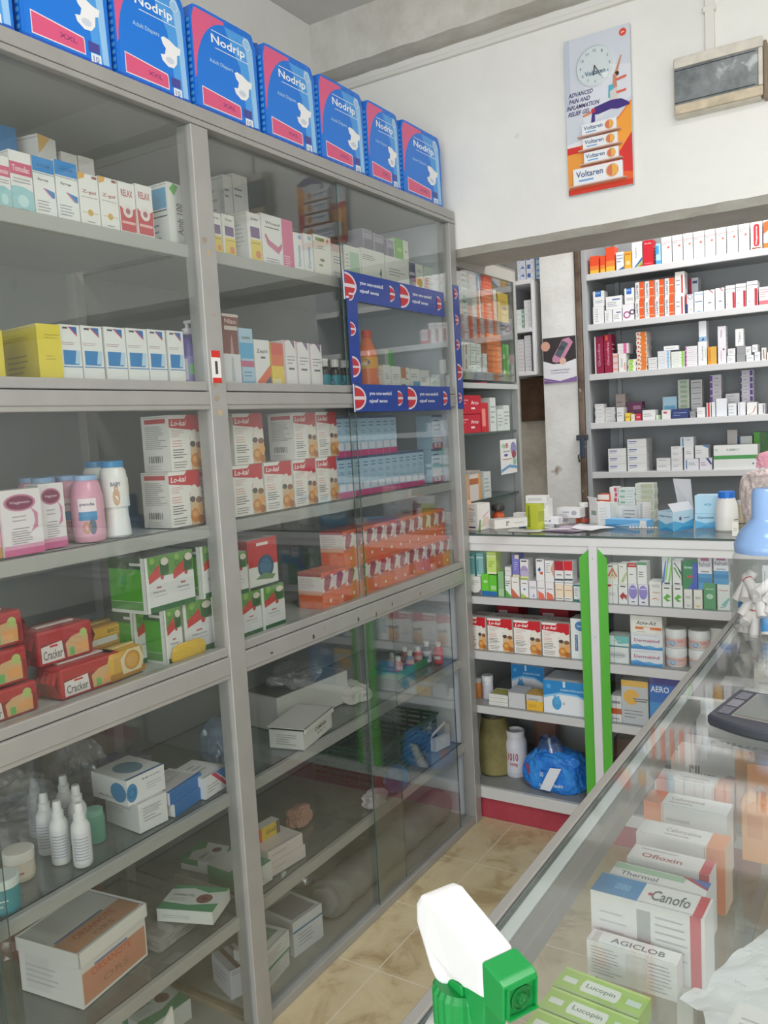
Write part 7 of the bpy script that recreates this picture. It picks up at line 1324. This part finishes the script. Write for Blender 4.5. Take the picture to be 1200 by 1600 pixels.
OR=lambda flip,s_:{'base':'dddede','F':([('r',.80,0,1,1,'dc7c3c'),('r',.775,0,.785,1,'c8b0a8')] if not flip else [('r',0,0,.22,1,'dc7c3c'),('r',.235,0,.245,1,'c8b0a8')])+(bars(.06,.2,.5,.72,'6a6a6c') if not flip else bars(.78,.92,.3,.52,'6a6a6c'))+lines(4,.28,.7,.3,.85,'b4b6ba',s_),'T':([('r',.80,0,1,1,'d8834a')] if not flip else [('r',0,0,.22,1,'d8834a')])+[('t',.5,.6,.4,.25,'Cefuroxime','9a8a90')]+lines(1,.3,.7,.2,.4,'b09a90',s_),'R':[('r',0,0,1,1,'d8b8a0' if not flip else 'c8cacc')]}
RB(.958,1.080,1.17,.045,.80,OR(False,3),'white carton with orange right end, nearest of three orange ended')
RB(.944,1.066,1.265,.045,.805,OR(True,4),'white carton with orange left end, middle of three orange ended')
RB(.938,1.055,1.355,.045,.805,OR(False,5),'white carton with orange right end, farthest of three orange ended')
RB(.953,1.16,1.455,.04,.835,{'base':'dedede','F':[('t',.2,.55,.22,.3,'Ellura','4a4a50'),('e',.42,.5,.07,.14,'a87a86'),('r',.45,0,.62,1,'e0a050'),('r',.62,.0,1,1,'dc8a4a'),('p',[(.55,1),(.62,1),(.98,.35),(.93,.3)],'b82a3c'),('e',.62,.35,.05,.12,'5a5048')],'T':[('t',.5,.5,.5,.4,'Ellura','a8a8b0')]},'wide white and orange carton with red ribbon in the counter')
RB(1.075,1.112,1.335,.045,.80,{'base':'dc9440','F':[('r',.2,.4,.8,.8,'d08030')],'L':[('r',0,0,1,.1,'b87a30')],'T':[('r',.1,.1,.9,.9,'e0a050')]},'tall amber carton standing right of the orange ended ones')
RB(1.075,1.115,1.39,.05,.84,{'base':'d88c3c','F':[('e',.5,.5,.3,.25,'b8a898'),('r',.1,.1,.9,.2,'e0a860')],'T':[('r',.1,.1,.9,.9,'e0a860')]},'taller amber carton with grey oval right of orange ended ones')
RB(1.128,1.20,1.36,.04,.80,{'base':'dcdcdc','F':[('r',0,0,1,.5,'d89a50')]+lines(2,.2,.8,.6,.9,'a8a8b0')},'white and amber carton near the right frame edge')
RB(1.135,1.23,1.42,.06,.85,{'base':'dcdee0','F':[('t',.5,.7,.7,.2,'CARDEX','6a90b4'),('r',.6,.2,.9,.35,'c87a80')],'T':[('t',.5,.5,.7,.4,'CARDEX','6a90b4')]},'white carton with blue name at the right frame edge')
for i,(y,x) in enumerate([(.898,.914),(.855,.910),(.812,.906)]):
    carton(.105,.040,.026,{'base':'9cc43c','T':[('r',0,.9,1,1,'b8d868'),('p',[(.28,.35),(.3,.2),(.7,.2),(.72,.35),(.72,.6),(.7,.75),(.3,.75),(.28,.6)],'dce4d8'),('t',.5,.48,.34,.26,'Lucopin','6a7a6a'),('r',.06,.35,.22,.6,'dce4d8'),('r',.8,.35,.96,.6,'c8dccc')],'F':[('r',.28,.2,.72,.75,'dce4d8'),('t',.5,.48,.34,.4,'Lucopin','6a7a6a')]},(x+.002*i+.02,y-.01,z),-.10,'bright green flat carton, %s from the camera of three'%['farthest','middle','nearest'][i],'carton','bright green flat cartons')
carton(.06,.05,.02,{'base':'3a9a5c','T':[('r',.6,.0,1,1,'dce4d8'),('t',.3,.5,.3,.3,'Rx','a8dcb8')]},(.925,.772,z),-.1,'darker green carton nearest the frame bottom','carton',Gr)
# paper sheets and right side boxes
def crumple(name,x0,x1,y0,y1,zz,h,label,seed,amp=.012,rotz=0,group=None):
    mb=MB(); n=26; vs=[];fs=[]; cx,cy=(x0+x1)/2,(y0+y1)/2
    for j in range(n+1):
        for i in range(n+1):
            x=(x0-cx)+(x1-x0)*i/n; y=(y0-cy)+(y1-y0)*j/n
            vs.append((x,y,.0006+amp*abs(noise.noise(Vector((x*14+seed,y*14,seed))))+amp*.5*abs(noise.noise(Vector((x*34,y*34+seed,0))))))
    for j in range(n):
        for i in range(n): q=j*(n+1)+i; fs.append((q,q+1,q+n+2,q+n+1))
    mb.add(vs,fs,paint(h,.6)); r=random.Random(seed)
    for k in range(14):   # faint handwriting
        u=r.uniform(.15,.8); v=r.uniform(.15,.85); x=(x0-cx)+(x1-x0)*u; y=(y0-cy)+(y1-y0)*v; pts=[]
        for q in range(7):
            xx=x+q*.0022; yy=y+r.uniform(-.003,.003); pts.append((xx,yy,.0022+amp*abs(noise.noise(Vector((xx*14+seed,yy*14,seed))))+amp*.5*abs(noise.noise(Vector((xx*34,yy*34+seed,0))))))
        if seed%2: mb.tube(pts,.00025,paint('8a90a0',.6),4)
    return tag(mb.build(name,loc=(cx,cy,zz),rotz=rotz),label,'paper',group)
crumple('paper_sheet',1.095,1.24,.93,1.14,z+.0005,'d6dade','crumpled white paper with faint handwriting under the glass',5,.014,-.35)
crumple('paper_sheet',1.11,1.24,.84,.96,z+.012,'dcdfe2','smaller creased white paper overlapping the other sheet',8,.012,.3)
carton(.10,.09,.06,{'base':'dddfdf','F':lines(1,.1,.6,.6,.7,'b0b4b8'),'T':[('r',.03,.05,.72,.95,'e2e2e2')]+[('r',.1,.2+.1*i,.6,.22+.1*i,'a8acb0') for i in range(6)]+[('r',.75,0,1,1,'3f8c9c')],'L':[]},(1.128,.82,z),-.12,'white carton with teal edge at the lower right corner','carton',Gr)
blob('plastic_bag',(1.06,.80,z),(.13,.12,.02),glassy('crinkled_film',tint=(.78,.83,.83),base=.16,haze=.3,hazecol='6f8088',rough=.1),7.3,.5,'crinkled dark clear film beside the green cartons','bag')
# inside the farther counter
z=ZR+.0005
for i in range(5): carton(.030,.05,.118,TC('e4e0de',[('r',0,0,1,.42,'cfa6a8'),('r',.1,.15,.9,.2,'b88088')]+lines(2,.2,.8,.6,.9,'c8c8c8',i)),(.975+i*.0312,1.62,z),0,'white and pink carton in the farther counter, %s from left'%ORD[i],'carton','white and pink cartons in the farther counter')
carton(.07,.10,.045,{'base':'c8979c','T':[('r',.1,.1,.9,.9,'d4a4a8')]},(1.0,1.545-.03+.022,z),-.2,'dusty pink box lying in the farther counter','box')
for i in range(6): 
    carton(.10,.05,.12,TC(['d8dad8','cfd6da','dcd8d0','c4d0d8','d8d4da','d0d8d0'][i],lines(3,.1,.9,.3,.8,'9aa0a4',i)+[('r',0,0,1,.2,['7aa8b8','c8a07a','8ab08a','b87a80','7a8ab0','b0b0b4'][i])]),(1.0+(i%2)*.18,1.78+.2*(i//2),z),.1*(i%3)-.1,'pale carton in the farther counter, row %d %s side'%(i//2+1,['left','right'][i%2]),'carton','pale cartons seen through the farther counter glass')
# ------------------------------------------------------------------ calculator
CA=empty('desk_calculator',(1.02,1.372,.9005),'dark grey desk calculator lying on the counter glass','calculator',rotz=-.25)
mb=MB(); W,D=.165,.118; n=14; vs=[];fs=[]
out=[(W*i/n,-.020*math.sin(PI*i/n)) for i in range(n+1)]+[(W,D),(0,D)]
for zz,s in ((0,.97),(.006,1),(.015,1),(.019,.975)):
    for x,y in out: vs.append((W/2+(x-W/2)*s,D/2+(y-D/2)*s,zz+.010*(y/D)*(zz>.005)))
m_=len(out)
for k in range(3):
    for i in range(m_): fs.append((k*m_+i,k*m_+(i+1)%m_,(k+1)*m_+(i+1)%m_,(k+1)*m_+i))
fs+=[tuple(range(m_))[::-1],tuple(3*m_+i for i in range(m_))]
mb.add(vs,fs,paint('3c3f48',.4)); part(mb,'body',CA)
def ct(x0,y0,x1,y1,zz,hh,mat,name,ch=.001):
    mb=MB(); base=.0192
    v=[(x0,y0),(x1,y0),(x1,y1),(x0,y1)]
    mb.add([(x,y,base+.010*y/D+zz) for x,y in v]+[(x,y,base+.010*y/D+zz+hh) for x,y in v],[(0,3,2,1),(4,5,6,7),(0,1,5,4),(1,2,6,5),(2,3,7,6),(3,0,4,7)],mat); return part(mb,name,CA)
ct(.034,.010,.092,.110,-.0005,.0015,paint('8a8580',.35),'display_bezel'); ct(.037,.014,.089,.106,.0012,.0006,paint('5f6460',.12),'display')
for k in range(3): ct(.010,.012+.033*k,.029,.040+.033*k,-.0005,.0012,paint('4a4a5a' if k!=1 else '6a6a74',.15),'solar_cell')
for i in range(4):
    for j in range(4):
        ct(.096+i*.017,.014+j*.026,.109+i*.017,.034+j*.026,-.0005,.005,paint('2c2e36' if (i+j)%5 else 'c8ccd0',.4),'key')
# ------------------------------------------------------------------ jar of tubes
c=on(1196,990,2,.9); JX,JY=c.x,c.y+.03
J=empty('tube_jar',(JX,JY,.9005),'clear plastic jar with pale blue domed lid on the glass counter','jar')
sc=(FPX/(Vector((JX,JY,1))-CAM).dot(_f)); R_=52/sc; HR=ZA(858,JX,JY-.0)-.9
mb=MB(); pr=[(R_*.86,0),(R_*.97,.008),(R_,.03),(R_,HR*.80),(R_*.93,HR*.93),(R_*.84,HR)]
mb.lathe(pr,glassy('jar_plastic',tint=(.96,.965,.97),base=.08,gain=.7,haze=.03),n=40); part(mb,'jar_body',J)
mb=MB(); hN=ZA(812,JX,JY)-.9; hT=ZA(762,JX,JY)-.9; rl=47/sc; rn=21/sc
mb.lathe([(rl*.98,HR-.006),(rl,HR),(rl,HR+.014),(rl*.96,HR+.017),(rl*.93,HR+.026),(rl*.82,HR+(hN-HR)*.62),(rl*.6,HR+(hN-HR)*.86),(rn*1.12,hN-.001),(rn,hN+.006),(rn*.97,hT-.008),(rn*.8,hT-.001),(0,hT)],paint('8fb2e2',.18),n=40); part(mb,'domed_lid',J)
rr=random.Random(2); WT=paint('d8d4cf',.4); RD=paint('b8343c',.4); BLu=paint('2a86c4',.4)
spots=[(.66,188,.05,35,100),(.66,196,.085,60,20),(.64,215,.0,75,140),(.62,232,.03,25,70),(.62,200,.010,60,75),(.62,245,.012,80,60),(.60,275,.02,70,95),(.60,310,.012,65,120),(.58,335,.02,80,20),(.62,225,.055,55,30),(.60,260,.058,60,110),(.60,292,.062,50,70),(.58,325,.06,70,150),(.60,210,.085,40,90),(.60,238,.088,35,120),(.55,270,.095,20,60),(.55,300,.085,45,20),(.5,180,.03,75,10),(.1,0,.02,70,200),(.2,90,.06,50,90)]
for i,(rf,ang,zz,tilt,az) in enumerate(spots):
    a=math.radians(ang); x=JX+R_*rf*math.cos(a); y=JY+R_*rf*math.sin(a)
    t=empty('effervescent_tube',(x,y,.9005+zz+.012),'white tube with red ring inside the jar with the blue domed lid','tube','white tubes with red rings in the jar')
    rot=Matrix.Rotation(math.radians(az),3,'Z')@Matrix.Rotation(math.radians(90-tilt),3,'Y')
    L_=.062; r0=.0112; mb=MB(); mb.lathe([(r0,-L_/2),(r0,L_/2)],WT,n=14,rot=rot); part(mb,'tube_body',t)
    mb=MB(); mb.lathe([(r0*1.12,L_/2),(r0*1.12,L_/2+.011),(r0,L_/2+.013)],paint('dcdad6',.4),n=14,rot=rot); part(mb,'cap',t)
    mb=MB(); mb.lathe([(r0*1.03,L_/2-.004),(r0*1.03,L_/2-.001)],RD,n=14,rot=rot); 
    if i%6==0: mb.lathe([(r0*1.02,-L_/2+.006),(r0*1.02,L_/2-.010)],BLu,n=14,rot=rot)
    part(mb,'ring_label',t)
# ------------------------------------------------------------------ spray bottle in the foreground
SB=empty('trigger_spray_bottle',(1.062,.428,.9005),'white and green trigger spray bottle in the bottom foreground','spray bottle')
WB=paint('e2e2e2',.3); GN=paint('0f8a40',.32); GD=paint('0b6c30',.35)
mb=MB(); mb.lathe([(.032,0),(.035,.004),(.035,.098),(.032,.118),(.024,.132),(.0165,.137)],WB,n=32); part(mb,'bottle_body',SB)
mb=MB(); mb.lathe([(.0185,.124),(.0195,.126),(.0195,.158),(.017,.162)],GN,n=44,flute=.045,smooth=False); part(mb,'collar',SB)
HY=math.radians(-27); RH=Matrix.Rotation(HY,3,'Z'); zo=-.9005
def hprism(pts,wf,mat,name,ch=.003):
    # outline (s,z) given along the head; width wf(s)
    bm=bmesh.new(); L_=[bm.verts.new(RH@Vector((s,-wf(s)/2,z_+zo))) for s,z_ in pts]; R2=[bm.verts.new(RH@Vector((s,wf(s)/2,z_+zo))) for s,z_ in pts]; n=len(pts)
    bm.faces.new(L_); bm.faces.new(R2[::-1])
    for i in range(n): bm.faces.new((L_[i],R2[i],R2[(i+1)%n],L_[(i+1)%n]))
    bmesh.ops.recalc_face_normals(bm,faces=bm.faces)
    if ch: bmesh.ops.bevel(bm,geom=bm.edges[:],offset=ch,segments=3,affect='EDGES',profile=.6)
    bmesh.ops.triangulate(bm,faces=[f for f in bm.faces if len(f.verts)>4])
    me=bpy.data.meshes.new(name); bm.to_mesh(me); bm.free(); me.materials.append(mat)
    for p in me.polygons: p.use_smooth=False
    o=bpy.data.objects.new(name,me); COL.objects.link(o); o.parent=SB; return o
hprism([(-.031,1.090),(-.030,1.103),(-.024,1.111),(-.014,1.113),(.036,1.0995),(.036,1.0745),(.016,1.0705),(.006,1.0695),(.000,1.0665),(-.006,1.056),(-.018,1.0665),(-.024,1.078)],lambda s:.027 if s<.0 else .0235,WB,'head_shroud',.0042)
hprism([(.0365,1.0985),(.0365,1.0735),(.054,1.0725),(.0555,1.0935),(.052,1.0955)],lambda s:.0245,GN,'nozzle_block',.0012)
mb=MB(); NR=RH@Matrix.Rotation(math.radians(94),3,'Y'); c0=RH@Vector((.0548,0,1.083+zo))
mb.lathe([(.0075,0),(.0075,.0012),(.0062,.0013),(.0058,.0004),(.0035,.0004),(.003,.0022),(.0012,.0024),(0,.0015)],GD,c0,24,NR)
for a_,b_ in ((-.0105,.0105),):
    for yy in (a_,b_-.0012):
        p=[RH@Vector((.0546,yy,1.0745+zo)),RH@Vector((.0546,yy+.0012,1.0745+zo)),RH@Vector((.0560,yy+.0012,1.0925+zo)),RH@Vector((.0560,yy,1.0925+zo))]; q=[v+RH@Vector((.0016,0,0)) for v in p]
        mb.add(p+q,[(0,1,2,3),(7,6,5,4),(0,4,5,1),(1,5,6,2),(2,6,7,3),(3,7,4,0)],GN)
    for zz in (1.0738,1.0918):
        p=[RH@Vector((.0548,-.0105,zz+zo)),RH@Vector((.0548,.0105,zz+zo)),RH@Vector((.0548,.0105,zz+.0012+zo)),RH@Vector((.0548,-.0105,zz+.0012+zo))]; q=[v+RH@Vector((.0026,0,0)) for v in p]
        mb.add(p+q,[(0,1,2,3),(7,6,5,4),(0,4,5,1),(1,5,6,2),(2,6,7,3),(3,7,4,0)],GN)
part(mb,'nozzle',SB)
hprism([(.012,1.0700),(.033,1.0735),(.030,1.050),(.034,1.020),(.030,1.008),(.026,1.018),(.022,1.045),(.012,1.058)],lambda s:.017,GN,'trigger',.0015)
hprism([(-.018,1.0640),(.012,1.0695),(.012,1.050),(-.014,1.050)],lambda s:.020,paint('169044',.35),'inner_neck',.001)
